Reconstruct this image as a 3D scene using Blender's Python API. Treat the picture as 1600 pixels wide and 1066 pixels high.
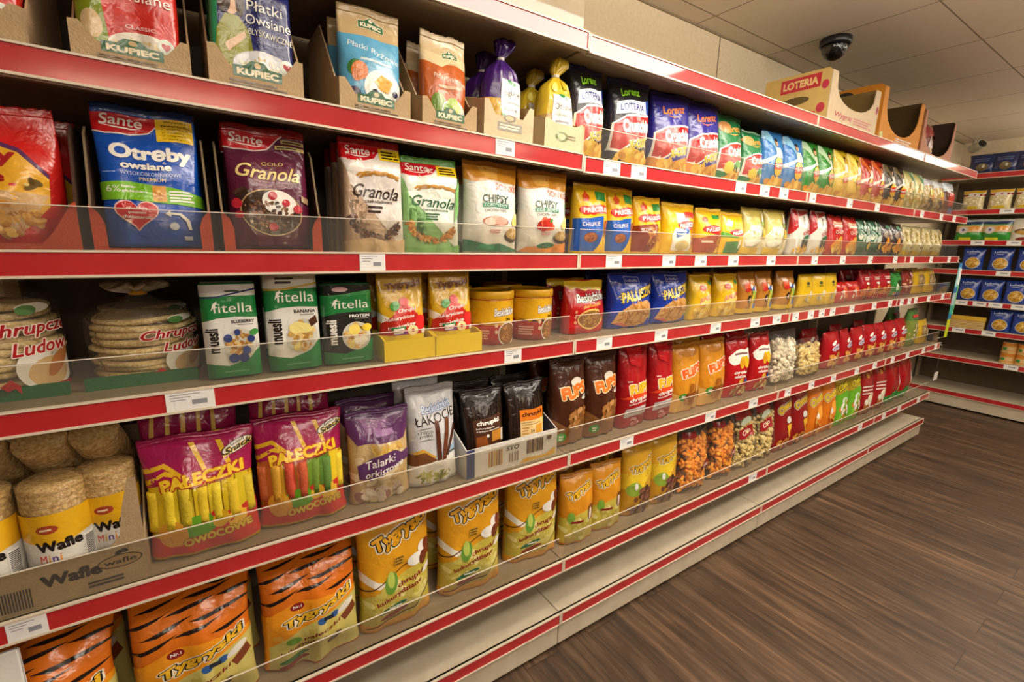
import bpy, bmesh, math, random
import numpy as np
from mathutils import Vector, Matrix

SC = bpy.context.scene
for o in list(bpy.data.objects):
    bpy.data.objects.remove(o)
COL = SC.collection

# ------------------------------------------------------------------ camera
# x runs along the main shelving, y into it (front edges at y = 0), z up, metres
CAMZ = 1.37
cam_data = bpy.data.cameras.new('camera')
cam_data.sensor_width = 36.0
cam_data.lens = 725.08 / 1600 * 36.0
cam_data.clip_start = 0.02
camera = bpy.data.objects.new('camera', cam_data)
COL.objects.link(camera)
yaw, pitch, roll = math.radians(33.8767), math.radians(-11.9563), math.radians(1.2459)
F = Vector((math.sin(yaw) * math.cos(pitch), math.cos(yaw) * math.cos(pitch), math.sin(pitch)))
R0 = Vector((math.cos(yaw), -math.sin(yaw), 0))
U0 = R0.cross(F)
Rv = R0 * math.cos(roll) + U0 * math.sin(roll)
Uv = -R0 * math.sin(roll) + U0 * math.cos(roll)
M = Matrix((Rv, Uv, -F)).transposed().to_4x4()
M.translation = Vector((-0.8979, -1.0113, CAMZ))
camera.matrix_world = M
SC.camera = camera

# ------------------------------------------------------------------ view, world, exposure
SC.view_settings.view_transform = 'Standard'
SC.view_settings.look = 'None'
SC.view_settings.gamma = 1.0
SC.view_settings.use_curve_mapping = False
SC.view_settings.exposure = 0.32
world = bpy.data.worlds.new('shop_interior')
SC.world = world
world.use_nodes = True
bg = world.node_tree.nodes['Background']
bg.inputs[0].default_value = (1.0, 0.86, 0.70, 1)
bg.inputs[1].default_value = 0.35
LAMP_POWER = 27          # emission strength of the ceiling lamps' diffusers
LAMP_COLOUR = (1.0, 0.91, 0.78)
LAMPS = [(0.42, -0.60, 0.55), (-0.35, -1.28, 0.35), (1.45, -1.28, 0.7), (3.1, -1.28, 0.6), (4.45, -0.62, 0.25), (1.6, -3.42, 0.65), (-1.0, -3.42, 0.85)]  # only the shelf-side lamp and the pasta-side one are inferred; the rest are added fill
LAMP_DROP = .12  # drop on hangers invented so the diffuser tops brighten the ceiling

# ------------------------------------------------------------------ materials
MATS = {}
def lin(h):
    h = h.lstrip('#')
    c = [int(h[i:i + 2], 16) / 255 for i in (0, 2, 4)]
    return tuple(x / 12.92 if x <= 0.04045 else ((x + 0.055) / 1.055) ** 2.4 for x in c) + (1,)

def new_mat(name):
    m = bpy.data.materials.new(name)
    m.use_nodes = True
    n = m.node_tree.nodes
    return m, m.node_tree, n['Principled BSDF'], n['Material Output']

def mat(h, kind='film'):
    """kind: film (printed glossy plastic), foil, matte, card, metal, plastic, ink"""
    key = (h, kind)
    if key in MATS:
        return MATS[key]
    m, t, b, out = new_mat(kind + '_' + h)
    b.inputs['Base Color'].default_value = lin(h)
    rough, spec, bump, scale = {'film': (.22, .65, .16, 30), 'foil': (.2, .8, .3, 40), 'matte': (.75, .25, .04, 90), 'card': (.85, .2, .08, 220),
                                'metal': (.42, .5, .02, 60), 'plastic': (.38, .5, .0, 50), 'ink': (.4, .4, .0, 50)}[kind]
    b.inputs['Roughness'].default_value = rough
    b.inputs['Specular IOR Level'].default_value = spec
    co = t.nodes.new('ShaderNodeTexCoord')
    if kind == 'card':
        nz = t.nodes.new('ShaderNodeTexNoise'); nz.inputs['Scale'].default_value = 35; nz.inputs['Detail'].default_value = 6
        mx = t.nodes.new('ShaderNodeMix'); mx.data_type = 'RGBA'; mx.blend_type = 'MULTIPLY'
        mx.inputs['Factor'].default_value = .35
        mx.inputs['A'].default_value = lin(h)
        t.links.new(co.outputs['Object'], nz.inputs['Vector'])
        t.links.new(nz.outputs['Fac'], mx.inputs['B'])
        g = t.nodes.new('ShaderNodeGamma'); g.inputs['Gamma'].default_value = .8
        t.links.new(mx.outputs['Result'], g.inputs['Color'])
        t.links.new(g.outputs['Color'], b.inputs['Base Color'])
    if bump:
        n2 = t.nodes.new('ShaderNodeTexNoise'); n2.inputs['Scale'].default_value = scale; n2.inputs['Detail'].default_value = 3
        bp = t.nodes.new('ShaderNodeBump'); bp.inputs['Strength'].default_value = min(1, bump * 4); bp.inputs['Distance'].default_value = .005; n2.inputs['Distortion'].default_value = .8
        t.links.new(co.outputs['Object'], n2.inputs['Vector'])
        t.links.new(n2.outputs['Fac'], bp.inputs['Height'])
        t.links.new(bp.outputs['Normal'], b.inputs['Normal'])
    MATS[key] = m
    return m

def speckle(name, c1, c2, scale, rough=.7, bump=.5, detail=4, c3=None):
    """grainy food or paint: two or three tones in fine noise"""
    if name in MATS:
        return MATS[name]
    m, t, b, out = new_mat(name)
    co = t.nodes.new('ShaderNodeTexCoord')
    nz = t.nodes.new('ShaderNodeTexNoise'); nz.inputs['Scale'].default_value = scale; nz.inputs['Detail'].default_value = detail
    cr = t.nodes.new('ShaderNodeValToRGB')
    cr.color_ramp.elements[0].position = .36; cr.color_ramp.elements[0].color = lin(c1)
    cr.color_ramp.elements[1].position = .64; cr.color_ramp.elements[1].color = lin(c2)
    if c3:
        e = cr.color_ramp.elements.new(.5); e.color = lin(c3)
    t.links.new(co.outputs['Object'], nz.inputs['Vector'])
    t.links.new(nz.outputs['Fac'], cr.inputs['Fac'])
    t.links.new(cr.outputs['Color'], b.inputs['Base Color'])
    b.inputs['Roughness'].default_value = rough
    bp = t.nodes.new('ShaderNodeBump'); bp.inputs['Strength'].default_value = bump; bp.inputs['Distance'].default_value = .003
    t.links.new(nz.outputs['Fac'], bp.inputs['Height'])
    t.links.new(bp.outputs['Normal'], b.inputs['Normal'])
    MATS[name] = m
    return m

def clear_mat(name, tint, haze, gloss_rough, fres=1.45, bump=0):
    """clear sheet: see-through with a Fresnel sheen and a little haze"""
    if name in MATS:
        return MATS[name]
    m = bpy.data.materials.new(name); m.use_nodes = True
    t = m.node_tree; t.nodes.clear()
    out = t.nodes.new('ShaderNodeOutputMaterial')
    tr = t.nodes.new('ShaderNodeBsdfTransparent'); tr.inputs[0].default_value = lin(tint)
    df = t.nodes.new('ShaderNodeBsdfDiffuse'); df.inputs[0].default_value = (.8, .78, .75, 1)
    gl = t.nodes.new('ShaderNodeBsdfGlossy'); gl.inputs['Roughness'].default_value = gloss_rough
    fr = t.nodes.new('ShaderNodeFresnel'); fr.inputs['IOR'].default_value = fres
    m1 = t.nodes.new('ShaderNodeMixShader'); m1.inputs[0].default_value = haze
    m2 = t.nodes.new('ShaderNodeMixShader')
    t.links.new(tr.outputs[0], m1.inputs[1]); t.links.new(df.outputs[0], m1.inputs[2])
    ge = t.nodes.new('ShaderNodeNewGeometry')           # sheen on the outer face only
    iv = t.nodes.new('ShaderNodeMath'); iv.operation = 'SUBTRACT'; iv.inputs[0].default_value = 1
    mul = t.nodes.new('ShaderNodeMath'); mul.operation = 'MULTIPLY'
    t.links.new(ge.outputs['Backfacing'], iv.inputs[1]); t.links.new(fr.outputs[0], mul.inputs[0]); t.links.new(iv.outputs[0], mul.inputs[1])
    t.links.new(mul.outputs[0], m2.inputs[0]); t.links.new(m1.outputs[0], m2.inputs[1]); t.links.new(gl.outputs[0], m2.inputs[2])
    if bump:
        co = t.nodes.new('ShaderNodeTexCoord')
        nz = t.nodes.new('ShaderNodeTexNoise'); nz.inputs['Scale'].default_value = 28; nz.inputs['Detail'].default_value = 3
        nz.inputs['Distortion'].default_value = 1.5
        bp = t.nodes.new('ShaderNodeBump'); bp.inputs['Strength'].default_value = bump; bp.inputs['Distance'].default_value = .02
        t.links.new(co.outputs['Object'], nz.inputs['Vector']); t.links.new(nz.outputs['Fac'], bp.inputs['Height'])
        t.links.new(bp.outputs['Normal'], gl.inputs['Normal']); t.links.new(bp.outputs['Normal'], fr.inputs['Normal'])
    t.links.new(m2.outputs[0], out.inputs[0])
    MATS[name] = m
    return m

ACRYLIC = clear_mat('clear_acrylic', 'F4F2EC', .03, .04)
ACRYLIC_EDGE = mat('D9CFC0', 'plastic')
FILM = clear_mat('clear_cellophane', 'F6F2EA', .03, .12, 1.5, .8)

# ------------------------------------------------------------------ object helpers
def link(name, me, m=None, parent=None):
    o = bpy.data.objects.new(name, me)
    COL.objects.link(o)
    if m is not None:
        for k in (m if isinstance(m, (list, tuple)) else [m]):
            me.materials.append(k)
    if parent:
        o.parent = parent
    return o

def tag(o, label=None, cat=None, group=None, kind=None):
    if label: o['label'] = label
    if cat: o['category'] = cat
    if group: o['group'] = group
    if kind: o['kind'] = kind
    return o

def empty(name, loc=(0, 0, 0), rz=0.0):
    o = bpy.data.objects.new(name, None)
    o.empty_display_size = .05
    COL.objects.link(o)
    o.location = loc
    o.rotation_euler = (0, 0, rz)
    return o

def add_box(bm, x0, x1, y0, y1, z0, z1, mi=0, bevel=0):
    vs = [bm.verts.new(p) for p in ((x0, y0, z0), (x1, y0, z0), (x1, y1, z0), (x0, y1, z0), (x0, y0, z1), (x1, y0, z1), (x1, y1, z1), (x0, y1, z1))]
    fs = [bm.faces.new([vs[i] for i in f]) for f in ((3, 2, 1, 0), (4, 5, 6, 7), (0, 1, 5, 4), (1, 2, 6, 5), (2, 3, 7, 6), (3, 0, 4, 7))]
    for f in fs: f.material_index = mi
    if bevel:
        es = list({e for f in fs for e in f.edges})
        r = bmesh.ops.bevel(bm, geom=es, offset=bevel, segments=2, affect='EDGES', profile=.5)
        for f in r['faces']: f.material_index = mi

def add_prism(bm, pts, y0, y1, mi=0):
    """polygon in the xz plane pushed from y0 to y1"""
    a = [bm.verts.new((x, y0, z)) for x, z in pts]
    b = [bm.verts.new((x, y1, z)) for x, z in pts]
    n = len(pts)
    fs = [bm.faces.new(a[::-1]), bm.faces.new(b)]
    for i in range(n):
        fs.append(bm.faces.new((a[i], a[(i + 1) % n], b[(i + 1) % n], b[i])))
    for f in fs: f.material_index = mi

def add_lathe(bm, prof, n=24, c=(0, 0, 0), mi=0, axis='z', smooth=True):
    rings = []
    for r, z in prof:
        ring = []
        for k in range(n):
            a = 2 * math.pi * k / n
            p = (r * math.cos(a), r * math.sin(a), z)
            if axis == 'x': p = (p[2], p[0], p[1])
            if axis == 'y': p = (p[0], p[2], p[1])
            ring.append(bm.verts.new((p[0] + c[0], p[1] + c[1], p[2] + c[2])))
        rings.append(ring)
    for i in range(len(rings) - 1):
        for k in range(n):
            f = bm.faces.new((rings[i][k], rings[i][(k + 1) % n], rings[i + 1][(k + 1) % n], rings[i + 1][k]))
            f.material_index = mi; f.smooth = smooth
    for ring in (rings[0][::-1], rings[-1]):
        f = bm.faces.new(ring); f.material_index = mi

def add_rod(bm, p, q, r, n=8, mi=0):
    p, q = Vector(p), Vector(q)
    d = (q - p).normalized()
    a = d.orthogonal().normalized(); b = d.cross(a)
    r0 = [bm.verts.new(p + (a * math.cos(6.2832 * k / n) + b * math.sin(6.2832 * k / n)) * r) for k in range(n)]
    r1 = [bm.verts.new(q + (a * math.cos(6.2832 * k / n) + b * math.sin(6.2832 * k / n)) * r) for k in range(n)]
    for k in range(n):
        f = bm.faces.new((r0[k], r0[(k + 1) % n], r1[(k + 1) % n], r1[k])); f.smooth = True; f.material_index = mi
    bm.faces.new(r0[::-1]).material_index = mi; bm.faces.new(r1).material_index = mi

def done(bm, name, normals=True):
    if normals:
        bmesh.ops.recalc_face_normals(bm, faces=bm.faces[:])
    me = bpy.data.meshes.new(name)
    bm.to_mesh(me); bm.free()
    return me

def box_obj(name, x0, x1, y0, y1, z0, z1, m, parent=None, bevel=0):
    bm = bmesh.new(); add_box(bm, x0, x1, y0, y1, z0, z1, 0, bevel)
    return link(name, done(bm, name), m, parent)
# ------------------------------------------------------------------ the room
XR = 4.60                 # front edge of the shelving across the end of the aisle
CEIL = 2.355

def floor_mat():
    m, t, b, out = new_mat('dark_oak_planks')
    N, L = t.nodes.new, t.links.new
    co = N('ShaderNodeTexCoord')
    mp = N('ShaderNodeMapping'); mp.inputs['Rotation'].default_value = (0, 0, math.radians(90))
    L(co.outputs['Object'], mp.inputs['Vector'])
    br = N('ShaderNodeTexBrick')
    br.inputs['Scale'].default_value = 1; br.inputs['Brick Width'].default_value = 1.22; br.inputs['Row Height'].default_value = .135
    br.inputs['Mortar Size'].default_value = .0012; br.inputs['Mortar Smooth'].default_value = .1
    br.offset = .37; br.inputs['Bias'].default_value = 0
    br.inputs['Color1'].default_value = (0, 0, 0, 1); br.inputs['Color2'].default_value = (1, 1, 1, 1); br.inputs['Mortar'].default_value = (.5, .5, .5, 1)
    L(mp.outputs['Vector'], br.inputs['Vector'])
    st = N('ShaderNodeMapping'); st.inputs['Scale'].default_value = (1.5, 11, 1)
    L(mp.outputs['Vector'], st.inputs['Vector'])
    ad = N('ShaderNodeVectorMath'); ad.operation = 'MULTIPLY_ADD'
    ad.inputs[1].default_value = (7, 7, 7)
    L(br.outputs['Color'], ad.inputs[0]); L(st.outputs['Vector'], ad.inputs[2])
    nz = N('ShaderNodeTexNoise'); nz.inputs['Scale'].default_value = 1.9; nz.inputs['Detail'].default_value = 10; nz.inputs['Roughness'].default_value = .68
    nz.inputs['Distortion'].default_value = .6
    L(ad.outputs[0], nz.inputs['Vector'])
    cr = N('ShaderNodeValToRGB')
    e = cr.color_ramp.elements
    e[0].position = .30; e[0].color = lin('30251C')
    e[1].position = .72; e[1].color = lin('6E553E')
    k = e.new(.5); k.color = lin('4E3B2B')
    L(nz.outputs['Fac'], cr.inputs['Fac'])
    big = N('ShaderNodeTexNoise'); big.inputs['Scale'].default_value = 1.1; big.inputs['Detail'].default_value = 2
    sb = N('ShaderNodeMapping'); sb.inputs['Scale'].default_value = (1, 5, 1)
    L(ad.outputs[0], sb.inputs['Vector']); L(sb.outputs['Vector'], big.inputs['Vector'])
    hv = N('ShaderNodeMapRange'); hv.inputs['From Min'].default_value = .3; hv.inputs['From Max'].default_value = .7
    hv.inputs['To Min'].default_value = .72; hv.inputs['To Max'].default_value = 1.55
    L(big.outputs['Fac'], hv.inputs['Value'])
    mu = N('ShaderNodeMix'); mu.data_type = 'RGBA'; mu.blend_type = 'MULTIPLY'; mu.inputs['Factor'].default_value = 1
    L(cr.outputs['Color'], mu.inputs['A']); L(hv.outputs['Result'], mu.inputs['B'])
    tone = N('ShaderNodeMapRange'); tone.inputs['To Min'].default_value = .80; tone.inputs['To Max'].default_value = 1.22
    L(br.outputs['Color'], tone.inputs['Value'])
    m2 = N('ShaderNodeMix'); m2.data_type = 'RGBA'; m2.blend_type = 'MULTIPLY'; m2.inputs['Factor'].default_value = 1
    L(mu.outputs['Result'], m2.inputs['A']); L(tone.outputs['Result'], m2.inputs['B'])
    mu = m2
    seam = N('ShaderNodeMix'); seam.data_type = 'RGBA'
    seam.inputs['B'].default_value = lin('2E2218')
    L(br.outputs['Fac'], seam.inputs['Factor']); L(mu.outputs['Result'], seam.inputs['A'])
    L(seam.outputs['Result'], b.inputs['Base Color'])
    b.inputs['Roughness'].default_value = .5
    bp = N('ShaderNodeBump'); bp.inputs['Strength'].default_value = .25; bp.inputs['Distance'].default_value = .002
    L(nz.outputs['Fac'], bp.inputs['Height']); L(bp.outputs['Normal'], b.inputs['Normal'])
    return m

def ceiling_mat():
    m, t, b, out = new_mat('mineral_ceiling_tiles')
    N, L = t.nodes.new, t.links.new
    co = N('ShaderNodeTexCoord')
    mp = N('ShaderNodeMapping'); mp.inputs['Location'].default_value = (-1.08, .2, 0)
    L(co.outputs['Object'], mp.inputs['Vector'])
    br = N('ShaderNodeTexBrick'); br.offset = 0
    br.inputs['Scale'].default_value = 1; br.inputs['Brick Width'].default_value = .6; br.inputs['Row Height'].default_value = .6
    br.inputs['Mortar Size'].default_value = .004; br.inputs['Mortar Smooth'].default_value = .4
    br.inputs['Color1'].default_value = lin('DDD1BE'); br.inputs['Color2'].default_value = lin('E4D9C6'); br.inputs['Mortar'].default_value = lin('8E806C')
    L(mp.outputs['Vector'], br.inputs['Vector'])
    L(br.outputs['Color'], b.inputs['Base Color'])
    nz = N('ShaderNodeTexNoise'); nz.inputs['Scale'].default_value = 260; nz.inputs['Detail'].default_value = 3
    L(co.outputs['Object'], nz.inputs['Vector'])
    bp = N('ShaderNodeBump'); bp.inputs['Strength'].default_value = .35; bp.inputs['Distance'].default_value = .003
    L(nz.outputs['Fac'], bp.inputs['Height']); L(bp.outputs['Normal'], b.inputs['Normal'])
    b.inputs['Roughness'].default_value = .9
    return m

X0, X1, Y0, Y1 = -2.6, 5.12, -3.6, .5
def struct(o):
    o['kind'] = 'structure'; return o
struct(box_obj('floor', X0, X1, Y0, Y1, -.05, 0, floor_mat()))
struct(box_obj('ceiling', X0, X1, Y0, Y1, CEIL, CEIL + .05, ceiling_mat()))
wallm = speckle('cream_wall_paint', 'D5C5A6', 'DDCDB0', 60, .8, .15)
struct(box_obj('wall_back', X0, X1, Y1, Y1 + .08, 0, CEIL, wallm))
struct(box_obj('wall_right', X1, X1 + .08, Y0, Y1, 0, CEIL, wallm))
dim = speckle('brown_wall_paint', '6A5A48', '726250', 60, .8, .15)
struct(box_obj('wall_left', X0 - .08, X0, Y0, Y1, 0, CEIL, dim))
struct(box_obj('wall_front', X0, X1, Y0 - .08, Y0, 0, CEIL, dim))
# joint between the wall boards and the shadow gap under the ceiling
struct(box_obj('trim_1', 1.270, 1.275, Y1 - .0015, Y1, 1.6, CEIL, mat('6E604A', 'matte')))
struct(box_obj('trim_2', X0, X1, Y1 - .006, Y1, CEIL - .006, CEIL, mat('8A7B62', 'matte')))

def emit_mat(strength):
    m = bpy.data.materials.new('lamp_diffuser'); m.use_nodes = True
    t = m.node_tree; t.nodes.clear()
    out = t.nodes.new('ShaderNodeOutputMaterial'); e = t.nodes.new('ShaderNodeEmission')
    e.inputs[0].default_value = LAMP_COLOUR + (1,); e.inputs[1].default_value = strength
    t.links.new(e.outputs[0], out.inputs[0])
    return m

LAMP_WHERE = ['nearest the shelving, above the tied flake bags', 'added as fill above the left end of the aisle', 'added as fill in second row above the pretzel bags',
              'added as fill in second row above the far bays', 'above the aisle in front of the pasta shelves', 'added as fill far behind the camera, right one', 'added as fill far behind the camera, left one']
for i, (lx, ly, k) in enumerate(LAMPS):
    r = empty('ceiling_light', (lx, ly, CEIL))
    tag(r, 'white ceiling lamp with flat diffuser ' + LAMP_WHERE[i], 'lamp')
    h0 = -LAMP_DROP
    box_obj('housing', -.62, .62, -.045, .045, h0 - .022, h0, mat('E8E4DA', 'metal'), r, .004)
    for sx in (-.5, .5):
        bm = bmesh.new(); add_rod(bm, (sx, 0, h0 - .001), (sx, 0, -.0005), .004)
        link('hanger', done(bm, 'hanger'), mat('B8B4AC', 'metal'), r)
    bm = bmesh.new()
    pr = [(y, z - LAMP_DROP) for y, z in [(-.12, -.024), (-.14, -.04), (-.11, -.082), (.11, -.082), (.14, -.04), (.12, -.024)]]
    a = [bm.verts.new((-.60, y, z)) for y, z in pr]; b = [bm.verts.new((.60, y, z)) for y, z in pr]
    for q in range(6): bm.faces.new((a[q], a[(q + 1) % 6], b[(q + 1) % 6], b[q]))
    bm.faces.new(a[::-1]); bm.faces.new(b)
    link('diffuser', done(bm, 'diffuser'), emit_mat(LAMP_POWER * k), r)

# ------------------------------------------------------------------ main shelving: four bays
RED = speckle('red_price_strip', 'AE2024', 'BA2A2C', 9, .33, .02)
rb = RED.node_tree.nodes['Principled BSDF']
rb.inputs['Roughness'].default_value = .6; rb.inputs['Specular IOR Level'].default_value = .15
rb.inputs['Coat Weight'].default_value = 1.0; rb.inputs['Coat Roughness'].default_value = .07; rb.inputs['Coat IOR'].default_value = 1.5
CREAM = speckle('cream_enamel', 'BFB199', 'C8BBA4', 14, .38, .02)
SHELF_SHADE = speckle('shaded_cream_enamel', '94826A', '9E8C74', 14, .4, .02)  # the cream enamel darkened to put shade into the upper shelf boards
LIP = mat('D8C9B4', 'plastic')
STRIP_H = .039
DECK = .155
SHELF_Z = {'crown': CAMZ + .5317, 'upper': CAMZ + .2345, 'eye': CAMZ - .0265, 'mid': CAMZ - .2767, 'low': CAMZ - .6373, 'bottom': CAMZ - 1.0125}
DEPTH = .40
BAYS = [(-1.25, 0.0), (0.0, 1.25), (1.25, 2.5), (2.5, 3.5)]
BAY_LABEL = ['red-edged shelving bay at the left with the granola and muesli', 'red-edged shelving bay with the pretzel and corn puff bags',
             'red-edged shelving bay with display cartons on top', 'red-edged end bay of the long shelving next to the pasta corner']
GUARD_H = {'upper': .082, 'eye': .068, 'mid': .07, 'low': .078, 'bottom': .075, 'crown': .11}
TILT = .03                # the upper shelf of the first bay hangs askew, its left end higher

def make_shelf(root, key, x0, x1, ztop, guard, strip_h=STRIP_H, depth=DEPTH, tilt=0.0):
    s = empty('shelf'); s.parent = root
    s.location = (x1, 0, ztop)
    w = x1 - x0
    if tilt: s.rotation_euler = (0, math.atan2(tilt, w), 0)
    bm = bmesh.new()
    add_box(bm, -w + .002, -.002, .003, depth, -.032, -.003)
    add_box(bm, -w + .002, -.002, .0, .010, -strip_h - .006, -.003)
    link('shelf_board', done(bm, 'board'), CREAM if ztop < .3 else SHELF_SHADE, s)
    bm = bmesh.new()
    add_box(bm, -w + .006, -.006, -.004, 0.0, -strip_h, -.002, 0)
    p = link('price_strip', done(bm, 'strip'), RED, s)
    bm = bmesh.new()
    add_box(bm, -w + .004, -.004, -.0065, 0.001, -.003, .0005)
    add_box(bm, -w + .004, -.004, -.0065, 0.001, -strip_h - .004, -strip_h)
    add_box(bm, -.006, -.001, -.0065, .001, -strip_h - .004, .0005)
    add_box(bm, -w + .001, -w + .006, -.0065, .001, -strip_h - .004, .0005)
    link('strip_rim', done(bm, 'rim'), LIP, p)
    if guard:
        g0 = -w + .012 if guard is True else -w + guard
        h = GUARD_H[key]
        bm = bmesh.new()
        add_box(bm, g0, -.012, .008, .0105, -.002, h, 0)
        add_box(bm, g0, -.012, .0078, .0107, h, h + .0014, 1)
        link('front_guard', done(bm, 'guard'), [ACRYLIC, ACRYLIC_EDGE], s)
    return s

for i, (x0, x1) in enumerate(BAYS):
    root = empty('shelving_bay', (0, 0, 0))
    tag(root, BAY_LABEL[i], 'shelving')
    for key, z in SHELF_Z.items():
        if key == 'upper' and i == 0:
            make_shelf(root, key, x0, x1, z + .005, False, .041, DEPTH, TILT)
        elif key == 'crown':
            make_shelf(root, key, x0, x1, z if i else z + .004, i == 0, .040)
        else:
            make_shelf(root, key, x0, x1, z, True)
    base = make_shelf(root, 'bottom', x0, x1, DECK, False, STRIP_H, .45)
    base.name = 'base_deck'
    bm = bmesh.new()
    add_box(bm, x0 + .002, x1 - .002, .006, .018, .026, DECK - STRIP_H - .006, 0)
    link('kick_plate', done(bm, 'kick'), CREAM, root)
    box_obj('shadow_plinth', x0 + .002, x1 - .002, .06, .44, 0, .05, mat('3A342C', 'metal'), root)  # recessed base coloured dark for the shadow line under the kick plate
    box_obj('back_panel', x0 + .001, x1 - .001, .455, .462, .02, SHELF_Z['crown'] + .03, speckle('tan_back_panel', '5A4C3A', '625440', 20, .5, .02), root)
    bm = bmesh.new()
    xs = [x0 + .014, x1 - .014] if i == 3 else [x0 + .014]
    for x in xs:
        add_box(bm, x - .012, x + .012, .405, .452, 0, SHELF_Z['crown'] + .03)
    if i == 3:
        add_box(bm, x1 - .03, x1 - .001, .01, .40, SHELF_Z['crown'] - .028, SHELF_Z['crown'] - .006)
    link('upright', done(bm, 'upright'), mat('A8987C', 'metal'), root)
    if i == 3:
        bm = bmesh.new()
        for zz in (SHELF_Z['low'] - .012, SHELF_Z['low'] - .026, SHELF_Z['eye'] - .015, SHELF_Z['low'] + .03):
            add_rod(bm, (x1 - .01, .012, zz), (x1 + .10, .012, zz - .004), .0028)
        link('end_hook', done(bm, 'hooks'), mat('C9CDD2', 'metal'), root)

# ------------------------------------------------------------------ shelving across the end of the aisle
zr = [z + CAMZ for z in (.650, .357, .104, -.142, -.404, -.645, -.900)]
ends = empty('shelving_bay', (0, 0, 0))
tag(ends, 'red-edged shelving across the end of the aisle holding pasta', 'shelving')
YA, YB = -1.05, .47
for z in zr + [DECK]:
    base = z == DECK
    s = empty('base_deck' if base else 'shelf'); s.parent = ends
    bm = bmesh.new()
    add_box(bm, XR + .003, XR + (.46 if base else .40), YA, YB, z - .032, z - .003)
    add_box(bm, XR, XR + .01, YA, YB, z - .045, z - .003)
    link('shelf_board', done(bm, 'board'), CREAM, s)
    bm = bmesh.new(); add_box(bm, XR - .004, XR, YA, YB, z - .039, z - .002)
    p = link('price_strip', done(bm, 'strip'), RED, s)
    bm = bmesh.new()
    add_box(bm, XR - .0065, XR + .001, YA, YB, z - .003, z + .0005); add_box(bm, XR - .0065, XR + .001, YA, YB, z - .043, z - .039)
    link('strip_rim', done(bm, 'rim'), LIP, p)
bm = bmesh.new()
for k in range(6):
    add_box(bm, XR + .465, XR + .473, YA, YB, .02 + k * .35, .02 + k * .35 + .347)
link('back_panel', done(bm, 'panel'), MATS['tan_back_panel'], ends)
box_obj('kick_plate', XR + .006, XR + .02, YA, YB, .018, DECK - .045, CREAM, ends)
bm = bmesh.new()
bm.free()
for y in (YA, YB): box_obj('upright', XR + .41, XR + .46, y - .012, y + .012, 0, 2.05, mat('A8987C', 'metal'), ends)
# ------------------------------------------------------------------ packs: shape of a pack as a surface S(u, v), print laid on that surface
def smooth(x, a, b):
    t = np.clip((x - a) / (b - a), 0, 1)
    return t * t * (3 - 2 * t)

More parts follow.
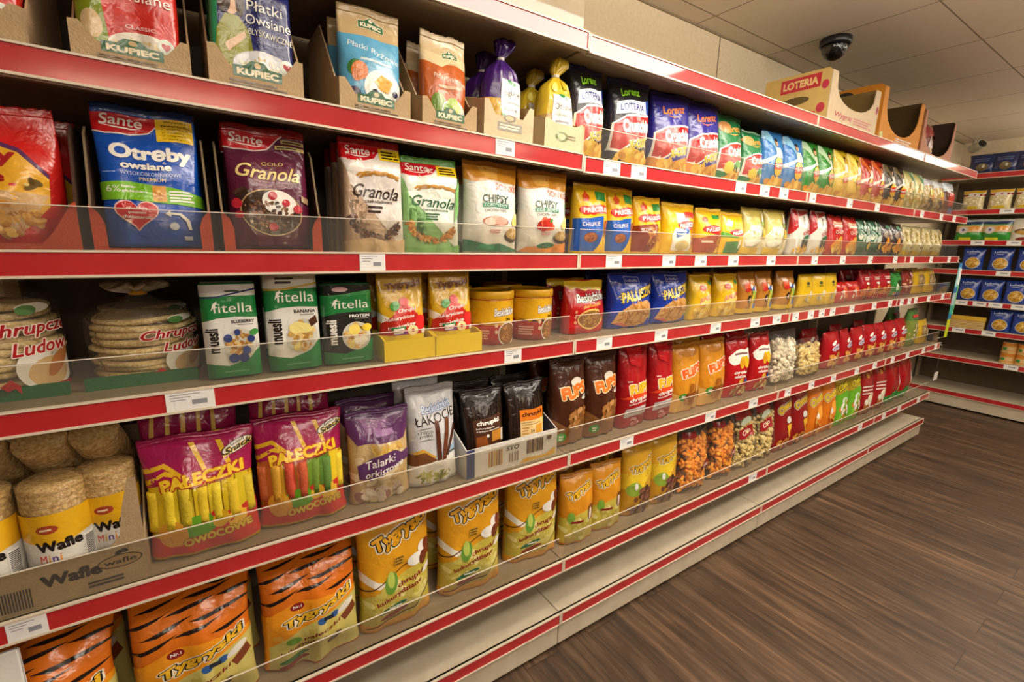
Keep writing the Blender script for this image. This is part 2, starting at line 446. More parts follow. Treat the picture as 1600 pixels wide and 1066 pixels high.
def surface(kind, w, h, d, seed, o):
    """front (side=-1) or back (side=+1) of a pack; u in -1..1 across, v in 0..1 up"""
    rs = np.random.RandomState(seed)
    ph = rs.uniform(0, 6.28, 12)
    wr = o.get('wr', 1.0)
    def S(u, v, side=-1):
        u = np.clip(u, -1, 1)
        e = 2.4
        a = np.full_like(v, w / 2)
        if kind == 'pillow':
            b = .5 * d * np.clip(np.sin(np.pi * np.clip((v + .16) / 1.125, 0, 1)), 0, 1) ** .6 * (1 + .22 * (.45 - v)) + .0012
            a = w / 2 * (1 - .085 * np.sin(np.pi * np.clip(v, 0, 1) ** .8) + .012 * np.sin(9 * v + ph[0]))
        elif kind == 'pouch':            # flat-bottomed pouch, flat seal on top
            b = .5 * d * (1 - .93 * smooth(v, .45, .95)) * (.82 + .18 * smooth(v, 0, .12)) + .0012
            a = w / 2 * (1 + .01 * np.sin(7 * v + ph[0]))
            e = 2.6
        elif kind == 'block':            # block-bottom bag with side gussets
            b = .5 * d * (1 - .8 * smooth(v, .72, .98)) + .0012
            a = w / 2 * (1 + .015 * np.sin(8 * v + ph[0]))
            e = 6
        elif kind == 'box':
            b = np.full_like(v, d / 2); e = 40; wr_ = 0
        elif kind == 'tube':
            b = np.full_like(v, d / 2); e = 2
        else:                            # tied: bag gathered by a tie, tuft above
            pts = np.array([0, .04, .3, .55, .68, .76, .80, .85, .91, .97, 1.0])
            ra = np.array([.86, .98, 1, .95, .76, .34, .13, .34, .52, .50, .22])
            rb = np.array([.80, .98, 1, .94, .72, .34, .15, .28, .38, .34, .16])
            a = w / 2 * np.interp(v, pts, ra); b = d / 2 * np.interp(v, pts, rb); e = 2.2
        y = b * np.clip(1 - np.abs(u) ** e, 0, 1) ** (1 / e if e < 12 else .5)
        k = 0 if kind in ('box', 'tube') else wr
        env = np.clip(1 - u * u, 0, 1) ** .5 * np.clip(b / (d / 2 + 1e-6), 0, 1)
        top, bot = np.exp(-(1 - v) / .13), np.exp(-v / .11)
        fold = np.sin(8 * u + ph[1] + 2.5 * v) * .7 + np.sin(13 * u + ph[2]) * .3
        fb = np.sin(8 * u + ph[3] - 2 * v) * .6 + np.sin(12 * u + ph[4]) * .3
        dents = np.sin(3.1 * u + 4 * v + ph[5]) * np.sin(2.2 * u - 5.3 * v + ph[6]) + .6 * np.sin(6.3 * u + 8.7 * v + ph[7]) * np.sin(9.5 * v - 3.7 * u + ph[8])
        ridge = 1 - np.abs(np.sin(2.4 * u - 3.6 * v + ph[9] + .8 * np.sin(4 * v + ph[10])))
        y = y + k * env * d * (.12 * fold * top + .10 * fb * bot + .05 * dents + .05 * ridge ** 3)
        if kind == 'tied':
            y = y + b * .16 * np.sin(17 * u + ph[1]) * smooth(v, .5, .78)
        if kind == 'tied':               # crumpled tuft above the tie
            tf = smooth(v, .82, .92)
            a = a * (1 + .22 * tf * np.sin(13 * v + ph[0])); y = y + b * tf * (.35 * np.sin(11 * u + ph[6]) + .25 * np.sin(23 * u + 9 * v))
        x = a * u
        if kind == 'tied': x = x + w * .10 * tf * (1 + .4 * np.sin(4 * u))
        z = h * v
        if kind in ('pillow', 'pouch'):
            z = z + h * .009 * (np.sin(5 * u + ph[11]) - 1) * v
        y = side * y
        if o.get('fold'):                # top of the bag bent over backwards
            vb, ang = o['fold']
            t = np.clip((v - vb) / (1 - vb), 0, 1)
            L = h * (1 - vb)
            th = np.radians(ang)
            dz = L * np.sin(th * t) / th - L * t
            dy = L * (1 - np.cos(th * t)) / th
            z = z + dz + y * np.sin(th * t) * -1
            y = y * np.cos(th * t) + dy
        if o.get('lean'):
            y = y + o['lean'] * z
        return np.stack([x, y, z], -1)
    return S

# -------- print primitives, in pack-face fractions (0..1 across, 0..1 up)
PART_N = [0]
def next_part(n):
    PART_N[0] += 1
    return '%s#%d' % (n, PART_N[0])
def R(c, a, b, c2, d, part='body'): return ('g', c, [(a, b), (c2, b), (c2, d), (a, d)], part)
def G(c, pts, part='body'): return ('g', c, pts, part)
def E(c, cu, cv, ru, rv, rot=0, part='body', n=24):
    r = math.radians(rot)
    return ('e', c, cu, cv, ru, rv, r, part, n)
def T(c, s, cu, cv, wu, hv, rot=0, b=.02, sh=0, o=None, ow=.07, arc=0, part=None): return ('t', c, s, cu, cv, wu, hv, rot, b, sh, o, ow, arc, part or next_part('lettering'))
def B(cols, cu, cv, ru, rv, n, size, asp=1.6, part='picture'): return ('b', cols, cu, cv, ru, rv, n, size, asp, part)
def lines(c, u0, u1, v0, v1, n, part=None):
    """small print too fine to read: short bars"""
    part = part or next_part('small_print')
    r = random.Random(int(1000 * (u0 + v0 * 3)))
    out = []
    for k in range(n):
        v = v1 - (v1 - v0) * (k + .5) / n
        hh = (v1 - v0) / n * .28
        e = u1 - (u1 - u0) * r.uniform(0, .25)
        out.append(('g', c, [(u0, v - hh), (e, v - hh), (e, v + hh), (u0, v + hh)], part))
    return out
def heart(c, cu, cv, ru, rv):
    p = []
    for k in range(28):
        t = 2 * math.pi * k / 28
        p.append((cu + ru * math.sin(t) ** 3, cv + rv * (13 * math.cos(t) - 5 * math.cos(2 * t) - 2 * math.cos(3 * t) - math.cos(4 * t)) / 15))
    return ('g', c, p, 'body')
def wave(c, v0, amp, v1, k=1.0, ph=0.0, n=14):
    """band whose lower edge is wavy"""
    p = [(i / n, v0 + amp * math.sin(k * math.pi * i / n * 2 + ph)) for i in range(n + 1)]
    return ('g', c, p + [(1, v1), (0, v1)], 'body')
def wheat(c, cu, cv, ru, n=9, up=True):
    out = []
    for i in range(n):
        t = i / (n - 1)
        a = math.pi * (.15 + .7 * t)
        out.append(('e', c, cu - ru * math.cos(a), cv + (.045 * math.sin(a) if up else -.045 * math.sin(a)), ru * .16, .011, math.radians(35 * (t - .5) * (-1 if up else 1) + 12 * (-1) ** i), 'picture', 10))
    return out

GLYPHS = {}
def glyphs(s, b, sh):
    key = (s, b, sh)
    if key not in GLYPHS:
        cu = bpy.data.curves.new('lettering', 'FONT')
        cu.body = s; cu.size = 1; cu.shear = sh; cu.resolution_u = 2 if len(s) > 14 else 3; cu.fill_mode = 'FRONT'
        cu.align_x = 'CENTER'
        ob = bpy.data.objects.new('lettering', cu); COL.objects.link(ob)
        dg = bpy.context.evaluated_depsgraph_get()
        me = bpy.data.meshes.new_from_object(ob.evaluated_get(dg))
        v = np.array([p.co[:2] for p in me.vertices]) if len(me.vertices) else np.zeros((0, 2))
        GLYPHS[key] = (v, [tuple(p.vertices) for p in me.polygons])
        bpy.data.objects.remove(ob); bpy.data.curves.remove(cu); bpy.data.meshes.remove(me)
    return GLYPHS[key]

def flatten(prims, w, h):
    """-> list of (part, material key, verts in metres on the flat face, faces, layer)"""
    out = []
    lay = 0
    def add(part, c, v, f, sub=None):
        nonlocal lay
        if sub is None: lay += 1
        out.append((part, c, np.asarray(v, float), f, lay if sub is None else lay + sub))
    flat = []
    def walk(ps):
        for p in ps:
            if isinstance(p, list): walk(p)
            elif p: flat.append(p)
    walk(prims)
    for p in flat:
        k = p[0]
        if k == 'g':
            add(p[3], p[1], [((u - .5) * w, v * h) for u, v in p[2]], [tuple(range(len(p[2])))])
        elif k == 'e':
            _, c, cu, cv, ru, rv, rot, part, n = p
            pts = []
            for i in range(n):
                a = 2 * math.pi * i / n
                x, z = ru * w * math.cos(a), rv * h * math.sin(a)
                pts.append(((cu - .5) * w + x * math.cos(rot) - z * math.sin(rot), cv * h + x * math.sin(rot) + z * math.cos(rot)))
            add(part, c, pts, [tuple(range(n))])
        elif k == 't':
            _, c, s, cu, cv, wu, hv, rot, b, sh, oc, ow, arc, part = p
            v, f = glyphs(s, 0, sh)
            if not len(v): continue
            lo, hi = v.min(0) - b, v.max(0) + b
            mid, ext = (lo + hi) / 2, np.maximum(hi - lo, 1e-6)
            r = math.radians(rot)
            def place(q):
                q = (q - mid) / ext
                x, z = q[:, 0] * wu * w, q[:, 1] * hv * h
                z = z - arc * h * (2 * q[:, 0]) ** 2
                return np.stack([(cu - .5) * w + x * math.cos(r) - z * math.sin(r), cv * h + x * math.sin(r) + z * math.cos(r)], -1)
            def spread(rad, n, c):
                for q in range(n):
                    a = 6.2832 * q / n + .4
                    add(part, c, place(v + np.array([math.cos(a), math.sin(a)]) * rad), f, None if q == 0 else q * .08)
            if oc == K_ or oc == '2A2210': spread(b + ow * 1.5, 10, 'EFE6D2')
            if oc: spread(b + ow * .75, 10, oc)
            if b > .008: spread(b * 1.1, 6, c)
            else: add(part, c, place(v), f)
        elif k == 'b':
            _, cols, cu, cv, ru, rv, n, size, asp, part = p
            rr = random.Random(n * 7 + int(cu * 100) + int(cv * 1000))
            for i in range(n):
                a, q = rr.uniform(0, 6.283), math.sqrt(rr.random())
                x0, z0 = (cu - .5) * w + ru * w * q * math.cos(a), cv * h + rv * h * q * math.sin(a)
                sz = size * w * rr.uniform(.75, 1.2); rot = rr.uniform(0, 3.14)
                m = 9
                pts = []
                for j in range(m):
                    t = 2 * math.pi * j / m
                    x, z = sz * math.cos(t), sz / asp * math.sin(t)
                    pts.append((x0 + x * math.cos(rot) - z * math.sin(rot), z0 + x * math.sin(rot) + z * math.cos(rot)))
                add(part, cols[i % len(cols)], pts, [tuple(range(m))], i % 10 + 1)
            lay += 10
    return out

def key_mat(c):
    return c if isinstance(c, bpy.types.Material) else mat(c)

def sheet(S, items, w, h, nu, nv, gap, usamp, top=None):
    """flat print -> cut along the pack's own grid lines -> laid on the pack; returns verts, faces, material slots"""
    bm = bmesh.new()
    slots = []
    top = top or max([i[4] for i in items] or [1])
    fl = bm.faces.layers.float.new('lay')
    for part, c, v, f, lay in items:
        m = key_mat(c)
        if m not in slots: slots.append(m)
        mi = slots.index(m)
        vs = [bm.verts.new((x, 0, z)) for x, z in v]
        for q in f:
            try:
                fc = bm.faces.new([vs[i] for i in q])
            except ValueError:
                continue
            fc.material_index = mi; fc[fl] = lay
    big = [f for f in bm.faces if len(f.verts) > 4]
    if big: bmesh.ops.triangulate(bm, faces=big)
    for us in usamp[1:-1]:
        bmesh.ops.bisect_plane(bm, geom=bm.verts[:] + bm.edges[:] + bm.faces[:], plane_co=(us * w / 2, 0, 0), plane_no=(1, 0, 0), dist=1e-7)
    for k in range(1, nv):
        bmesh.ops.bisect_plane(bm, geom=bm.verts[:] + bm.edges[:] + bm.faces[:], plane_co=(0, 0, h * k / nv), plane_no=(0, 0, 1), dist=1e-7)
    bm.verts.index_update()
    co = np.array([v.co[:] for v in bm.verts]) if len(bm.verts) else np.zeros((0, 3))
    lay = np.zeros(len(co))
    faces, mis = [], []
    for f in bm.faces:
        idx = [v.index for v in f.verts]
        lay[idx] = f[fl]
        faces.append(idx); mis.append(f.material_index)
    bm.free()
    u, v = np.clip(co[:, 0] / (w / 2), -1, 1), np.clip(co[:, 2] / h, 0, 1)
    ug, vg = np.asarray(usamp, float), np.linspace(0, 1, nv + 1)
    UG, VG = np.meshgrid(ug, vg)
    gu, gv = UG.ravel(), VG.ravel()
    shp = (nv + 1, len(ug), 3)
    A = S(gu, gv).reshape(shp)    # the pack's own vertices: print follows its facets
    e = 1e-3                      # outward normal of the pack surface
    du = S(np.clip(gu + e, -1, 1), gv) - S(np.clip(gu - e, -1, 1), gv)
    dv = S(gu, np.clip(gv + e, 0, 1)) - S(gu, np.clip(gv - e, 0, 1))
    nn = np.cross(du, dv); nn /= np.linalg.norm(nn, axis=1)[:, None] + 1e-12
    nn[nn[:, 1] > 0] *= -1
    nn = nn.reshape(shp)
    iu = np.clip(np.searchsorted(ug, u, 'right') - 1, 0, len(ug) - 2); iv = np.clip((v * nv + 1e-9).astype(int), 0, nv - 1)
    fu = ((u - ug[iu]) / (ug[iu + 1] - ug[iu]))[:, None]; fv = (v * nv - iv)[:, None]
    mixg = lambda G: (G[iv, iu] * (1 - fu) + G[iv, iu + 1] * fu) * (1 - fv) + (G[iv + 1, iu] * (1 - fu) + G[iv + 1, iu + 1] * fu) * fv
    P, n = mixg(A), mixg(nn)
    step = min(gap * .22, (.0024 if gap < .001 else .004) / max(1, top))
    P = P + n * (gap + lay * step)[:, None]
    P[:, 2] = np.maximum(P[:, 2], .0005)
    # faces must look outwards (-y): check the winding in the flat sheet
    out = []
    for q in faces:
        a = 0.0
        for i in range(len(q)):
            x0, z0 = co[q[i]][0], co[q[i]][2]; x1, z1 = co[q[(i + 1) % len(q)]][0], co[q[(i + 1) % len(q)]][2]
            a += x0 * z1 - x1 * z0
        out.append(q if a > 0 else q[::-1])
    return P, out, mis, slots

def mesh_from(name, P, faces, mis, slots):
    me = bpy.data.meshes.new(name)
    me.from_pydata([tuple(p) for p in P], [], faces)
    for m in slots: me.materials.append(m)
    me.polygons.foreach_set('material_index', mis)
    me.polygons.foreach_set('use_smooth', [True] * len(faces))
    me.update()
    return me

DESIGNS = {}
class Design:
    """one kind of pack: a shape and its print, built once; placed as copies"""
    def __init__(s, name, kind, w, h, d, base, prims=(), seed=1, nu=14, nv=18, single=False, seal=None, basekind='film', extra=None, cat='bag', caps=None, **o):
        if kind in ('pillow', 'pouch', 'block', 'tied') and not single: nu, nv = max(nu, 26), max(nv, 30)
        if single and kind == 'pillow': nu, nv = max(nu, 14), max(nv, 16)
        s.name, s.kind, s.w, s.h, s.d, s.base, s.prims, s.seed, s.nu, s.nv, s.single, s.seal = name, kind, w, h, d, base, list(prims), seed, nu, nv, single, seal
        s.basekind, s.extra, s.cat, s.o, s.caps = basekind, extra, cat, o, caps
        s.protos = None
    def build(s):
        w, h, d = s.w, s.h, s.d
        S = surface(s.kind, w, h, d, s.seed, s.o)
        nu, nv = s.nu, s.nv
        us = np.sin(np.linspace(-np.pi / 2, np.pi / 2, nu + 1)) if s.kind not in ('box',) else np.concatenate([[-1], np.linspace(-.985, .985, nu - 1), [1]])
        vtop = .955 if s.seal else 1.0
        vs = np.linspace(0, 1, nv + 1)
        U, V = np.meshgrid(us, vs)
        A = S(U.ravel(), V.ravel()).reshape(nv + 1, nu + 1, 3)
        Bk = S(U.ravel(), V.ravel(), 1).reshape(nv + 1, nu + 1, 3)
        n = 2 * nu
        P = np.concatenate([A, Bk[:, -2:0:-1]], 1)            # a ring per row
        verts = P.reshape(-1, 3).tolist()
        faces = []
        for j in range(nv):
            for k in range(n):
                faces.append([j * n + k, j * n + (k + 1) % n, (j + 1) * n + (k + 1) % n, (j + 1) * n + k])
        faces.append(list(range(n))[::-1]); faces.append(list(range(nv * n, nv * n + n)))
        base = key_mat(s.base) if isinstance(s.base, bpy.types.Material) else mat(s.base, s.basekind)
        slots = [base]
        mis = [0] * len(faces)
        if s.caps:
            slots.append(key_mat(s.caps)); mis[-1] = 1; mis[-2] = 1
        items = flatten(s.prims, w, h)
        gap = .0006 if not s.single else .0014
        top = max([i[4] for i in items] or [1])
        byp = {}
        for it in items:
            byp.setdefault('body' if s.single else it[0], []).append(it)
        if 'body' in byp:
            Pb, fb, mb, sb = sheet(S, byp.pop('body'), w, h, nu, nv, gap, us, top)
            off = len(verts)
            verts += Pb.tolist(); faces += [[i + off for i in q] for q in fb]
            mis += [m + len(slots) for m in mb]; slots += sb
        parts = [('body', mesh_from('pack_body', verts, faces, mis, slots))]
        for part, its in byp.items():
            parts.append((part.split('#')[0], mesh_from('pack_' + part.split('#')[0], *sheet(S, its, w, h, nu, nv, gap, us, top))))
        if s.seal and not s.single:
            r = 9
            vv = np.linspace(.945, 1.0, r)
            U, V = np.meshgrid(us, vv)
            Fr = S(U.ravel(), V.ravel()).reshape(r, nu + 1, 3); Bk = S(U.ravel(), V.ravel(), 1).reshape(r, nu + 1, 3)
            zig = (np.arange(r) % 2)[:, None] * .0014 + .0008
            Fr[:, :, 1] -= zig; Bk[:, :, 1] += zig
            P = np.concatenate([Fr, Bk[:, ::-1]], 1); n2 = 2 * (nu + 1)
            P[-1, :, 2] += .0025; P[-1, ::2, 2] -= .003
            f = [[j * n2 + k, j * n2 + (k + 1) % n2, (j + 1) * n2 + (k + 1) % n2, (j + 1) * n2 + k] for j in range(r - 1) for k in range(n2)]
            f += [list(range(n2))[::-1], list(range((r - 1) * n2, r * n2))]
            parts.append(('top_seal', mesh_from('pack_seal', P.reshape(-1, 3), f, [0] * len(f), [key_mat(s.seal)])))
        if s.extra:
            parts += s.extra(s)
        s.protos = parts
        return parts

def D(name, *a, **k):
    DESIGNS[a[0]] = Design(name, *a[1:], **k)

GROUPS = {}
def put(dz, x, y, z, label, rz=0.0, rx=0.0, ry=0.0, group=None, sx=1.0, sz=1.0, name=None, behind=False):
    """one pack on a shelf: copies of the design's parts under an Empty (or one mesh)"""
    s = DESIGNS[dz]
    parts = s.protos or s.build()
    nm = name or s.name
    if s.single and len(parts) == 1:
        root = link(nm, parts[0][1])
    else:
        root = empty(nm)
        for pn, me in parts:
            kind = None
            if behind and pn == 'small_print': continue
            if pn.startswith('*'): pn, kind = pn[1:], 'stuff'
            c = link(pn, me, None, root)
            if kind: c['kind'] = kind
    root.location = (x, y, z)
    root.rotation_euler = (math.radians(rx), math.radians(ry), math.radians(rz))
    root.scale = (sx, 1, sz)
    tag(root, label, s.cat, group)
    return root
# ------------------------------------------------------------------ foods used in prints and clear packs
W_, K_ = 'F3EFE6', '1C1614'
CHIP = ['E9B94A', 'DDA235', 'F2CC66', 'C98A2A']
NUT = ['C98B4A', 'B87636', 'D9A262', '9C5F2A']
CHOC = ['4A2A1C', '38201A', '5E3825', '6E4630']
PUFF = speckle('corn_puff', 'F08A14', 'FFB43A', 60, .7, .5)
CREAMPUFF = speckle('pale_corn_puff', 'DCC27A', 'EBD796', 60, .7, .5)
WHITEPUFF = speckle('white_puffed_rice', 'E8DFC8', 'F7F1E2', 90, .75, .6)
RICE = speckle('puffed_rice_cake', 'C9AE72', 'E8D5A4', 170, .8, 1.0, 5, 'DCC48C')
WAFER = speckle('mini_rice_wafer', 'B08A48', 'DCBE80', 190, .8, 1.0, 5, 'CBA768')
FLAKE = speckle('rolled_flakes', 'B98A3C', 'E6C36E', 210, .8, 1.0, 4, 'D4A650')
KRAFT = 'B8966A'

SANTE = lambda red='C4161F': [G('E8D8D0', [(0, 1), (0, .815), (.12, .795), (.34, .80), (.52, .83), (.66, .915), (.78, .965), (1, .975), (1, 1)]),
    G(red, [(0, 1), (0, .825), (.12, .805), (.34, .81), (.52, .84), (.65, .922), (.77, .972), (1, .982), (1, 1)]),
    T(W_, 'Sante', .27, .90, .40, .075, sh=.15, b=.012), E(W_, .27, .965, .055, .012, 25), G(W_, [(.06, .865), (.2, .842), (.36, .842), (.46, .86), (.36, .852), (.2, .851)])]
YBOX = lambda: [R('F2D01E', .62, .83, .99, .935), lines('3A3010', .66, .96, .84, .925, 3)]

# ------------------------------------------------------------------ eye-level shelf: bran, granola, chickpea chips
D('bran_pouch', 'bran', 'pouch', .235, .215, .07, 'C8201C', [
    G('E2A82A', [(.0, .06), (.0, .70), (.12, .80), (.3, .83), (.55, .80), (.8, .68), (.93, .5), (.92, .3), (.8, .14), (.55, .06)]),
    G('5A2A5A', [(.3, .83), (.55, .80), (.8, .68), (.93, .5), (.935, .53), (.81, .71), (.56, .83), (.3, .855)]),
    G('C9A06A', [(.0, .42), (.3, .44), (.6, .42), (.92, .38), (.80, .14), (.55, .06), (.0, .06)]),
    B(['C9882E', 'DDA443', 'B5731F', 'E8BB63'], .55, .22, .33, .15, 90, .03), 
    T('A01A1E', 'Otręby', .48, .64, .62, .14, b=.03), T('A01A1E', 'owsiane', .46, .50, .54, .075, b=.03),
    E('6A5220', .84, .44, .035, .02, 30), E('6A5220', .87, .47, .03, .018, -40), E('E0C478', .82, .455, .014, .012), E('5A4218', .845, .48, .012, .03, 10),
    lines('6A4A1A', .05, .45, .08, .15, 2)], seed=3, wr=1.5, seal='C8201C')

D('bran_pouch', 'otreby', 'pouch', .142, .236, .055, '1450B4', SANTE() + [
    R('F4C81E', .60, .78, .975, .955), T('4A3A10', 'Wysoka', .80, .925, .24, .02), T('4A3A10', 'zawartość', .80, .90, .30, .02, rot=-1), T('4A3A10', '✓ witaminy B', .79, .875, .28, .017, b=0),
    T('4A3A10', '✓ fosforu', .77, .85, .22, .017, b=0), T('4A3A10', '✓ magnezu', .78, .825, .24, .017, b=0), T('4A3A10', '✓ cynku', .76, .80, .19, .017, b=0),
    T(W_, 'Otręby', .53, .665, .80, .135, b=.045), T(W_, 'owsiane', .47, .583, .50, .05, b=.04),
    T('C9D6EE', 'WYSOKOBŁONNIKOWE', .51, .527, .60, .026, b=0), T('E9D9A0', 'PREMIUM', .52, .49, .26, .024, b=.01),
    R('C9D6EE', .05, .526, .17, .529), R('C9D6EE', .85, .522, .95, .525),
    G('7CC02C', [(0, .455), (.3, .465), (.7, .44), (1, .39), (1, .30), (.6, .325), (.3, .335), (0, .33)]),
    T(W_, '6%', .13, .41, .13, .045, b=0), T(W_, 'beta-', .275, .43, .14, .02, b=.03), T(W_, 'glukanów', .33, .395, .25, .024, b=.03),
    R('E0A040', .50, .335, .64, .45), B(['F0C878', 'C88430'], .57, .39, .05, .04, 14, .02), lines(W_, .67, .92, .33, .42, 4),
    heart('EFC8BE', .33, .24, .215, .115), heart('C4202A', .33, .24, .20, .105), E('E0605A', .25, .29, .05, .018, 20),
    T(W_, 'obniżają', .33, .275, .2, .024), T(W_, 'poziom', .33, .245, .17, .022), T(W_, 'cholesterolu', .33, .215, .28, .022),
    G(W_, [(.60, .245), (.66, .275), (.655, .255), (.76, .25), (.84, .20), (.85, .13), (.82, .13), (.80, .19), (.74, .235), (.655, .24), (.66, .222)]),
    E('C8D2E4', .68, .155, .045, .028), R('C8D2E4', .76, .055, .85, .085)], seed=5, nu=18, nv=24, seal='1246A0')

D('granola_pouch', 'gold', 'pouch', .143, .232, .055, '5C1A38', SANTE() + [
    R('CDB76A', .70, .885, .99, .915), R('CDB76A', .62, .835, .99, .865), lines('3A2A20', .72, .97, .888, .912, 1), lines('3A2A20', .64, .97, .838, .862, 1),
    T('D9B978', 'GOLD', .56, .705, .27, .032, b=0), T('F0D48A', 'Granola', .50, .625, .78, .115, rot=-3, b=.012, sh=.35),
    T('C98A96', 'brownie & cherry', .53, .548, .44, .022, b=0, rot=-3), T('C98A96', 'brownie & wiśnia', .54, .52, .34, .018, b=0, rot=-3),
    G('3A2620', [(.05, .45), (.18, .50), (.27, .45), (.14, .38)]), G('54382C', [(.05, .45), (.18, .50), (.19, .47), (.08, .43)]),
    E('C0A070', .50, .30, .375, .195, -8), E('3A241A', .50, .30, .36, .185, -8), E('EFEAE2', .60, .38, .22, .10, -20), 
    B(CHOC + ['6E4A30', '8A5A3A'], .47, .27, .29, .13, 70, .03), B(['7A5A40', '96704C'], .45, .27, .26, .12, 26, .018),
    E('B81E2E', .52, .44, .055, .035), E('B81E2E', .68, .38, .05, .03), E('B81E2E', .82, .33, .055, .035), E('B81E2E', .50, .18, .06, .035), E('C8283A', .10, .36, .06, .04), E('B81E2E', .12, .27, .05, .03),
    E('E88A90', .505, .452, .014, .01), E('E88A90', .665, .392, .014, .01), G('4A3228', [(.40, .26), (.52, .30), (.60, .27), (.48, .22)]), G('A08060', [(.88, .45), (.97, .43), (.96, .38), (.87, .40)])],
    seed=7, nu=18, nv=24, seal='B01820')

def granola(bg, dark, name, food, tint):
    return [G(tint, [(0, 0), (0, .82), (.10, .6), (.06, .35), (.2, .12), (.5, .06), (1, .02), (1, 0)]), SANTE(), YBOX(), wheat('C08A2E', .56, .67, .36, 11), wheat('A8742A', .58, .655, .33, 8),
            T(dark, 'Granola', .52, .545, .78, .115, rot=-3, b=.012, sh=.35), T(dark, name, .55, .462, .48, .03, b=.01),
            R(dark, .33, .335, .335, .43), lines(dark, .36, .62, .35, .43, 3 if name[0] == 'o' else 2),
            [B(food, .5 - .38 * math.cos(a), .33 - .13 * math.sin(a) * 1.5, .07, .035, 12, .032) for a in np.linspace(.1, 2.75, 10)]]
D('granola_pouch', 'gran', 'block', .13, .236, .06, 'DCD3CC', granola(0, '33201A', 'czekoladowa', CHOC, 'BFA084') + [G('D2B48C', [(0, 0), (0, .1), (.4, .14), (.7, .09), (1, .13), (1, 0)])], seed=9, nu=18, nv=24, seal='C4242A')
D('granola_pouch', 'grang', 'block', .138, .213, .06, 'E3E6DA', granola(0, '1E5E3A', 'orzechowa', ['C98B3A', 'B87424', 'DDAA55', 'A8641E'], '8FC27A') + [
    G('7DB86A', [(0, 0), (0, .07), (.3, .05), (.7, .06), (1, .09), (1, 0)]), G('7DB86A', [(.9, .3), (1, .5), (1, .83), (.93, .7)])], seed=11, nu=18, nv=24, seal='5AA83C')

def chips(food, foot, gar):
    return [G('D8922A', [(0, .985), (0, .80), (.08, .78), (.5, .80), (1, .775), (1, .985)]), G('E8B050', [(.2, .985), (.3, .82), (.55, .80), (.6, .985)]),
            T('D2562E', 'SONKO', .74, .725, .50, .07, b=.01, rot=-2), T('2A4A3E', 'CHIPSY', .48, .60, .50, .085, b=.015), R('1E7A5A', .22, .505, .74, .555), T('E6EEE6', 'Z CIECIERZYCY', .48, .53, .48, .034, b=.01),
            T('3A4A44', 'CHICKPEA CHIPS', .47, .473, .44, .032, b=0), R('2E8A66', .94, .5, .995, .62), food,
            E('4A382A', .82, .20, .17, .075), E('C8A05E', .82, .225, .15, .06), B(['D9B87C', 'C49A58', 'E6CB92'], .82, .235, .13, .045, 45, .02, 1.1),
            E('E8CC70', .88, .36, .09, .05, 30), E('F0DA8E', .93, .41, .07, .04, -20), lines('D89A94', .35, .6, .22, .27, 2), foot]
D('crisp_bag', 'sonko', 'pillow', .165, .228, .075, 'E4E0D8', chips([E('B0705E', .47, .355, .26, .055), E('E0B2A0', .45, .37, .13, .045), E('EBC6B4', .36, .35, .12, .04), E('D9A08E', .57, .36, .13, .04)],
    [G('1E7A56', [(0, .02), (0, .15), (.3, .10), (.55, .11), (1, .03), (1, .02)]), G('2E9A6C', [(.15, .06), (.45, .04), (.5, .09), (.2, .11)])], 0), seed=13, nu=18, nv=24, seal='D08A26')
D('crisp_bag', 'sonko2', 'pillow', .16, .222, .075, 'E4E0D8', chips([B(['D4402E', 'C03024', 'E06A4A', 'B82820'], .48, .35, .2, .045, 22, .07, 1.3), E('4A8A3A', .55, .40, .05, .02, 30)],
    [G('E08A2E', [(0, .02), (.1, .08), (.5, .10), (1, .14), (1, .02)]), E('2A6A4E', .48, .10, .2, .035, 4)], 0), seed=15, nu=18, nv=24, seal='D08A26')

def pretzel(title, lower, pic, sub=None, tc='D42A22'):
    return [G(lower, [(.0, .04), (.0, .50), (.35, .52), (.72, .55), (.74, .3), (.60, .12), (.5, .04)]), R('2E8A3E', .55, .77, .90, .90), E('D4481E', .26, .82, .1, .05), G('D4481E', [(.18, .82), (.26, .92), (.34, .82)]), lines('D4481E', .16, .36, .75, .78, 1),
            E(tc, .22, .625, .16, .065), E(tc, .42, .635, .18, .07), E(tc, .62, .645, .18, .07), E(tc, .80, .655, .16, .06), T(W_, title, .52, .638, .74, .07, b=.03, rot=3),
            T('E6E0D8', sub or 'CHRUPKIE', .36, .43, .5, .06, b=.0, rot=2) if sub != '' else [], pic]
PRZ = [E('8A4A22', .36, .24, .2, .075), E('B8642C', .36, .245, .17, .06), B(['6E3818', 'A8582A', 'C87838'], .36, .24, .15, .045, 22, .04, 2.5), B(['B8642C', '8A4A22'], .84, .38, .09, .12, 20, .06, 3)]
D('crisp_bag', 'prec', 'pillow', .155, .205, .075, 'EDBE1E', pretzel('PRECELKI', '1E5AB8', PRZ), seed=17, seal='E6B41A')
D('crisp_bag', 'palu', 'pillow', .165, .185, .075, 'EDBE1E', pretzel('PALUSZKI', '8A3420', B(['C8742E', 'A8541E', 'E0964A'], .6, .3, .3, .18, 34, .12, 9), 'SEZAMOWE'), seed=19, seal='E6B41A')
D('crisp_bag', 'paluw', 'pillow', .18, .175, .08, 'EDBE1E', [R(W_, .3, .62, .66, .82), R('D8342A', .56, .72, .95, .84), E('D42A22', .62, .58, .30, .09), T(W_, 'PALUSZKI', .62, .58, .5, .08, b=.03, rot=4),
    G(W_, [(.18, .08), (.14, .36), (.24, .52), (.6, .5), (.75, .3), (.7, .08)]), G('2F62B4', [(.26, .32), (.62, .42), (.62, .54), (.26, .44)]), lines(W_, .3, .58, .37, .49, 2), E('D8C488', .45, .18, .2, .1), B(['C8742E', 'B8642C'], .83, .36, .1, .2, 18, .09, 6)], seed=21, seal='E6B41A')
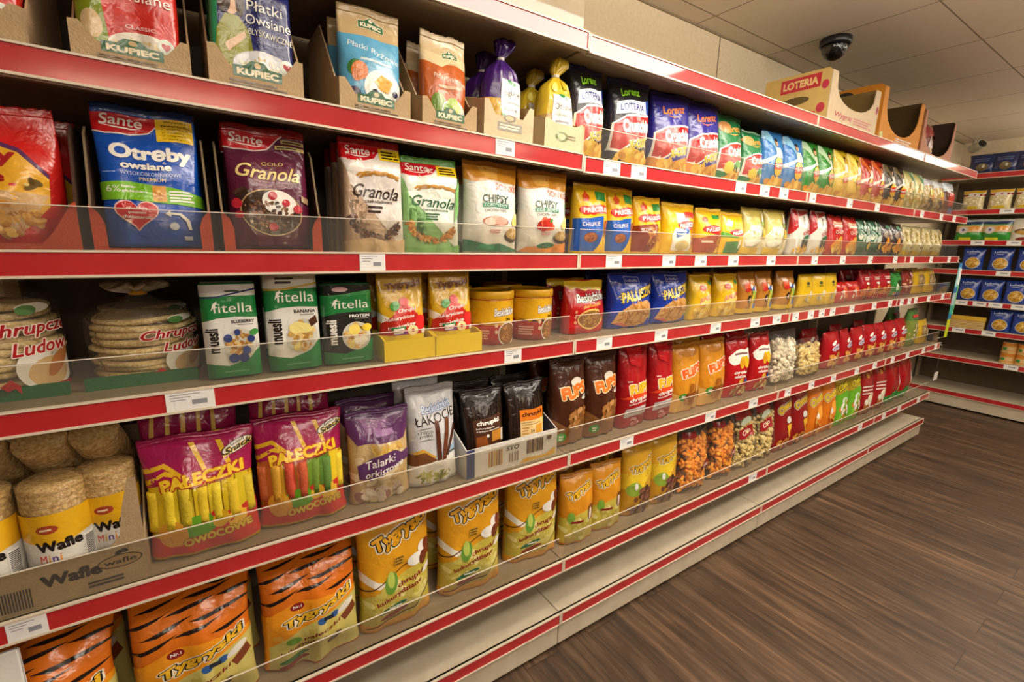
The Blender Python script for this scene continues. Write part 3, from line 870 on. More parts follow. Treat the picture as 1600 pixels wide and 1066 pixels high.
D('crisp_bag', 'palur', 'pillow', .165, .168, .075, 'EDBE1E', [E('D4481E', .22, .75, .09, .06), R('2E8A3E', .5, .78, .85, .87), G('A8482E', [(0, .04), (0, .36), (.4, .42), (.74, .5), (.66, .2), (.6, .04)]), E('D42A22', .52, .55, .40, .09), T(W_, 'PALUSZKI', .52, .55, .6, .08, b=.03, rot=6), lines('F0D8C0', .1, .5, .24, .32, 1), B(['C8742E', 'A8541E'], .8, .3, .14, .2, 20, .1, 7)], seed=22, seal='E6B41A')
D('crisp_bag', 'palug', 'pillow', .16, .16, .075, 'EDBE1E', [G(W_, [(.1, .7), (.25, .85), (.4, .8), (.3, .66)]), G('5AA83C', [(0, .04), (0, .42), (.5, .40), (.95, .52), (.95, .62), (.5, .5), (.2, .5), (0, .55)]), G('4A8A4A', [(.1, .04), (.1, .3), (.5, .34), (.75, .2), (.7, .04)]), E('D42A22', .55, .53, .36, .09), T(W_, 'PALUSZKI', .55, .53, .56, .08, b=.03, rot=6), E(W_, .62, .26, .05, .12, -30)], seed=23, seal='E6B41A')
D('snack_bag', 'pale', 'pillow', .17, .19, .085, 'C9B85C', [G('F0E6C8', [(.05, .02), (.02, .40), (.2, .62), (.6, .66), (.98, .5), (.95, .02)]), B(['E8DAB0', 'F6EED6', 'DCC98C'], .5, .38, .42, .26, 80, .045, 2), G('8AB84A', [(.62, .60), (.70, .72), (.80, .72), (.82, .62)]), G(W_, [(.66, .70), (.72, .95), (.78, .72)]), R('D8B01E', .62, .36, .88, .56), G('F2F0E6', [(.05, .30), (.55, .34), (.50, .24), (.1, .18)]), R('D8B43A', .0, .02, .5, .16)], single=True, nu=10, nv=12, seed=25)
D('snack_bag', 'whitered', 'pillow', .155, .205, .075, 'D9D4CC', [G('B81C22', [(0, .98), (0, .45), (.18, .60), (.25, .98)]), G('A83A34', [(.3, .97), (.3, .84), (.95, .92), (.95, .97)]), B([W_, 'E6E2DA'], .62, .66, .3, .16, 14, .12, 2), T('B83A34', 'CHIPS', .6, .5, .5, .07, rot=8), E('2A6A4A', .62, .38, .24, .06, 10), G('1C2420', [(.34, .16), (.36, .34), (.6, .30), (.86, .36), (.84, .18)]), B(CHIP, .5, .13, .42, .07, 26, .07)], single=True, nu=10, nv=12, seed=27)
D('snack_bag', 'redorange', 'pillow', .15, .195, .075, 'B4201E', [R('C86A50', .15, .68, .9, .85), lines('F0C0A0', .2, .85, .70, .84, 2), T('F0C8B8', 'CHIPS', .55, .58, .6, .09), E('E8942A', .35, .25, .26, .14, 20), E('F0A63C', .66, .32, .24, .16, -20), B(CHIP, .5, .2, .4, .13, 20, .09)], single=True, nu=10, nv=12, seed=29)
D('snack_bag', 'greengrey', 'pillow', .165, .19, .075, '3A6A50', [B(['7AA88E', '5A8A72', 'B8CDB8', 'DCE0CC'], .5, .65, .45, .28, 40, .09, 1.5), G('C8D8CC', [(.3, .5), (.9, .62), (.9, .45), (.4, .36)]), E('E6C22E', .7, .28, .14, .1), G('2A4A3E', [(0, .03), (0, .28), (.5, .14), (1, .10), (1, .03)])], single=True, nu=10, nv=12, seed=31)
D('snack_bag', 'blackorange', 'pillow', .165, .185, .075, '3A2E30', [E('6A9A7E', .5, .86, .2, .06), B(['8A7A70', '6A5A58', 'A8988A'], .5, .62, .4, .14, 24, .1, 1.4), B(['E89A24', 'F0AE3A', 'D8861C'], .36, .28, .2, .2, 18, .11, 1.5), B(['E0A040', 'C8862A'], .7, .26, .18, .14, 12, .09, 1.5)], single=True, nu=10, nv=12, seed=33)
D('snack_bag', 'creamy', 'pillow', .165, .18, .075, 'CBBE8C', [B(['E6DCB4', 'D4C07E', 'F0E8CC', 'A8924E'], .5, .55, .45, .36, 60, .07, 1.8), G('C9A22E', [(.0, .04), (.0, .2), (.5, .1), (1, .18), (1, .04)])], single=True, nu=10, nv=12, seed=35)

# ------------------------------------------------------------------ middle shelf: muesli boxes, crisps, tubs, stick packs
def fitella(ink, panel, name, hat, pic):
    return [R('1E7A3C', 0, .0, 1, .985), G(panel, [(.0, .16), (.0, .60), (.25, .635), (.6, .645), (1, .63), (1, .30), (.85, .24), (.7, .17), (.4, .12)]), hat,
            T('E8E6DA', 'fitella', .56, .745, .72, .105, b=.0), G('E8E6DA', [(.17, .72), (.21, .79), (.29, .82), (.25, .76)]), T(ink, 'muesli', .15, .40, .52, .115, rot=90, b=.04), T(ink if ink == K_ else W_, name, .72, .595, .42, .036, b=.02),
            lines('8A8880', .62, .92, .55, .57, 1), pic, lines('5A9A6E', .3, .9, .045, .075, 1)]
def bowl(cols, extra): return [E('C8C4B8', .64, .34, .30, .18, -15), B(cols, .64, .34, .26, .15, 55, .055), extra]
D('muesli_box', 'mu1', 'box', .094, .185, .055, '1E7A3C', fitella(K_, 'DAD7D2', 'BLUEBERRY', [R('CFCBC4', 0, .87, 1, .99), G('2A3A6A', [(0, .86), (.3, .87), (1, .95), (1, .93), (.3, .855), (0, .845)]), E('3A4A3A', .57, .92, .14, .012)], bowl(['C8A058', 'B0803A', 'DDBE7C', 'A06C2C'], [E('2E3E78', .42, .42, .08, .045), E('2E3E78', .84, .40, .07, .04), E('34488A', .74, .28, .08, .045), E('2E3E78', .60, .48, .06, .035), E('3E8A3E', .9, .47, .08, .035, 30), E('34488A', .5, .2, .1, .05), E('2E3E78', .68, .2, .1, .05)])), seed=1, nu=10, nv=10, basekind='matte', cat='box')
D('muesli_box', 'mu2', 'box', .101, .207, .055, '1E7A3C', fitella(K_, 'E0DDD6', 'BANANA', [R('D8D4C6', 0, .83, 1, .99), G('C8A83A', [(0, .825), (.4, .835), (1, .89), (1, .87), (.4, .815), (0, .81)]), lines(K_, .2, .58, .87, .95, 2)], bowl(['C8A058', 'E8D078', 'DDBE7C', 'B0803A'], [E('EAD98A', .56, .43, .17, .06), E('EAD98A', .70, .42, .16, .05), E('B0803A', .7, .32, .05, .02), G('4A2A1C', [(.78, .50), (.92, .55), (.95, .47), (.82, .43)])])), seed=1, nu=10, nv=10, basekind='matte', cat='box')
D('muesli_box', 'mu3', 'box', .107, .178, .055, '1E7A3C', fitella('D8D4CC', '23211F', 'PROTEIN', [R('1A1F1C', 0, .86, 1, .99), G('3A8A4A', [(0, .85), (.4, .87), (1, .92), (1, .86)]), E('C8A0A0', .35, .93, .16, .03)], bowl(['D8B068', 'E8D078', 'EDE2C4', 'B0803A'], [E('F0D86A', .6, .42, .12, .07), E('E8C83A', .86, .44, .1, .05), E('F2EAD6', .72, .28, .14, .06), E('C83A2E', .7, .35, .03, .02)])), seed=1, nu=10, nv=10, basekind='matte', cat='box')
D('crisp_bag', 'zoo', 'pouch', .118, .205, .065, 'D8A91E', [R('F0D41E', 0, .02, 1, .26), T('8A5A3A', 'Tygryski', .55, .83, .80, .11, b=.05, o='D8B070', rot=8), G('F0ECE2', [(0, .42), (0, .52), (.2, .46), (.15, .38)]),
    G('C02A20', [(.0, .26), (.02, .40), (.25, .50), (.42, .62), (.6, .60), (.8, .5), (.9, .36), (.85, .26)]), T(W_, 'Chrupki', .56, .545, .42, .055, b=.01, sh=.2, o='C02A20', rot=8), T(W_, 'kukurydziane', .40, .46, .62, .05, b=.01, sh=.2, o='C02A20', rot=6), T(W_, 'truskawkowe', .46, .375, .66, .05, b=.01, sh=.2, o='C02A20', rot=8),
    E('D82A2A', .86, .40, .13, .09, 20), E('F2D8A0', .66, .31, .13, .06), E('B83A20', .66, .31, .04, .022), E('4A9A3A', .3, .60, .1, .05, 40), R('2E8A4A', .2, .325, .5, .36), R('8A4AA0', .26, .265, .52, .30), lines(W_, .24, .48, .27, .355, 2), E('D84040', .5, .64, .1, .05), E('F2EEE6', .92, .29, .07, .03)],
    seed=41, seal='D0A01C', nu=16, nv=20)
D('snack_tub', 'tub', 'tube', .13, .142, .13, 'B52A22', [R('E2AC1E', 0, .44, 1, .86), G('E2AC1E', [(0, .44), (.1, .38), (.2, .43), (.3, .38), (.4, .43), (.5, .38), (.6, .43), (.7, .38), (.8, .43), (.9, .38), (1, .44)]), T(W_, 'Beskidzkie', .70, .64, .46, .15, b=.02, sh=.25, o='1A2A6A', rot=4), T(K_, 'mix', .80, .49, .13, .07, b=.03, sh=.3),
    E('E8E0D0', .78, .2, .22, .24), E('8A5A2A', .78, .2, .2, .21), B(['B87A3A', '9A5E28', 'D49A54'], .78, .2, .15, .16, 26, .05, 5), E('E8C8A0', .52, .38, .035, .04), E('E8C8A0', .52, .25, .035, .04), lines('D8A090', .1, .4, .1, .3, 4)],
    seed=1, nu=20, nv=6, caps='D8A41C', cat='tub')
def tub_lid(s):
    bm = bmesh.new()
    add_lathe(bm, [(.064, .124), (.0675, .1255), (.0675, .1445), (.0655, .1465), (.058, .1468), (.057, .1448), (.001, .1446)], 32)
    return [('lid', done(bm, 'tub_lid'))]
def with_mat(fn, m):
    def g(s):
        r = fn(s)
        for _, me in r:
            if not me.materials: me.materials.append(m)
        return r
    return g
DESIGNS['tub'].extra = with_mat(tub_lid, mat('E2AC1E', 'plastic'))
D('pretzel_stick_box', 'besk', 'pouch', .165, .168, .07, 'B81A1C', [G('EDCB2A', [(0, .99), (0, .90), (.15, .82), (.3, .86), (.5, .80), (.7, .86), (.9, .78), (1, .84), (1, .99)]), T(W_, 'Beskidzkie', .58, .68, .76, .15, b=.02, sh=.25, o='1A1A4A', rot=3), T('EDB83A', 'paluszki', .58, .53, .5, .085, b=.0, sh=.3, rot=5),
    E('E8C06A', .55, .27, .33, .20), E('8A5A22', .55, .27, .30, .17), B(['C08838', 'A87028', 'D8A450'], .54, .27, .24, .13, 40, .05, 6), E('B81A1C', .86, .38, .10, .08), [E('EDCB7A', .62 + .05 * k, .47 - .015 * k * k, .012, .01) for k in range(6)], [E('D89A6A', .17, .42 - .1 * k, .03, .03) for k in range(3)]], seed=43, nu=16, nv=18, cat='box')
D('pretzel_stick_bag', 'lub', 'pillow', .215, .188, .085, '1A3AA8', [R('C8CEE0', .28, .80, .62, .93), R('1A3AA8', .29, .81, .61, .92), T('DDE2F0', 'Lubella', .45, .865, .26, .05, b=.0), T('E8C83A', 'PALUSZKI', .56, .62, .82, .18, b=.035, sh=.15, o='141E50', rot=9), lines('C88A3A', .5, .85, .46, .5, 1),
    G('D0A060', [(.05, .1), (.12, .3), (.35, .44), (.75, .5), (.92, .42), (.9, .2), (.75, .06), (.3, .03)]), B(['B87A34', '9A5E22', 'D09A50', 'C08640'], .5, .25, .38, .17, 70, .1, 9), G('C86A5A', [(.05, .1), (.3, .03), (.4, .03), (.2, .12)]), G('6AA87A', [(.86, .14), (.92, .3), (.96, .26), (.9, .1)]), [G('E8C83A', [(.09 + .02 * k, .58 - .05 * k), (.14 + .02 * k, .60 - .05 * k), (.14 + .02 * k, .575 - .05 * k)]) for k in range(3)]], seed=45, nu=16, nv=18, seal='16309A')
D('snack_bag', 'jun', 'pillow', .15, .172, .075, 'E4B81E', [E('C8301E', .42, .72, .14, .07), lines('F0C8A0', .34, .5, .70, .74, 1), E('3A8A4A', .82, .82, .08, .05), E('F0D870', .58, .40, .3, .1, 10), T('C83A2A', 'JUNIORKI', .58, .48, .70, .14, b=.02, sh=.2, o='F4E2B0', rot=10), B(['D8B04A', 'C8963A', 'EAD07A'], .5, .18, .4, .14, 50, .05, 1.3)], seed=47, seal='DCB01C')
D('snack_bag', 'toys', 'pillow', .16, .178, .075, 'B87A2A', [E('D8521E', .3, .66, .14, .11), E('C82A1E', .3, .58, .12, .05), E('2E5AA8', .62, .62, .2, .05), E('E8E2D6', .5, .66, .1, .06), E('E8E2D6', .78, .6, .1, .08), E(K_, .84, .68, .06, .06), E(K_, .38, .36, .1, .1), E('E0B098', .42, .34, .07, .06), E('3A6AB8', .72, .2, .16, .07), G('8AB04A', [(.5, .3), (.55, .56), (.7, .56), (.68, .3)]), R('E0B81E', 0, .03, 1, .14), G('D8B43A', [(.5, .14), (.55, .5), (.62, .5), (.6, .14)])], single=True, nu=10, nv=12, seed=49)
D('snack_bag', 'yelbag', 'pillow', .155, .16, .05, 'DDB61A', [E('3A4A22', .5, .72, .1, .05), lines('6A6A2A', .35, .65, .6, .66, 1), E('D8D2B0', .7, .4, .12, .1), B(['D0C8A8', 'A8A08A'], .4, .25, .14, .1, 10, .05)], single=True, nu=8, nv=10, seed=51)
D('snack_bag', 'redlow', 'pillow', .20, .11, .07, 'B81E18', [G('D8541E', [(.1, .2), (.4, .7), (.8, .75), (.9, .3)]), B([W_, 'D8CDC8'], .3, .4, .14, .2, 8, .06), E('E8DCD0', .9, .7, .05, .12)], single=True, nu=8, nv=10, seed=53)
D('snack_bag', 'redpretz', 'pillow', .165, .17, .07, 'A81622', [lines('E8D8D0', .25, .75, .66, .78, 2), E(W_, .5, .56, .2, .04), B(['C87A3A', 'E09A50', 'B0602A'], .5, .25, .42, .18, 40, .07)], single=True, nu=8, nv=10, seed=55)
D('snack_bag', 'greenbag', 'pillow', .15, .15, .07, '2E8A3A', [E('1A3A20', .5, .55, .2, .16), E('C8DCC0', .3, .4, .12, .14), R('1E3A8A', .3, .02, .7, .2), E('D88A6A', .2, .12, .12, .06)], single=True, nu=8, nv=10, seed=57)
D('snack_bag', 'mixnut', 'pillow', .17, .165, .07, '8A2A26', [B(['B87A5A', '7A3A30', 'D0A080'], .5, .45, .42, .34, 40, .07), E('D8A0A0', .6, .8, .18, .08)], single=True, nu=8, nv=10, seed=58)
D('snack_bag', 'goldbag', 'pillow', .2, .165, .07, 'C8A21E', [R('9A7A4A', .25, .3, .9, .78), B(['A8906A', '7A6A4A', 'C0A880'], .55, .54, .3, .2, 40, .05), R('DDB01E', 0, .03, 1, .2)], single=True, nu=8, nv=10, seed=59)

# ------------------------------------------------------------------ lower shelf
def paleczki(sticks):
    n = len(sticks)
    return [[R(c, .03 + i * .94 / n, .20, .03 + (i + .9) * .94 / n, .68) for i, c in enumerate(sticks)], [R('8A6A10', .03 + (i + .9) * .94 / n, .20, .03 + (i + 1) * .94 / n, .68) for i in range(n)],
            G('A01850', [(0, .62), (.2, .66), (.6, .655), (1, .62), (1, .985), (0, .985)]), [G('E0B022', [(.0, .62 + q), (.18, .70 + q * .6), (.36, .66), (.38, .675), (.2, .735 + q * .6), (.0, .66 + q)]) for q in (.02, .12)], [G('E0B022', [(x, .93), (x + .05, .93), (x + .16, .70), (x + .12, .69)]) for x in (.42, .66)],
            E('5A3018', .86, .855, .16, .05, 18), E('E8E4DA', .86, .855, .14, .042, 18), T('5A3A18', 'Good', .86, .885, .13, .03, rot=18), T(K_, 'Snack', .87, .85, .26, .05, sh=.3, b=.04, o='E8C02A', rot=18),
            T('EFC62C', 'PAŁECZKI', .53, .66, .78, .10, b=.05, o='B0302A', ow=.10, rot=6), T('8A1A2A', 'kukurydziane', .60, .602, .40, .022, b=.02, rot=6),
            G('C8342A', [(0, .03), (0, .22), (.3, .18), (.5, .28), (.75, .34), (1, .36), (1, .03)]), E('5E9A22', .45, .26, .2, .09, 5), E('E0A030', .22, .22, .13, .12, 20), E('E8B83A', .82, .26, .12, .07, 60), E('E0B028', .66, .28, .1, .06, 60), E('C8302A', .62, .335, .05, .03), E('C8302A', .92, .335, .06, .03), E('B8283A', .98, .28, .08, .05),
            G('C8342A', [(0, .03), (0, .11), (.35, .11), (.6, .05), (1, .1), (1, .03)]), T('D8B83A', 'OWOCOWE', .62, .155, .64, .07, b=.05, o='8A4A1A', rot=6), R('E2AE28', .94, .38, .99, .6)]
def sticks(cols, v0, v1, rad, u0=-.9, u1=.9):
    def f(s):
        S = surface(s.kind, s.w, s.h, s.d, s.seed, s.o)
        n = len(cols); us = np.linspace(u0, u1, n)
        bm = bmesh.new(); slots = []
        for u, c in zip(us, cols):
            m = speckle('corn_stick_' + c, c, c, 150, .75, .7) if ('corn_stick_' + c) not in MATS else MATS['corn_stick_' + c]
            if m not in slots: slots.append(m)
            mi = slots.index(m)
            vs = np.linspace(v0, v1, 6)
            P = S(np.full(6, u * .97), vs) + np.array([0, rad * .62, 0])
            rings = []
            for p in P: rings.append([bm.verts.new((p[0] + rad * math.cos(6.2832 * k / 12), p[1] + rad * math.sin(6.2832 * k / 12), p[2])) for k in range(12)])
            for a, b in zip(rings[:-1], rings[1:]):
                for k in range(12):
                    fc = bm.faces.new((a[k], a[(k + 1) % 12], b[(k + 1) % 12], b[k])); fc.smooth = True; fc.material_index = mi
            for fc in (bm.faces.new(rings[0][::-1]), bm.faces.new(rings[-1])): fc.material_index = mi
        me = done(bm, 'corn_sticks')
        for m in slots: me.materials.append(m)
        return [('corn_sticks', me)]
    return f
YS = ['D8B81E', 'E4C828', 'C8B022', 'DCBC20', 'E6CC2E', 'D8B81E', 'CDB424']
MS = ['B85A2A', 'D09A2A', 'C84A30', 'C0542E', '6A8A2A', '5A8230', 'DCC028']
D('corn_stick_bag', 'pal1', 'pillow', .195, .246, .085, 'D8AE1E', paleczki(YS), extra=sticks(YS, .27, .59, .0125), seed=61, nu=18, nv=24, seal='941648')
D('corn_stick_bag', 'pal2', 'pillow', .187, .250, .085, 'D8AE1E', paleczki(MS), extra=sticks(MS, .27, .59, .012), seed=63, nu=18, nv=24, seal='941648')
D('corn_stick_bag', 'palfold', 'pillow', .185, .345, .055, '961448', [[G('E0B45A', [(.08 + .16 * i, .62), (.13 + .16 * i, .62), (.20 + .14 * i, .90), (.17 + .14 * i, .90)]) for i in range(5)], E('C8506A', .5, .5, .4, .03)], seed=65, wr=2.2, fold=(.66, 70), nu=12, nv=18)
D('wafer_bag', 'tal', 'pillow', .158, .232, .08, 'C6A878', [B(['D8C298', 'C4A570', 'E6D6B2', 'B89660'], .5, .33, .46, .33, 90, .085, 1.7), G('5E3060', [(0, .99), (0, .80), (.12, .68), (.5, .74), (.9, .66), (1, .78), (1, .99)]), G('8A5A8A', [(.2, .92), (.3, .76), (.6, .80), (.62, .9)]), R('9A6AA0', .42, .74, .72, .80),
    B(['C9A04A', 'DDBB66'], .55, .60, .3, .03, 14, .08, 3), G('5E3566', [(.12, .30), (.1, .46), (.28, .50), (.5, .56), (.72, .58), (.80, .52), (1, .54), (1, .44), (.6, .36), (.3, .26)]), T(W_, 'Talarki', .48, .475, .5, .085, b=.012, sh=.25, rot=12), T(W_, 'orkiszowe', .54, .375, .66, .075, b=.012, sh=.25, rot=12), B(['E4D8C6', '9A6A6A', 'D0BDB0'], .5, .10, .42, .06, 18, .1)], seed=67, nu=18, nv=24, wr=1.5, seal='4A2450')
D('wafer_bag', 'lak', 'pillow', .142, .265, .08, 'D2D2D6', [T('DCE6F4', 'Beskidzkie', .55, .80, .62, .085, b=.02, sh=.25, o='2A5AA8', rot=7), T('2A2220', 'ŁAKOCIE', .52, .695, .84, .095, b=.0, rot=7), T('6A6460', 'choco', .28, .57, .30, .04, b=-.0, rot=5), T('6A6460', 'pałki', .29, .525, .26, .04, b=-.0, rot=5), E('6A6460', .28, .60, .16, .004, 8), E('6A6460', .3, .485, .16, .004, 8),
    G('9AB8D4', [(.0, .12), (.0, .34), (.3, .28), (.7, .36), (1, .40), (1, .12)]), G('D8A83A', [(.0, .36), (.2, .40), (.5, .30), (.3, .28)]), G('7A4A2A', [(0, .20), (0, .34), (.25, .36), (.5, .27), (.3, .2)]), G('EDEAE4', [(0, .04), (0, .22), (.3, .24), (.6, .28), (1, .30), (1, .04)]),
    G('5A2E1C', [(.50, .26), (.60, .26), (.56, .66), (.48, .66)]), G('6A3822', [(.60, .25), (.70, .26), (.80, .66), (.70, .66)]), G('4E2616', [(.68, .30), (.76, .28), (.98, .58), (.92, .60)]), E('7A4630', .52, .66, .04, .012), E('7A4630', .75, .66, .05, .012), B(['B0B04A', '8A8A3A', 'C8C470'], .45, .10, .34, .06, 30, .07, 3), lines('5A4A40', .72, .95, .3, .33, 1)], seed=69, nu=18, nv=24, seal='C2C2C8')
def stickpack(lab):
    return [[R('2A1A12' if i % 2 else '332018', .04 + i * .0767, .04, .04 + (i + .8) * .0767, .80) for i in range(12)], [R('140C0A', .04 + (i + .8) * .0767, .04, .04 + (i + 1) * .0767, .80) for i in range(12)], lab]
D('corn_stick_bag', 'chr1', 'pillow', .15, .225, .06, '1A1210', stickpack([G('4A2A1A', [(.2, .22), (.16, .62), (.86, .66), (.92, .20)]), T(W_, 'chrupki', .53, .575, .56, .075, b=.045, rot=2), T(W_, 'kukurydziane', .45, .51, .44, .028, b=.02), T(W_, 'w polewie deserowej', .52, .475, .58, .028, b=.02, rot=1), E(W_, .5, .41, .035, .022), G('C8862A', [(.60, .32), (.60, .46), (.86, .46), (.86, .32)]), G('8A4A1E', [(.22, .26), (.22, .40), (.46, .42), (.5, .26)]), R('D8D2C8', .86, .30, .93, .46), G('1E120E', [(.4, .22), (.45, .28), (.9, .28), (.92, .2)])]), seed=71, nu=16, nv=20, wr=.6, seal='241A18')
D('corn_stick_bag', 'chr2', 'pillow', .158, .225, .06, '1A1210', stickpack([R('E8C88A', .26, .10, .90, .63), R('D8761E', .26, .48, .90, .63), T('4A1A12', 'chrupki', .58, .56, .54, .075, b=.045, rot=2), T('4A2A1A', 'kukurydziane', .45, .455, .34, .026, b=.01), T('4A2A1A', 'w polewie mlecznej', .55, .425, .5, .026, b=.01), lines('B88A4A', .3, .48, .25, .40, 4), R('E0A23A', .66, .22, .85, .40), T('3A2A1A', '54', .56, .33, .1, .05, b=.02), lines('6A4A2A', .3, .8, .12, .2, 3)]), seed=73, nu=16, nv=20, wr=.6, seal='241A18')
FL = lambda s, y, c='F0B428', o='F6EBD8', rr=6: T(c, s, .55, y, .74, .135, b=.07, o=o, ow=.09, rot=rr)
D('corn_puff_bag', 'flb', 'pillow', .148, .288, .085, '4A2414', [G('8A5A2E', [(0, .02), (0, .34), (.3, .24), (.5, .28), (1, .40), (1, .02)]), E('EFE9DC', .62, .74, .16, .05), FL('FLIPS', .64, 'E8782A', 'F4DDB0', 8), T(W_, 'kakaowe', .2, .69, .14, .02), E(W_, .9, .545, .13, .025, 6), T(K_, 'CZEKOLADA', .92, .545, .2, .022), B(['B07A3E', '96602A', 'C8935A', '7E4E20'], .62, .32, .32, .12, 22, .10, 1.7), E('3E9A2E', .22, .12, .12, .055), T(W_, 'BEZ', .22, .13, .12, .025, b=.03), lines(W_, .16, .28, .085, .11, 1)], seed=75, nu=16, nv=20, seal='3A1C12')
D('corn_puff_bag', 'flr', 'pillow', .143, .292, .085, 'A8141C', [FL('FLIPS', .50, 'E8B42A', 'F4E6C8', 4), T(W_, 'kakaowe', .2, .595, .14, .018), G('E0481E', [(.0, .38), (.25, .44), (1, .44), (1, .38)]), T(W_, 'chrupki', .5, .37, .66, .065, b=.03, rot=5), T(W_, 'kukurydziane', .5, .325, .66, .03, b=.02, rot=6), G('C8BEC0', [(.1, .14), (.12, .25), (.92, .30), (.9, .19)]), T('5A4A50', 'KLASYCZNE', .5, .225, .6, .04, b=.02, rot=6), B(['C86A6A', 'D8A0A0'], .45, .08, .24, .04, 9, .08), G('C81A24', [(.2, .99), (.25, .8), (.6, .76), (.75, .99)])], seed=77, nu=16, nv=20, seal='90101A')
D('corn_puff_bag', 'flo', 'pillow', .19, .272, .09, 'D08A22', [G('E0B060', [(0, .02), (0, .30), (.4, .22), (1, .30), (1, .02)]), E('B0701E', .5, .87, .34, .05), FL('FLIPS', .62, 'E8641E', 'F6EBD8', 10), E('3E9A2E', .24, .25, .11, .06), T(W_, 'BEZ', .24, .26, .11, .03, b=.03), B(['B8722A', '9A5A1E', 'D09048', '84481A'], .6, .26, .3, .16, 26, .09, 1.5)], seed=79, nu=14, nv=18, seal='BE7A1C')
D('corn_puff_bag', 'flw', 'pillow', .175, .265, .09, 'B0161C', [E(W_, .5, .68, .46, .12), E(W_, .25, .64, .2, .09), E(W_, .78, .72, .2, .09), lines('8A6A6A', .2, .8, .70, .76, 1), B(['E8B42A', 'D89A1E'], .55, .60, .32, .06, 12, .09, 1.2), T(W_, 'chrupki', .42, .42, .5, .06, b=.03), T(W_, 'mleczne', .42, .36, .44, .05, b=.02), E('2A4A8A', .7, .28, .12, .04), E('D8A83A', .45, .27, .1, .05), B(['C8A058', 'A87E3A', 'E0C284'], .5, .12, .36, .08, 26, .07)], seed=81, nu=14, nv=18, seal='96121A')
D('snack_bag', 'redhill', 'pillow', .18, .20, .085, 'A8141E', [E('C8C4D8', .5, .60, .26, .07, 12), T('6A1A2A', 'Chio', .5, .60, .4, .07, sh=.2, rot=12), E(W_, .4, .72, .14, .04, 20), B(['D89A4A', 'C07E30', 'EAB868'], .55, .22, .40, .2, 30, .085, 1.3)], single=True, nu=10, nv=12, seed=83)
D('snack_bag', 'greenmix', 'pillow', .18, .26, .08, '7A8A3A', [R('4A7A3A', 0, .7, 1, .98), B(['C8B87A', 'A8985A', 'D8CC9A'], .5, .4, .42, .3, 30, .08), R('B8342A', .2, .76, .8, .84)], single=True, nu=8, nv=10, seed=85)

# ------------------------------------------------------------------ bottom shelf
TIG = lambda: [[G('1E1210', [(x, y), (x + .12, y + .014), (x + .26 + .04 * (i % 3), y + .03), (x + .44, y + .05), (x + .28, y + .012), (x + .14, y - .006)]) for i, (x, y) in enumerate([(-.05, .62), (.34, .655), (.66, .63), (.08, .69), (.48, .71), (-.06, .755), (.28, .77), (.68, .735), (.05, .83), (.42, .835), (.7, .81), (-.04, .90), (.3, .905), (.6, .89)])]]
D('corn_stick_bag', 'tigf', 'pillow', .224, .30, .085, 'D8701A', TIG() + [G('E8961E', [(0, .02), (0, .52), (.3, .60), (.7, .60), (1, .56), (1, .02)]), E('8A1A1A', .36, .565, .075, .032), T(W_, 'Nr.1', .36, .565, .09, .024, b=.02), T('E8B42A', 'Tygryski', .58, .50, .74, .085, b=.04, o=K_, ow=.09, rot=16, sh=.15),
    G('C8BC6A', [(.05, .02), (.05, .24), (.35, .36), (.7, .46), (1, .52), (1, .02)]), [R(c, .36 + .1 * i, .04, .445 + .1 * i, .32 + .03 * i) for i, c in enumerate(['CFBE62', 'C2B052', 'D8CA78', 'C8B658', 'D2C26A'])], E('2E5A9A', .60, .40, .045, .03), E('2E5A9A', .74, .425, .045, .03), R('222A38', .62, .395, .72, .43), E('E8E4DA', .86, .44, .1, .03, 25), G('7A3A1E', [(.8, .36), (.95, .44), (.98, .36), (.85, .30)]), 
    T('7A1E1A', 'pałeczki', .60, .30, .42, .045, b=.02, sh=.2, rot=16), T('7A1E1A', 'kukurydziane', .40, .20, .5, .045, b=.02, sh=.2, rot=16), E('3A7A3A', .30, .10, .16, .022, 14), E('8A3026', .30, .055, .16, .022, 14), E('5A4A2E', .72, .20, .09, .035, 20), R('E0A63A', .1, .30, .2, .36), E('6A9A3A', .3, .27, .08, .04)], seed=87, nu=18, nv=26, wr=1.8, fold=(.60, 70))
TYG = lambda big=True: [G('F0EBE0', [(-.0, .48), (.2, .40), (.35, .42), (.2, .46), (0, .56)]), T('E8A81E', 'Tygryski', .56, .80, .80, .135, b=.05, o=K_, ow=.09, rot=16, sh=.12), 
    G('C9B84A', [(0, .08), (0, .32), (.3, .40), (.6, .48), (1, .58), (1, .12), (.6, .08)]), B(['D8CC74', 'C2B24E', 'E2D88E', 'CABB5C'], .5, .27, .46, .14, 60, .075, 1.8), G('5A3A1A', [(0, .40), (.3, .46), (1, .66), (1, .65), (.3, .45), (0, .385)]), G('5A3A1A', [(.05, .05), (.3, .10), (.7, .14), (1, .28), (1, .265), (.7, .125), (.3, .085), (.05, .04)]),
    E('F0EDE4', .72, .56, .12, .05, 20), E('EDE8DC', .84, .63, .08, .05, 40), E('6A9A3A', .36, .42, .09, .09, -10), E('B8C85A', .36, .45, .05, .07), E('6E3018', .84, .54, .07, .06), E('7A3418', .93, .60, .07, .08, 20), E('EFEAE0', .90, .42, .08, .03, 30),
    T('8A2220', 'chrupki', .64, .40, .40, .055, b=.02, rot=14), T('8A2220', 'kukurydziane', .48, .31, .66, .055, b=.025, rot=14), E('2E6A4A', .38, .20, .20, .022, 12), E('8A3A2A', .40, .145, .20, .022, 12), lines(W_, .32, .5, .19, .215, 1), R('C89A2A', .42, .55, .56, .62), lines('6A4A1A', .43, .55, .55, .62, 3)]
D('corn_puff_bag', 'tyg', 'pillow', .205, .335, .10, 'E0A01E', TYG(), seed=89, nu=18, nv=24, seal='D0921A')
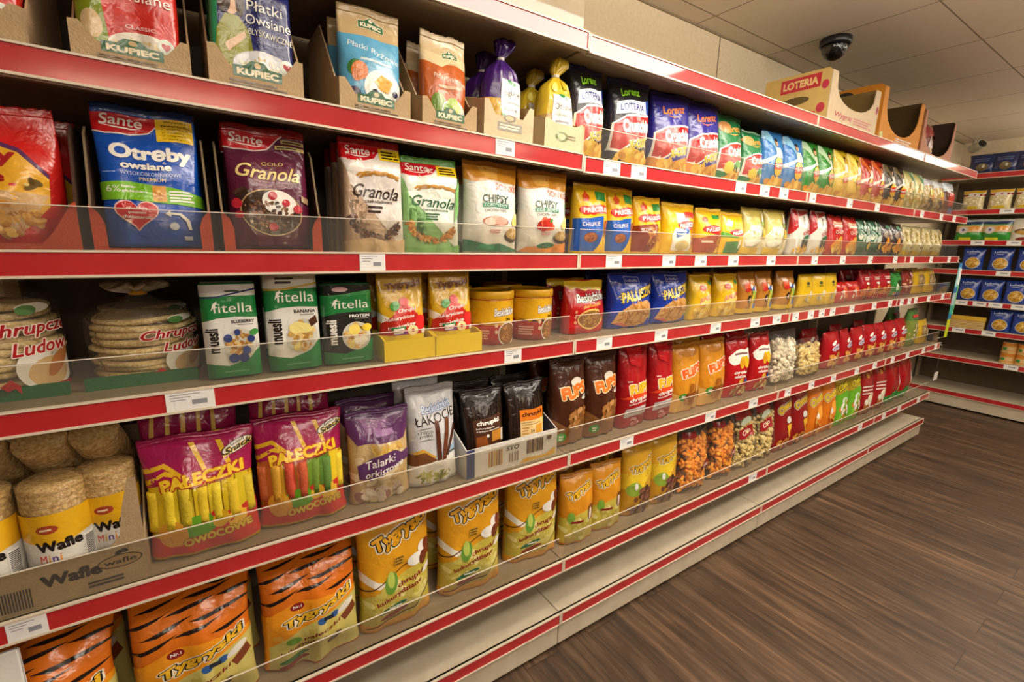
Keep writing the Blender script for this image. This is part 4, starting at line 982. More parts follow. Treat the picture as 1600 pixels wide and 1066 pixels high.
D('corn_puff_bag', 'tygs', 'pillow', .14, .255, .08, 'D8901E', [T('E8B42A', 'Tygryski', .5, .76, .78, .12, b=.05, o=K_, ow=.09, rot=16, sh=.12), G('C9B84A', [(0, .04), (0, .40), (.4, .46), (.7, .5), (1, .46), (1, .04)]), B(['D8CC74', 'C2B24E', 'E2D88E'], .45, .24, .4, .16, 30, .09), E('7AA83A', .2, .42, .1, .08), E('7A3418', .82, .44, .13, .12), E('EFEAE0', .8, .42, .06, .09), lines('8A2220', .2, .6, .32, .38, 1)], seed=91, nu=12, nv=16, seal='C8841A')
D('corn_puff_bag', 'tygd', 'pillow', .165, .285, .085, 'C8962A', [R('D8A42A', 0, .55, 1, .99), G('E0BE2E', [(0, .40), (0, .62), (1, .74), (1, .60), (.5, .42)]), T('E8B42A', 'Tygryski', .56, .70, .80, .12, b=.05, o=K_, ow=.09, rot=14, sh=.12), E('8AA83A', .25, .40, .2, .1), B(['5A3226', '7A4A3A', '46261E', '8A5A48'], .6, .27, .36, .13, 46, .07, 1.1), B(['5A3226', '8A6A5A'], .5, .1, .4, .06, 24, .07, 1.1), E('EFEAE0', .3, .44, .05, .05)], seed=93, nu=12, nv=16, seal='B0801E')
def heap(material, n, w, h, d, ln, r, seed):
    """loose puffs filling a clear bag"""
    def f(s):
        rr = random.Random(seed)
        bm = bmesh.new()
        S = surface('pillow', w, h, d, 1, {'wr': .3})
        for i in range(n):
            side = -1 if i % 4 else 1
            u, v = rr.uniform(-.9, .9), rr.uniform(.05, .86)
            p = S(np.array([u]), np.array([v]), side)[0]
            c = Vector((p[0] * .90, p[1] * .80 - side * .004, max(p[2], r * 2.2)))
            a = Vector((rr.uniform(-1, 1), rr.uniform(-.4, .4), rr.uniform(-1, 1))).normalized() * ln * rr.uniform(.5, 1)
            k = Vector((rr.uniform(-1, 1), rr.uniform(-1, 1), rr.uniform(-1, 1))) * r * .8
            rad = r * rr.uniform(.8, 1.15)
            # short curved capsule
            pts = [c - a, c - a * .4 + k * .6, c + a * .4 + k * .6, c + a]
            rings = []
            for q, sc in zip(pts, (.55, 1, 1, .55)):
                dr = a.normalized(); o1 = dr.orthogonal().normalized(); o2 = dr.cross(o1)
                rings.append([bm.verts.new(q + (o1 * math.cos(1.0472 * m) + o2 * math.sin(1.0472 * m)) * rad * sc) for m in range(6)])
            for j in range(3):
                for m in range(6):
                    fc = bm.faces.new((rings[j][m], rings[j][(m + 1) % 6], rings[j + 1][(m + 1) % 6], rings[j + 1][m])); fc.smooth = True
            bm.faces.new(rings[0][::-1]); bm.faces.new(rings[3])
        me = done(bm, 'loose_puffs'); me.materials.append(material)
        return [('*corn_puffs', me)]
    return f
D('corn_puff_bag', 'orange', 'pillow', .215, .30, .10, FILM, [G('8A1E1E', [(.62, .28), (.60, .38), (.92, .48), (.94, .38)], 'label'), T('E8D8D0', 'Chio', .77, .38, .24, .05, rot=16, sh=.2), G('8A1E1E', [(.1, .82), (.1, .9), (.5, .9), (.5, .82)], 'label')], seed=95, nu=14, nv=18, extra=heap(PUFF, 230, .215, .28, .10, .017, .0078, 4), wr=1.6)
D('corn_puff_bag', 'cream', 'pillow', .215, .285, .10, FILM, [G('9A1E22', [(.08, .55), (.1, .70), (.62, .76), (.6, .60)], 'label'), T('EAD8C8', 'Chio', .35, .66, .36, .07, rot=8, sh=.2), G('9A1E22', [(.05, .86), (.08, .96), (.7, .96), (.7, .88)], 'label'), E('B8C0A8', .4, .82, .24, .05, 10, 'label')], seed=97, nu=14, nv=18, extra=heap(CREAMPUFF, 230, .215, .27, .10, .014, .0085, 5), wr=1.6)
D('corn_puff_bag', 'white', 'pillow', .27, .235, .11, FILM, [], seed=99, nu=14, nv=18, extra=heap(WHITEPUFF, 260, .27, .225, .11, .010, .0105, 6), wr=1.6)
D('corn_puff_bag', 'butter', 'pillow', .25, .195, .11, FILM, [], seed=98, nu=14, nv=18, extra=heap(speckle('buttery_popcorn', 'E2C46A', 'F3E3A8', 90, .75, .6), 240, .25, .187, .11, .010, .0105, 7), wr=1.6)
D('snack_bag', 'cher', 'pillow', .19, .30, .085, '8E1418', [T('D8B02A', 'Cheetos', .5, .80, .84, .13, b=.05, o='2A2210', rot=14, sh=.1), E('D8D4D0', .60, .56, .12, .06), G('E8B42A', [(.5, .46), (.9, .52), (.72, .30), (.86, .22), (.6, .26)]), E('C83020', .75, .3, .12, .1), B(['E09A3A', 'C87E2A'], .4, .16, .3, .08, 14, .09, 2)], single=True, nu=10, nv=12, seed=101)
D('snack_bag', 'cheo', 'pillow', .20, .30, .085, 'D8761A', [T('E8C42A', 'Cheetos', .5, .74, .86, .14, b=.05, o='2A2210', rot=14, sh=.1), E('F0A63A', .65, .42, .28, .18), E('F0EBE0', .45, .4, .1, .09), B(['E8842A', 'C85A1E', 'F0B04A'], .6, .26, .3, .16, 18, .1, 2)], single=True, nu=10, nv=12, seed=103)
D('snack_bag', 'cheg', 'pillow', .21, .31, .085, 'B8A02A', [T('D8C42A', 'Cheetos', .5, .82, .84, .13, b=.05, o='2A3210', rot=14, sh=.1), G('6AB02A', [(0, .03), (0, .62), (.5, .70), (1, .60), (1, .03)]), E('E6EEDC', .45, .5, .16, .07), E('4A8A1E', .65, .3, .24, .1), B(['D8862A', 'F0EBE0', '8AC83A'], .5, .3, .4, .2, 22, .09)], single=True, nu=10, nv=12, seed=105)
D('snack_bag', 'redpop', 'pillow', .27, .30, .10, '9A1A1E', [E('D8943A', .4, .84, .1, .05), E('D8943A', .7, .88, .1, .05), [R('E0C8C0', .1, .60 - .07 * k, .9, .63 - .07 * k) for k in range(3)], B([W_, 'E8DCC0', 'D8C8A0'], .6, .25, .36, .18, 44, .07, 1.1), B(['A8622A', '8A4A1E'], .3, .12, .24, .08, 20, .08)], single=True, nu=10, nv=12, seed=107)
D('snack_bag', 'redgreen', 'pillow', .27, .32, .10, 'A01418', [G('E0D8D0', [(.62, .25), (.75, .6), (.95, .8), (1, .5), (1, .2)]), G('2E8A3A', [(0, .03), (0, .16), (.6, .28), (1, .24), (1, .03)]), E('D8B83A', .8, .34, .14, .08), E('C83A3A', .8, .7, .14, .08)], single=True, nu=10, nv=12, seed=109)

# ------------------------------------------------------------------ upper shelf: cereal bags standing in trays, tied bags, crisps
KUP = lambda u=.5, v=.9, s=1.0: [G('E6DCC0', [(u - .21 * s, v - .045 * s), (u - .21 * s, v + .03 * s), (u - .1 * s, v + .035 * s), (u, v + .08 * s), (u + .1 * s, v + .035 * s), (u + .21 * s, v + .03 * s), (u + .21 * s, v - .045 * s)], 'logo'),
    G('2E6A42', [(u - .2 * s, v - .04 * s), (u - .2 * s, v + .025 * s), (u - .1 * s, v + .03 * s), (u, v + .072 * s), (u + .1 * s, v + .03 * s), (u + .2 * s, v + .025 * s), (u + .2 * s, v - .04 * s)], 'logo'), E('E6DCC0', u, v + .042 * s, .03 * s, .016 * s, 0, 'logo'), T('EFE6CC', 'KUPIEC', u, v - .008 * s, .33 * s, .042 * s, b=.05, part='logo')]
D('cereal_bag', 'owred', 'block', .142, .222, .055, 'C8261E', [G('7A8A1E', [(0, .12), (.02, .5), (.25, .5), (.3, .16)]), E('D0B488', .15, .26, .1, .09), E('E8E0D0', .62, .16, .34, .10), B(['E2CFA0', 'D0B880', 'EDE0BC'], .6, .15, .28, .06, 60, .03), T(W_, 'Płatki', .62, .60, .5, .07, b=0), T(W_, 'Owsiane', .62, .50, .62, .07, b=0), T('E8C8C0', 'CLASSIC', .62, .29, .3, .025, b=.01), E('DCE4D8', .86, .20, .09, .055), heart('C04A50', .86, .2, .05, .03)], seed=111, nu=14, nv=18, seal='B02018')
D('cereal_bag', 'owblue', 'block', .142, .222, .055, '242A68', [R('2A8A5A', 0, .1, .09, .98), E('A88468', .22, .70, .14, .1), E('D8B090', .25, .62, .08, .06), G('8A8A1E', [(.04, .14), (.08, .44), (.18, .56), (.34, .56), (.46, .46), (.5, .3), (.42, .12)]), E('3A2622', .17, .66, .08, .10), E('3A2622', .36, .64, .05, .08), G('D8B090', [(.16, .34), (.4, .46), (.42, .42), (.2, .28)]), T(W_, 'Płatki', .66, .66, .44, .075, b=0), T(W_, 'Owsiane', .70, .56, .56, .075, b=0), T('E0DCC8', 'BŁYSKAWICZNE', .72, .46, .54, .045, b=0, rot=-3), T('A8B0D0', 'Oat flakes INSTANT', .72, .40, .36, .024, b=0), E('D8D8DC', .62, .20, .38, .13), B(['E0D2AC', 'CDB88A', 'EDE4C8'], .62, .18, .32, .09, 70, .026), E('DCE4D8', .9, .25, .09, .055), heart('C04A50', .9, .25, .05, .03)], seed=113, nu=14, nv=18, seal='1E2458')
D('cereal_bag', 'ryz', 'pouch', .138, .212, .06, 'C2A678', [R('5AA4CC', .0, .05, 1, .74), KUP(.52, .86), T('E6F0F2', 'Płatki Ryżowe', .54, .60, .84, .075, b=0, rot=-10), lines('C8DCE4', .3, .86, .49, .53, 1), E('3A7A3A', .22, .42, .12, .08), E('D8762A', .28, .40, .13, .085), E('C86A20', .24, .36, .08, .06), E('EDE9E2', .68, .25, .34, .19, -15), B(['E6E0D4', 'F6F2EA', 'D8D0C0'], .68, .22, .27, .13, 50, .03), G('E8A21E', [(.5, .32), (.62, .40), (.82, .36), (.74, .24), (.60, .26)]), E('2A2A4A', .52, .21, .07, .045), E('2A2A4A', .86, .25, .05, .03), E('2A2A4A', .72, .12, .06, .035), E('3A2A4A', .2, .19, .09, .06)], seed=115, nu=14, nv=18, seal='BCA070')
D('cereal_bag', 'ork', 'pouch', .12, .208, .06, 'CDB48A', [R('B85A22', .0, .05, 1, .70), G('D8C49A', [(0, .70), (.4, .66), (.6, .72), (1, .68), (1, .8), (0, .8)]), KUP(.62, .80, .8), T('EAD8C0', 'Płatki Orkiszowe', .58, .535, .72, .05, b=0, rot=-6), lines('D8B898', .3, .8, .43, .48, 1), E('6A8A2A', .3, .28, .14, .1), E('EDE6DC', .66, .19, .30, .14, -10), E('9AB83A', .62, .27, .14, .08), E('7AA02E', .5, .23, .1, .06), E('4A2A22', .66, .14, .08, .04), E('C8C25A', .72, .25, .1, .05)], seed=117, nu=14, nv=18, seal='C6AC80')
def flakes(s):
    S = surface('tied', s.w * .985, s.h, s.d * .985, s.seed, s.o)
    us = np.sin(np.linspace(-np.pi / 2, np.pi / 2, 13)); vs = np.linspace(0, .42, 9)
    U, V = np.meshgrid(us, vs)
    A = S(U.ravel(), V.ravel()).reshape(9, 13, 3); Bk = S(U.ravel(), V.ravel(), 1).reshape(9, 13, 3)
    P = np.concatenate([A, Bk[:, -2:0:-1]], 1).reshape(-1, 3); n = 24
    f = [[j * n + k, j * n + (k + 1) % n, (j + 1) * n + (k + 1) % n, (j + 1) * n + k] for j in range(8) for k in range(n)]
    f += [list(range(n))[::-1], list(range(8 * n, 9 * n))]
    return [('*flakes', mesh_from('flakes', P, f, [0] * len(f), [FLAKE if s.seed == 121 else speckle('spelt_flakes', '9A7A48', 'CDB07A', 200, .8, 1.0)]))]
def tie(s):
    bm = bmesh.new()
    add_lathe(bm, [(s.w * .075, s.h * .785), (s.w * .085, s.h * .79), (s.w * .085, s.h * .812), (s.w * .075, s.h * .817)], 16)
    me = done(bm, 'tie'); me.materials.append(mat('D8D0C4', 'plastic'))
    return [('tie', me)]
def shift(du, prims):
    out = []
    for p in prims:
        if isinstance(p, list): out.append(shift(du, p))
        elif p[0] == 'g': out.append(p[:2] + ([(u + du, v) for u, v in p[2]],) + p[3:])
        elif p[0] == 't': out.append(p[:3] + (p[3] + du,) + p[4:])
        else: out.append(p[:2] + (p[2] + du,) + p[3:])
    return out
def nada(name, du=0): return shift(du, [R(W_, .34, .16, .94, .58, 'label'), E('2E8A4A', .62, .56, .12, .02, -20, 'label'), T('3A3A44', name, .64, .46, .46, .06, b=0), T('5A5A60', 'płatki śniadaniowe', .64, .375, .5, .032, b=0), lines('9A9AA0', .42, .84, .29, .33, 1), R('C8342A', .44, .18, .94, .25, 'label'), lines('F0D0C8', .5, .88, .20, .23, 1, 'label'), R('2E7A3A', .34, .19, .44, .26, 'label')])
CPURPLE = clear_mat('purple_cellophane', '8A5AA8', .25, .15, 1.5, .8)
D('cereal_bag', 'jagl', 'tied', .112, .247, .075, '3E1A66', nada('Jaglane'), seed=121, nu=14, nv=22, extra=lambda s: tie(s), wr=1.2)
CYEL = clear_mat('yellow_cellophane', 'E6D26A', .10, .15, 1.5, .8)
D('cereal_bag', 'orkt', 'tied', .135, .247, .08, 'CFAE2A', [G('A8864A', [(0, .0), (0, .36), (.4, .42), (1, .33), (1, 0)]), B(['8A6A3A', 'B89A5E', 'C8AC70'], .5, .17, .46, .2, 110, .02)] + nada('Orkiszowe', -.10) + [E('EADB72', .30, .66, .10, .05, 30), E('E0C83A', .62, .70, .12, .05, -30)], seed=123, nu=14, nv=22, extra=lambda s: tie(s), wr=1.6)
DESIGNS['jagl'].prims = [R('C89A2E', 0, 0, 1, .40), B(['B88A28', 'DDB650', 'E8C872'], .5, .19, .48, .2, 130, .018)] + DESIGNS['jagl'].prims

def crunch(base2, word2, food, promo=False):
    return [promo or [], G(W_, [(0, .20), (.04, .50), (.3, .59), (1, .64), (1, .38), (.5, .30), (.2, .17)]), G('B81E1E', [(.03, .22), (.07, .49), (.3, .57), (1, .62), (1, .40), (.5, .32), (.2, .20)]), T(W_, 'Crunchips', .62, .47, .78, .19, b=.06, rot=6), T('E0C82A', 'X-CUT', .62, .29, .5, .09, b=.04, o=K_, rot=12, sh=.1) if word2 else [], food]
PROMO = [E('1A1A1C', .5, .86, .5, .15), T('86C82A', 'Lorenz', .46, .86, .48, .09, b=.03, o='1A2A12', rot=8, sh=.2), G('E6E6EC', [(.10, .60), (.12, .74), (1, .80), (1, .64)]), T('2A3A7A', 'LOTERIA', .48, .69, .6, .08, b=.03, rot=4), R('2A4A9A', .84, .64, 1, .80)]
LOR = lambda c: [T(c, 'Lorenz', .5, .80, .58, .10, b=.025, rot=6, sh=.2), G(c, [(.3, .725), (.5, .70), (.72, .735), (.5, .718)])]
D('crisp_bag', 'cr1', 'pillow', .165, .262, .085, '26242E', crunch(0, True, [E('D8B02A', .45, .15, .3, .08), B(CHIP, .5, .12, .4, .09, 26, .08, 1.3)], PROMO) , seed=131, nu=14, nv=18, seal='2A2E6A')
D('crisp_bag', 'cr2', 'pillow', .185, .262, .085, '2E2A8A', crunch(0, True, [G('D88A2A', [(0, .03), (0, .22), (.3, .14), (1, .26), (1, .03)]), B(CHIP, .5, .11, .4, .08, 26, .08, 1.3)], LOR('E8823A')), seed=133, nu=14, nv=18, seal='26227A')
D('crisp_bag', 'cr3', 'pillow', .175, .25, .085, '1E7A46', crunch(0, False, [E('4AA83A', .66, .30, .16, .06), E('E8C84A', .3, .24, .16, .09), E('C8C8B8', .78, .18, .14, .08), B(CHIP, .4, .10, .34, .08, 16, .1, 1.3)], [E('E0A060', .2, .82, .2, .08)] + LOR('E8A04A')), seed=135, nu=14, nv=18, seal='1A6A3C')
def lays(c2, c3): return [G(c2, [(0, .98), (.2, .98), (.55, .6), (.5, .55), (.15, .8), (0, .86)]), G(c3, [(0, .5), (.5, .62), (.48, .58), (0, .42)]), E('D8A078', .50, .80, .07, .06), E('3A2A22', .50, .85, .07, .03), G('E0D8CE', [(.38, .55), (.42, .72), (.60, .72), (.64, .55)]), E('E8B41E', .50, .40, .2, .15), G('C8242A', [(.30, .34), (.30, .45), (.70, .48), (.70, .37)]), T(W_, "Lay's", .50, .41, .3, .075, b=.02, rot=4, sh=.2), B(CHIP, .5, .12, .36, .08, 12, .11, 1.2)]
for k, (n, b, c2, c3) in enumerate([('layb', '2E78C0', '8AC0E0', 'D8E8F0'), ('layg', '2A8A34', 'B8D8B0', 'E8F0E0'), ('layy', 'D8B41E', 'F0D860', 'F6ECC0'), ('layr', 'B02A1A', 'D86A2A', 'F0D8C8'), ('layk', '3A3026', '6A5A3A', 'E0D8C8')]):
    D('crisp_bag', n, 'pillow', .195, .235, .085, b, lays(c2, c3), seed=141 + k, nu=10, nv=12, single=True)
D('crisp_bag', 'laym', 'pillow', .19, .225, .085, 'C0B470', [G('8AC89A', [(.3, .98), (.55, .6), (.8, .3), (1, .4), (.8, .7), (.6, .98)]), B(['D8C080', 'C8A03A', 'E0D4A4'], .4, .4, .3, .3, 24, .09, 1.3), E('C89A2A', .4, .62, .16, .12), G('B8DCC0', [(.5, .98), (.7, .98), (.9, .66), (.8, .6)])], seed=151, nu=10, nv=12, single=True)
D('crisp_bag', 'layw', 'pillow', .21, .215, .085, 'A88A3A', [G('C8CCD0', [(0, .98), (0, .76), (.5, .82), (1, .78), (1, .98)]), E('D8C42A', .55, .60, .26, .12), E('D88A2A', .6, .45, .26, .1), B(['8A6A3A', '5A4A3A', 'B8A078'], .4, .25, .36, .14, 20, .08)], seed=153, nu=10, nv=12, single=True)
D('crisp_bag', 'layz', 'pillow', .20, .225, .085, '6A4030', [G('B8C4D0', [(0, .98), (0, .72), (1, .78), (1, .98)]), G('B8341E', [(.2, .3), (.3, .68), (1, .7), (1, .3)]), R('2E6AA8', .3, .05, .9, .25)], seed=155, nu=10, nv=12, single=True)

# ------------------------------------------------------------------ end shelving: pasta and noodles
D('pasta_bag', 'pasta', 'pillow', .165, .19, .075, '1E3C92', [T('C8D4EC', 'Lubella', .5, .82, .6, .09, b=.02), lines('A8B8DC', .3, .7, .70, .74, 1), E('C8CCD8', .55, .32, .34, .25), E('B88A2A', .55, .33, .31, .23), B(['C89A2E', 'D8B04A', 'A87820', 'E0C068'], .55, .33, .27, .19, 50, .05, 1.8)], single=True, nu=10, nv=12, seed=161)
D('pasta_bag', 'pastad', 'pillow', .17, .165, .08, '18285E', [E('6A5A3A', .55, .35, .22, .2), lines('5A6A9A', .2, .8, .6, .8, 2), E('C8C4B0', .6, .4, .06, .08)], single=True, nu=10, nv=12, seed=163)
D('noodle_bag', 'noodle', 'pillow', .165, .165, .08, 'D0C294', [R('D8A828', .02, .86, .98, .98), R('8A1E1E', 0, .72, 1, .80), G('D8D0CC', [(.25, .70), (.3, .86), (.75, .84), (.8, .66)]), B(['E6DCB8', 'CDB87A', 'F0E8D0'], .5, .40, .42, .24, 40, .07, 2.4), E('D8B82A', .5, .14, .3, .07)], single=True, nu=10, nv=12, seed=165)
D('noodle_bag', 'grbag', 'pillow', .19, .18, .08, '2E8A2E', [R('C8CCD6', 0, .88, 1, .98), R('1E3A6A', 0, .76, 1, .88), R('5A8A3A', 0, .70, 1, .76), R('C8A878', 0, .40, 1, .70), E('C8C4C4', .3, .48, .17, .16), E('5A5A8A', .3, .5, .06, .06), E('D8963A', .7, .58, .2, .1), R('D8D41E', .2, .03, .62, .16)], single=True, nu=10, nv=12, seed=167)
D('noodle_bag', 'whbag', 'pillow', .19, .18, .08, 'D8D2C6', [E('6A4A2A', .5, .42, .36, .14), E('B08A3A', .5, .38, .3, .1), lines('D0B878', .2, .6, .62, .68, 1), E('8A2E2E', .45, .08, .22, .09)], single=True, nu=10, nv=12, seed=169)
D('spaghetti_pack', 'spag', 'box', .235, .105, .06, 'C8A04A', [R('D8B03A', 0, .70, 1, .98), [R('B8924A' if k % 2 else 'D8C08A', .02, .05 + .06 * k, .98, .10 + .06 * k) for k in range(10)]], single=True, nu=8, nv=4, seed=171)
D('jar', 'jar', 'tube', .09, .088, .09, 'D8A45A', [R('D0802A', 0, .70, 1, .98), E('3A8A3A', .3, .42, .16, .14), lines('E8D0A0', .4, .9, .3, .6, 3), R('D8B070', 0, .02, 1, .14)], single=True, nu=12, nv=6, seed=173, caps='C8C0B0', cat='tin')
# ------------------------------------------------------------------ trays, cartons and packs with a shape of their own
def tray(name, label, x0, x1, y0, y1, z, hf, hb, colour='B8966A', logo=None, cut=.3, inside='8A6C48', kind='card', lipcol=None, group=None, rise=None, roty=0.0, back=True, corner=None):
    """open cardboard display tray: low front with a dip, side walls rising to the back"""
    w, dp = x1 - x0, y1 - y0
    r = empty(name, (x0 + w / 2, y0, z))
    if roty: r.rotation_euler = (0, roty, 0)
    tag(r, label, 'tray', group)
    t = .003
    bm = bmesh.new()
    add_box(bm, -w / 2 + t, w / 2 - t, t, dp - t, 0, t, 1)
    if back: add_box(bm, -w / 2 + t, w / 2 - t, dp - t, dp, 0, hb, 1)
    for sgn in (-1, 1):
        pts = [(0, 0), (dp, 0), (dp, hb), (dp * .55, hb), (rise or dp * .12, hf * 1.15), (0, hf)]
        a = [bm.verts.new((sgn * w / 2, y, zz)) for y, zz in pts]
        b = [bm.verts.new((sgn * (w / 2 - t), y, zz)) for y, zz in pts]
        f1 = bm.faces.new(a); f2 = bm.faces.new(b[::-1]); f1.material_index = 0; f2.material_index = 1
        for i in range(len(pts)):
            f = bm.faces.new((a[i], a[(i + 1) % len(pts)], b[(i + 1) % len(pts)], b[i])); f.material_index = 0
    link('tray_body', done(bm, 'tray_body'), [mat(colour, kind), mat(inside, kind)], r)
    bm = bmesh.new()
    q = cut
    pts = [(-w / 2, 0), (w / 2, 0), (w / 2, hf)]
    if q: pts += [(w / 2 - .012, hf * 1.02), (w / 2 - .022, hf * (1 - q * .5)), (w / 2 - .032, hf * (1 - q)), (0, hf * (1 - q) * 1.0), (-w / 2 + .032, hf * (1 - q)), (-w / 2 + .022, hf * (1 - q * .5)), (-w / 2 + .012, hf * 1.02)]
    if corner: pts = [(-w / 2, 0), (w / 2, 0), (w / 2, corner), (w / 2 - .012, corner), (w / 2 - .026, corner * .72), (w / 2 - .034, hf * 1.25), (w / 2 - .05, hf)]
    pts += [(-w / 2, hf)]
    add_prism(bm, pts, -t, 0)
    fr = link('tray_front', done(bm, 'tray_front'), mat(lipcol or colour, kind), r)
    if logo:
        items = flatten(logo, w, hf)
        flat = lambda u, v, side=-1: np.stack([u * w / 2, np.full_like(u, -t), v * hf], -1)
        link('logo', mesh_from('tray_logo', *sheet(flat, items, w, hf, 2, 2, .0004, [-1, 0, 1])), None, fr)
    return r

def rice_stack(label, x, y, z, rad, n, seed, tied, title):
    """flat puffed rice cakes piled in clear film, printed and tied at the top"""
    r = empty('rice_cake_pack', (x, y, z)); tag(r, label, 'rice cakes')
    rr = random.Random(seed)
    hgt = 0.0
    for i in range(n):
        bm = bmesh.new()
        th = .0125 * rr.uniform(.85, 1.1)
        rd = rad * rr.uniform(.93, 1.0)
        dx, dy = rr.uniform(-.006, .006), rr.uniform(-.004, .004)
        prof = [(.001, .002), (rd * .75, .0015), (rd * .93, 0), (rd, th * .35), (rd, th * .7), (rd * .93, th), (rd * .75, th * .8), (.001, th * .75)]
        add_lathe(bm, prof, 40)
        sag = rr.uniform(-.004, .004)
        for v in bm.verts:
            a = math.atan2(v.co.y, v.co.x)
            k = 1 + .015 * math.sin(5 * a + i) + .01 * math.sin(9 * a + 2 * i)
            v.co.x *= k; v.co.y *= k
            v.co.z += sag * math.sin(a * 2 + i) * (v.co.x ** 2 + v.co.y ** 2) / rd ** 2
        c = link('rice_cake', done(bm, 'rice_cake'), RICE, r)
        c.location = (dx, dy, .009 + hgt); c.rotation_euler = (rr.uniform(-.03, .03), rr.uniform(-.03, .03), rr.uniform(0, 6))
        hgt += th + .0008
    H = hgt + .016
    w = 2 * rad * 1.06
    bm = bmesh.new()
    prof = [(rad * .9, .001), (rad * 1.05, .012), (rad * 1.06, H * .5), (rad * 1.03, H * .92), (rad * .85, H + .008), (rad * .4, H + .02)]
    if tied: prof += [(rad * .17, H + .032), (rad * .14, H + .040)]
    else: prof += [(rad * .1, H + .022)]
    add_lathe(bm, prof, 48)
    for v in bm.verts:
        a = math.atan2(v.co.y, v.co.x); k = 1 + .025 * math.sin(11 * a) * min(1, v.co.z / H) + .02 * math.sin(7 * a + 9 * v.co.z / H)
        v.co.x *= k; v.co.y *= k
    link('clear_film', done(bm, 'clear_film'), FILM, r)
    if tied:
        bm = bmesh.new(); add_lathe(bm, [(rad * .17, H + .030), (rad * .19, H + .034), (rad * .19, H + .042), (rad * .15, H + .045)], 20)
        link('tie', done(bm, 'tie'), mat('C88A1E', 'plastic'), r)
        bm = bmesh.new(); add_lathe(bm, [(rad * .12, H + .038), (rad * .30, H + .041), (rad * .50, H + .045), (rad * .55, H + .050), (rad * .40, H + .054), (rad * .1, H + .052)], 40)
        for v in bm.verts:
            a = math.atan2(v.co.y, v.co.x); k = 1 + .22 * math.sin(7 * a + 60 * v.co.z) + .14 * math.sin(13 * a)
            v.co.x *= k; v.co.y *= k; v.co.z += .005 * math.sin(9 * a) + .10 * v.co.x * .3
        link('bag_tuft', done(bm, 'tuft'), mat('CFC6B8', 'foil'), r)
    hh = H
    def S(u, v, side=-1):
        th = u * np.pi / 2
        rr_ = rad * 1.07 * (1 + .012 * np.sin(11 * th))
        return np.stack([rr_ * np.sin(th), -rr_ * np.cos(th), hh * v], -1)
    items = flatten([E('D8D2C8', .80, .30, .17, .26, 0, 'print'), E('C2A070', .80, .24, .12, .16, 0, 'print'), G('A81A1E', [(.60, .16), (.64, .05), (.95, .05), (.97, .14), (.93, .10), (.68, .10)], 'print'), G('A81A1E', [(.55, .16), (.60, .22), (.64, .14), (.58, .11)], 'print'), E('A86A3A', .86, .33, .05, .16, -25, 'print'),
                     T('A81E22', title[0], .74, .70, .46, .17, b=.02, sh=.35, o='EED8CC', rot=4), T('A81E22', title[1], .80, .52, .36, .14, b=.02, sh=.35, o='EED8CC', rot=4),
                     E('E6E2D8', .76, .92, .09, .05, 0, 'print'), E('5A8A4A', .72, .90, .05, .05, 0, 'print')], w, hh)
    us = np.linspace(-1, 1, 17)
    top = max(i[4] for i in items)
    for part in dict.fromkeys(i[0] for i in items):
        link('printed_picture' if part == 'print' else part.split('#')[0], mesh_from('rice_print', *sheet(S, [i for i in items if i[0] == part], w, hh, 16, 6, .0008, us, top)), None, r)
    return r

def wafle(label, x, y, z, rad=.043, hgt=.165, lying=False, rz=0, group=None):
    """mini rice wafers stacked in a clear wrapped roll with a paper band"""
    r = empty('wafer_roll', (x, y, z), rz); tag(r, label, 'wafer roll', group)
    bm = bmesh.new()
    n = 17
    prof = [(.001, 0)]
    for i in range(n):
        z0 = hgt * i / n; z1 = hgt * (i + 1) / n
        prof += [(rad * .965, z0 + .0002), (rad * .99, z0 + .002), (rad * .99, z1 - .002), (rad * .965, z1 - .0002)]
    prof += [(rad * .9, hgt + .002), (.001, hgt + .003)]
    add_lathe(bm, prof, 36)
    link('wafers', done(bm, 'wafers'), WAFER, r)
    bm = bmesh.new(); add_lathe(bm, [(rad * .6, -.0008), (rad * 1.02, .002), (rad * 1.03, hgt * .5), (rad * 1.02, hgt + .001), (rad * .8, hgt + .006), (.002, hgt + .0055)], 36)
    link('clear_film', done(bm, 'film'), FILM, r)
    w = 2 * rad
    if not lying:
        def S(u, v, side=-1):
            th = u * np.pi * .62
            return np.stack([rad * 1.035 * np.sin(th), -rad * 1.035 * np.cos(th), hgt * v], -1)
        us = np.linspace(-1, 1, 19)
        its = flatten([R('DCD8CE', 0, .02, 1, .74, 'label'), wave('E2AE1E', .52, .025, .78, 1.5)[:3] + ('label',), G('E2AE1E', [(0, .02), (1, .02), (1, .10), (.7, .06), (.4, .05), (0, .07)], 'label'), E('A8442A', .45, .645, .08, .04, 6, 'label'), lines('F0D8B0', .40, .5, .63, .66, 1),
                       T(K_, 'Wafle', .52, .49, .34, .10, b=.05, rot=3), T('C84A3A', 'M', .39, .375, .05, .07, b=.01), T('E0A02A', 'i', .435, .375, .012, .07, b=.01), T('5A3A8A', 'n', .475, .365, .04, .05, b=.01), T('E08A2A', 'i', .515, .375, .012, .07, b=.01),
                       E('3A2A9A', .56, .25, .10, .055, 10, 'label'), T('E0DCF0', 'bez', .57, .275, .06, .025), T('E0DCF0', 'cukru', .56, .24, .09, .025), E('A8502A', .40, .18, .06, .07, 20, 'label'), E('C88050', .42, .12, .05, .05, 0, 'label'),
                       R('F0EEE8', .70, .24, .80, .50, 'label'), [R('2A2A2A', .705 + .0, .25 + .016 * k, .795, .258 + .016 * k, 'label') for k in range(15)]], w, hgt)
        top = max(i[4] for i in its)
        for part in dict.fromkeys(i[0] for i in its):
            link(part.split('#')[0], mesh_from('wafer_print', *sheet(S, [i for i in its if i[0] == part], w, hgt, 18, 4, .0006, us, top)), None, r)
    else:
        r.rotation_euler = (math.radians(90), 0, 0)
    return r

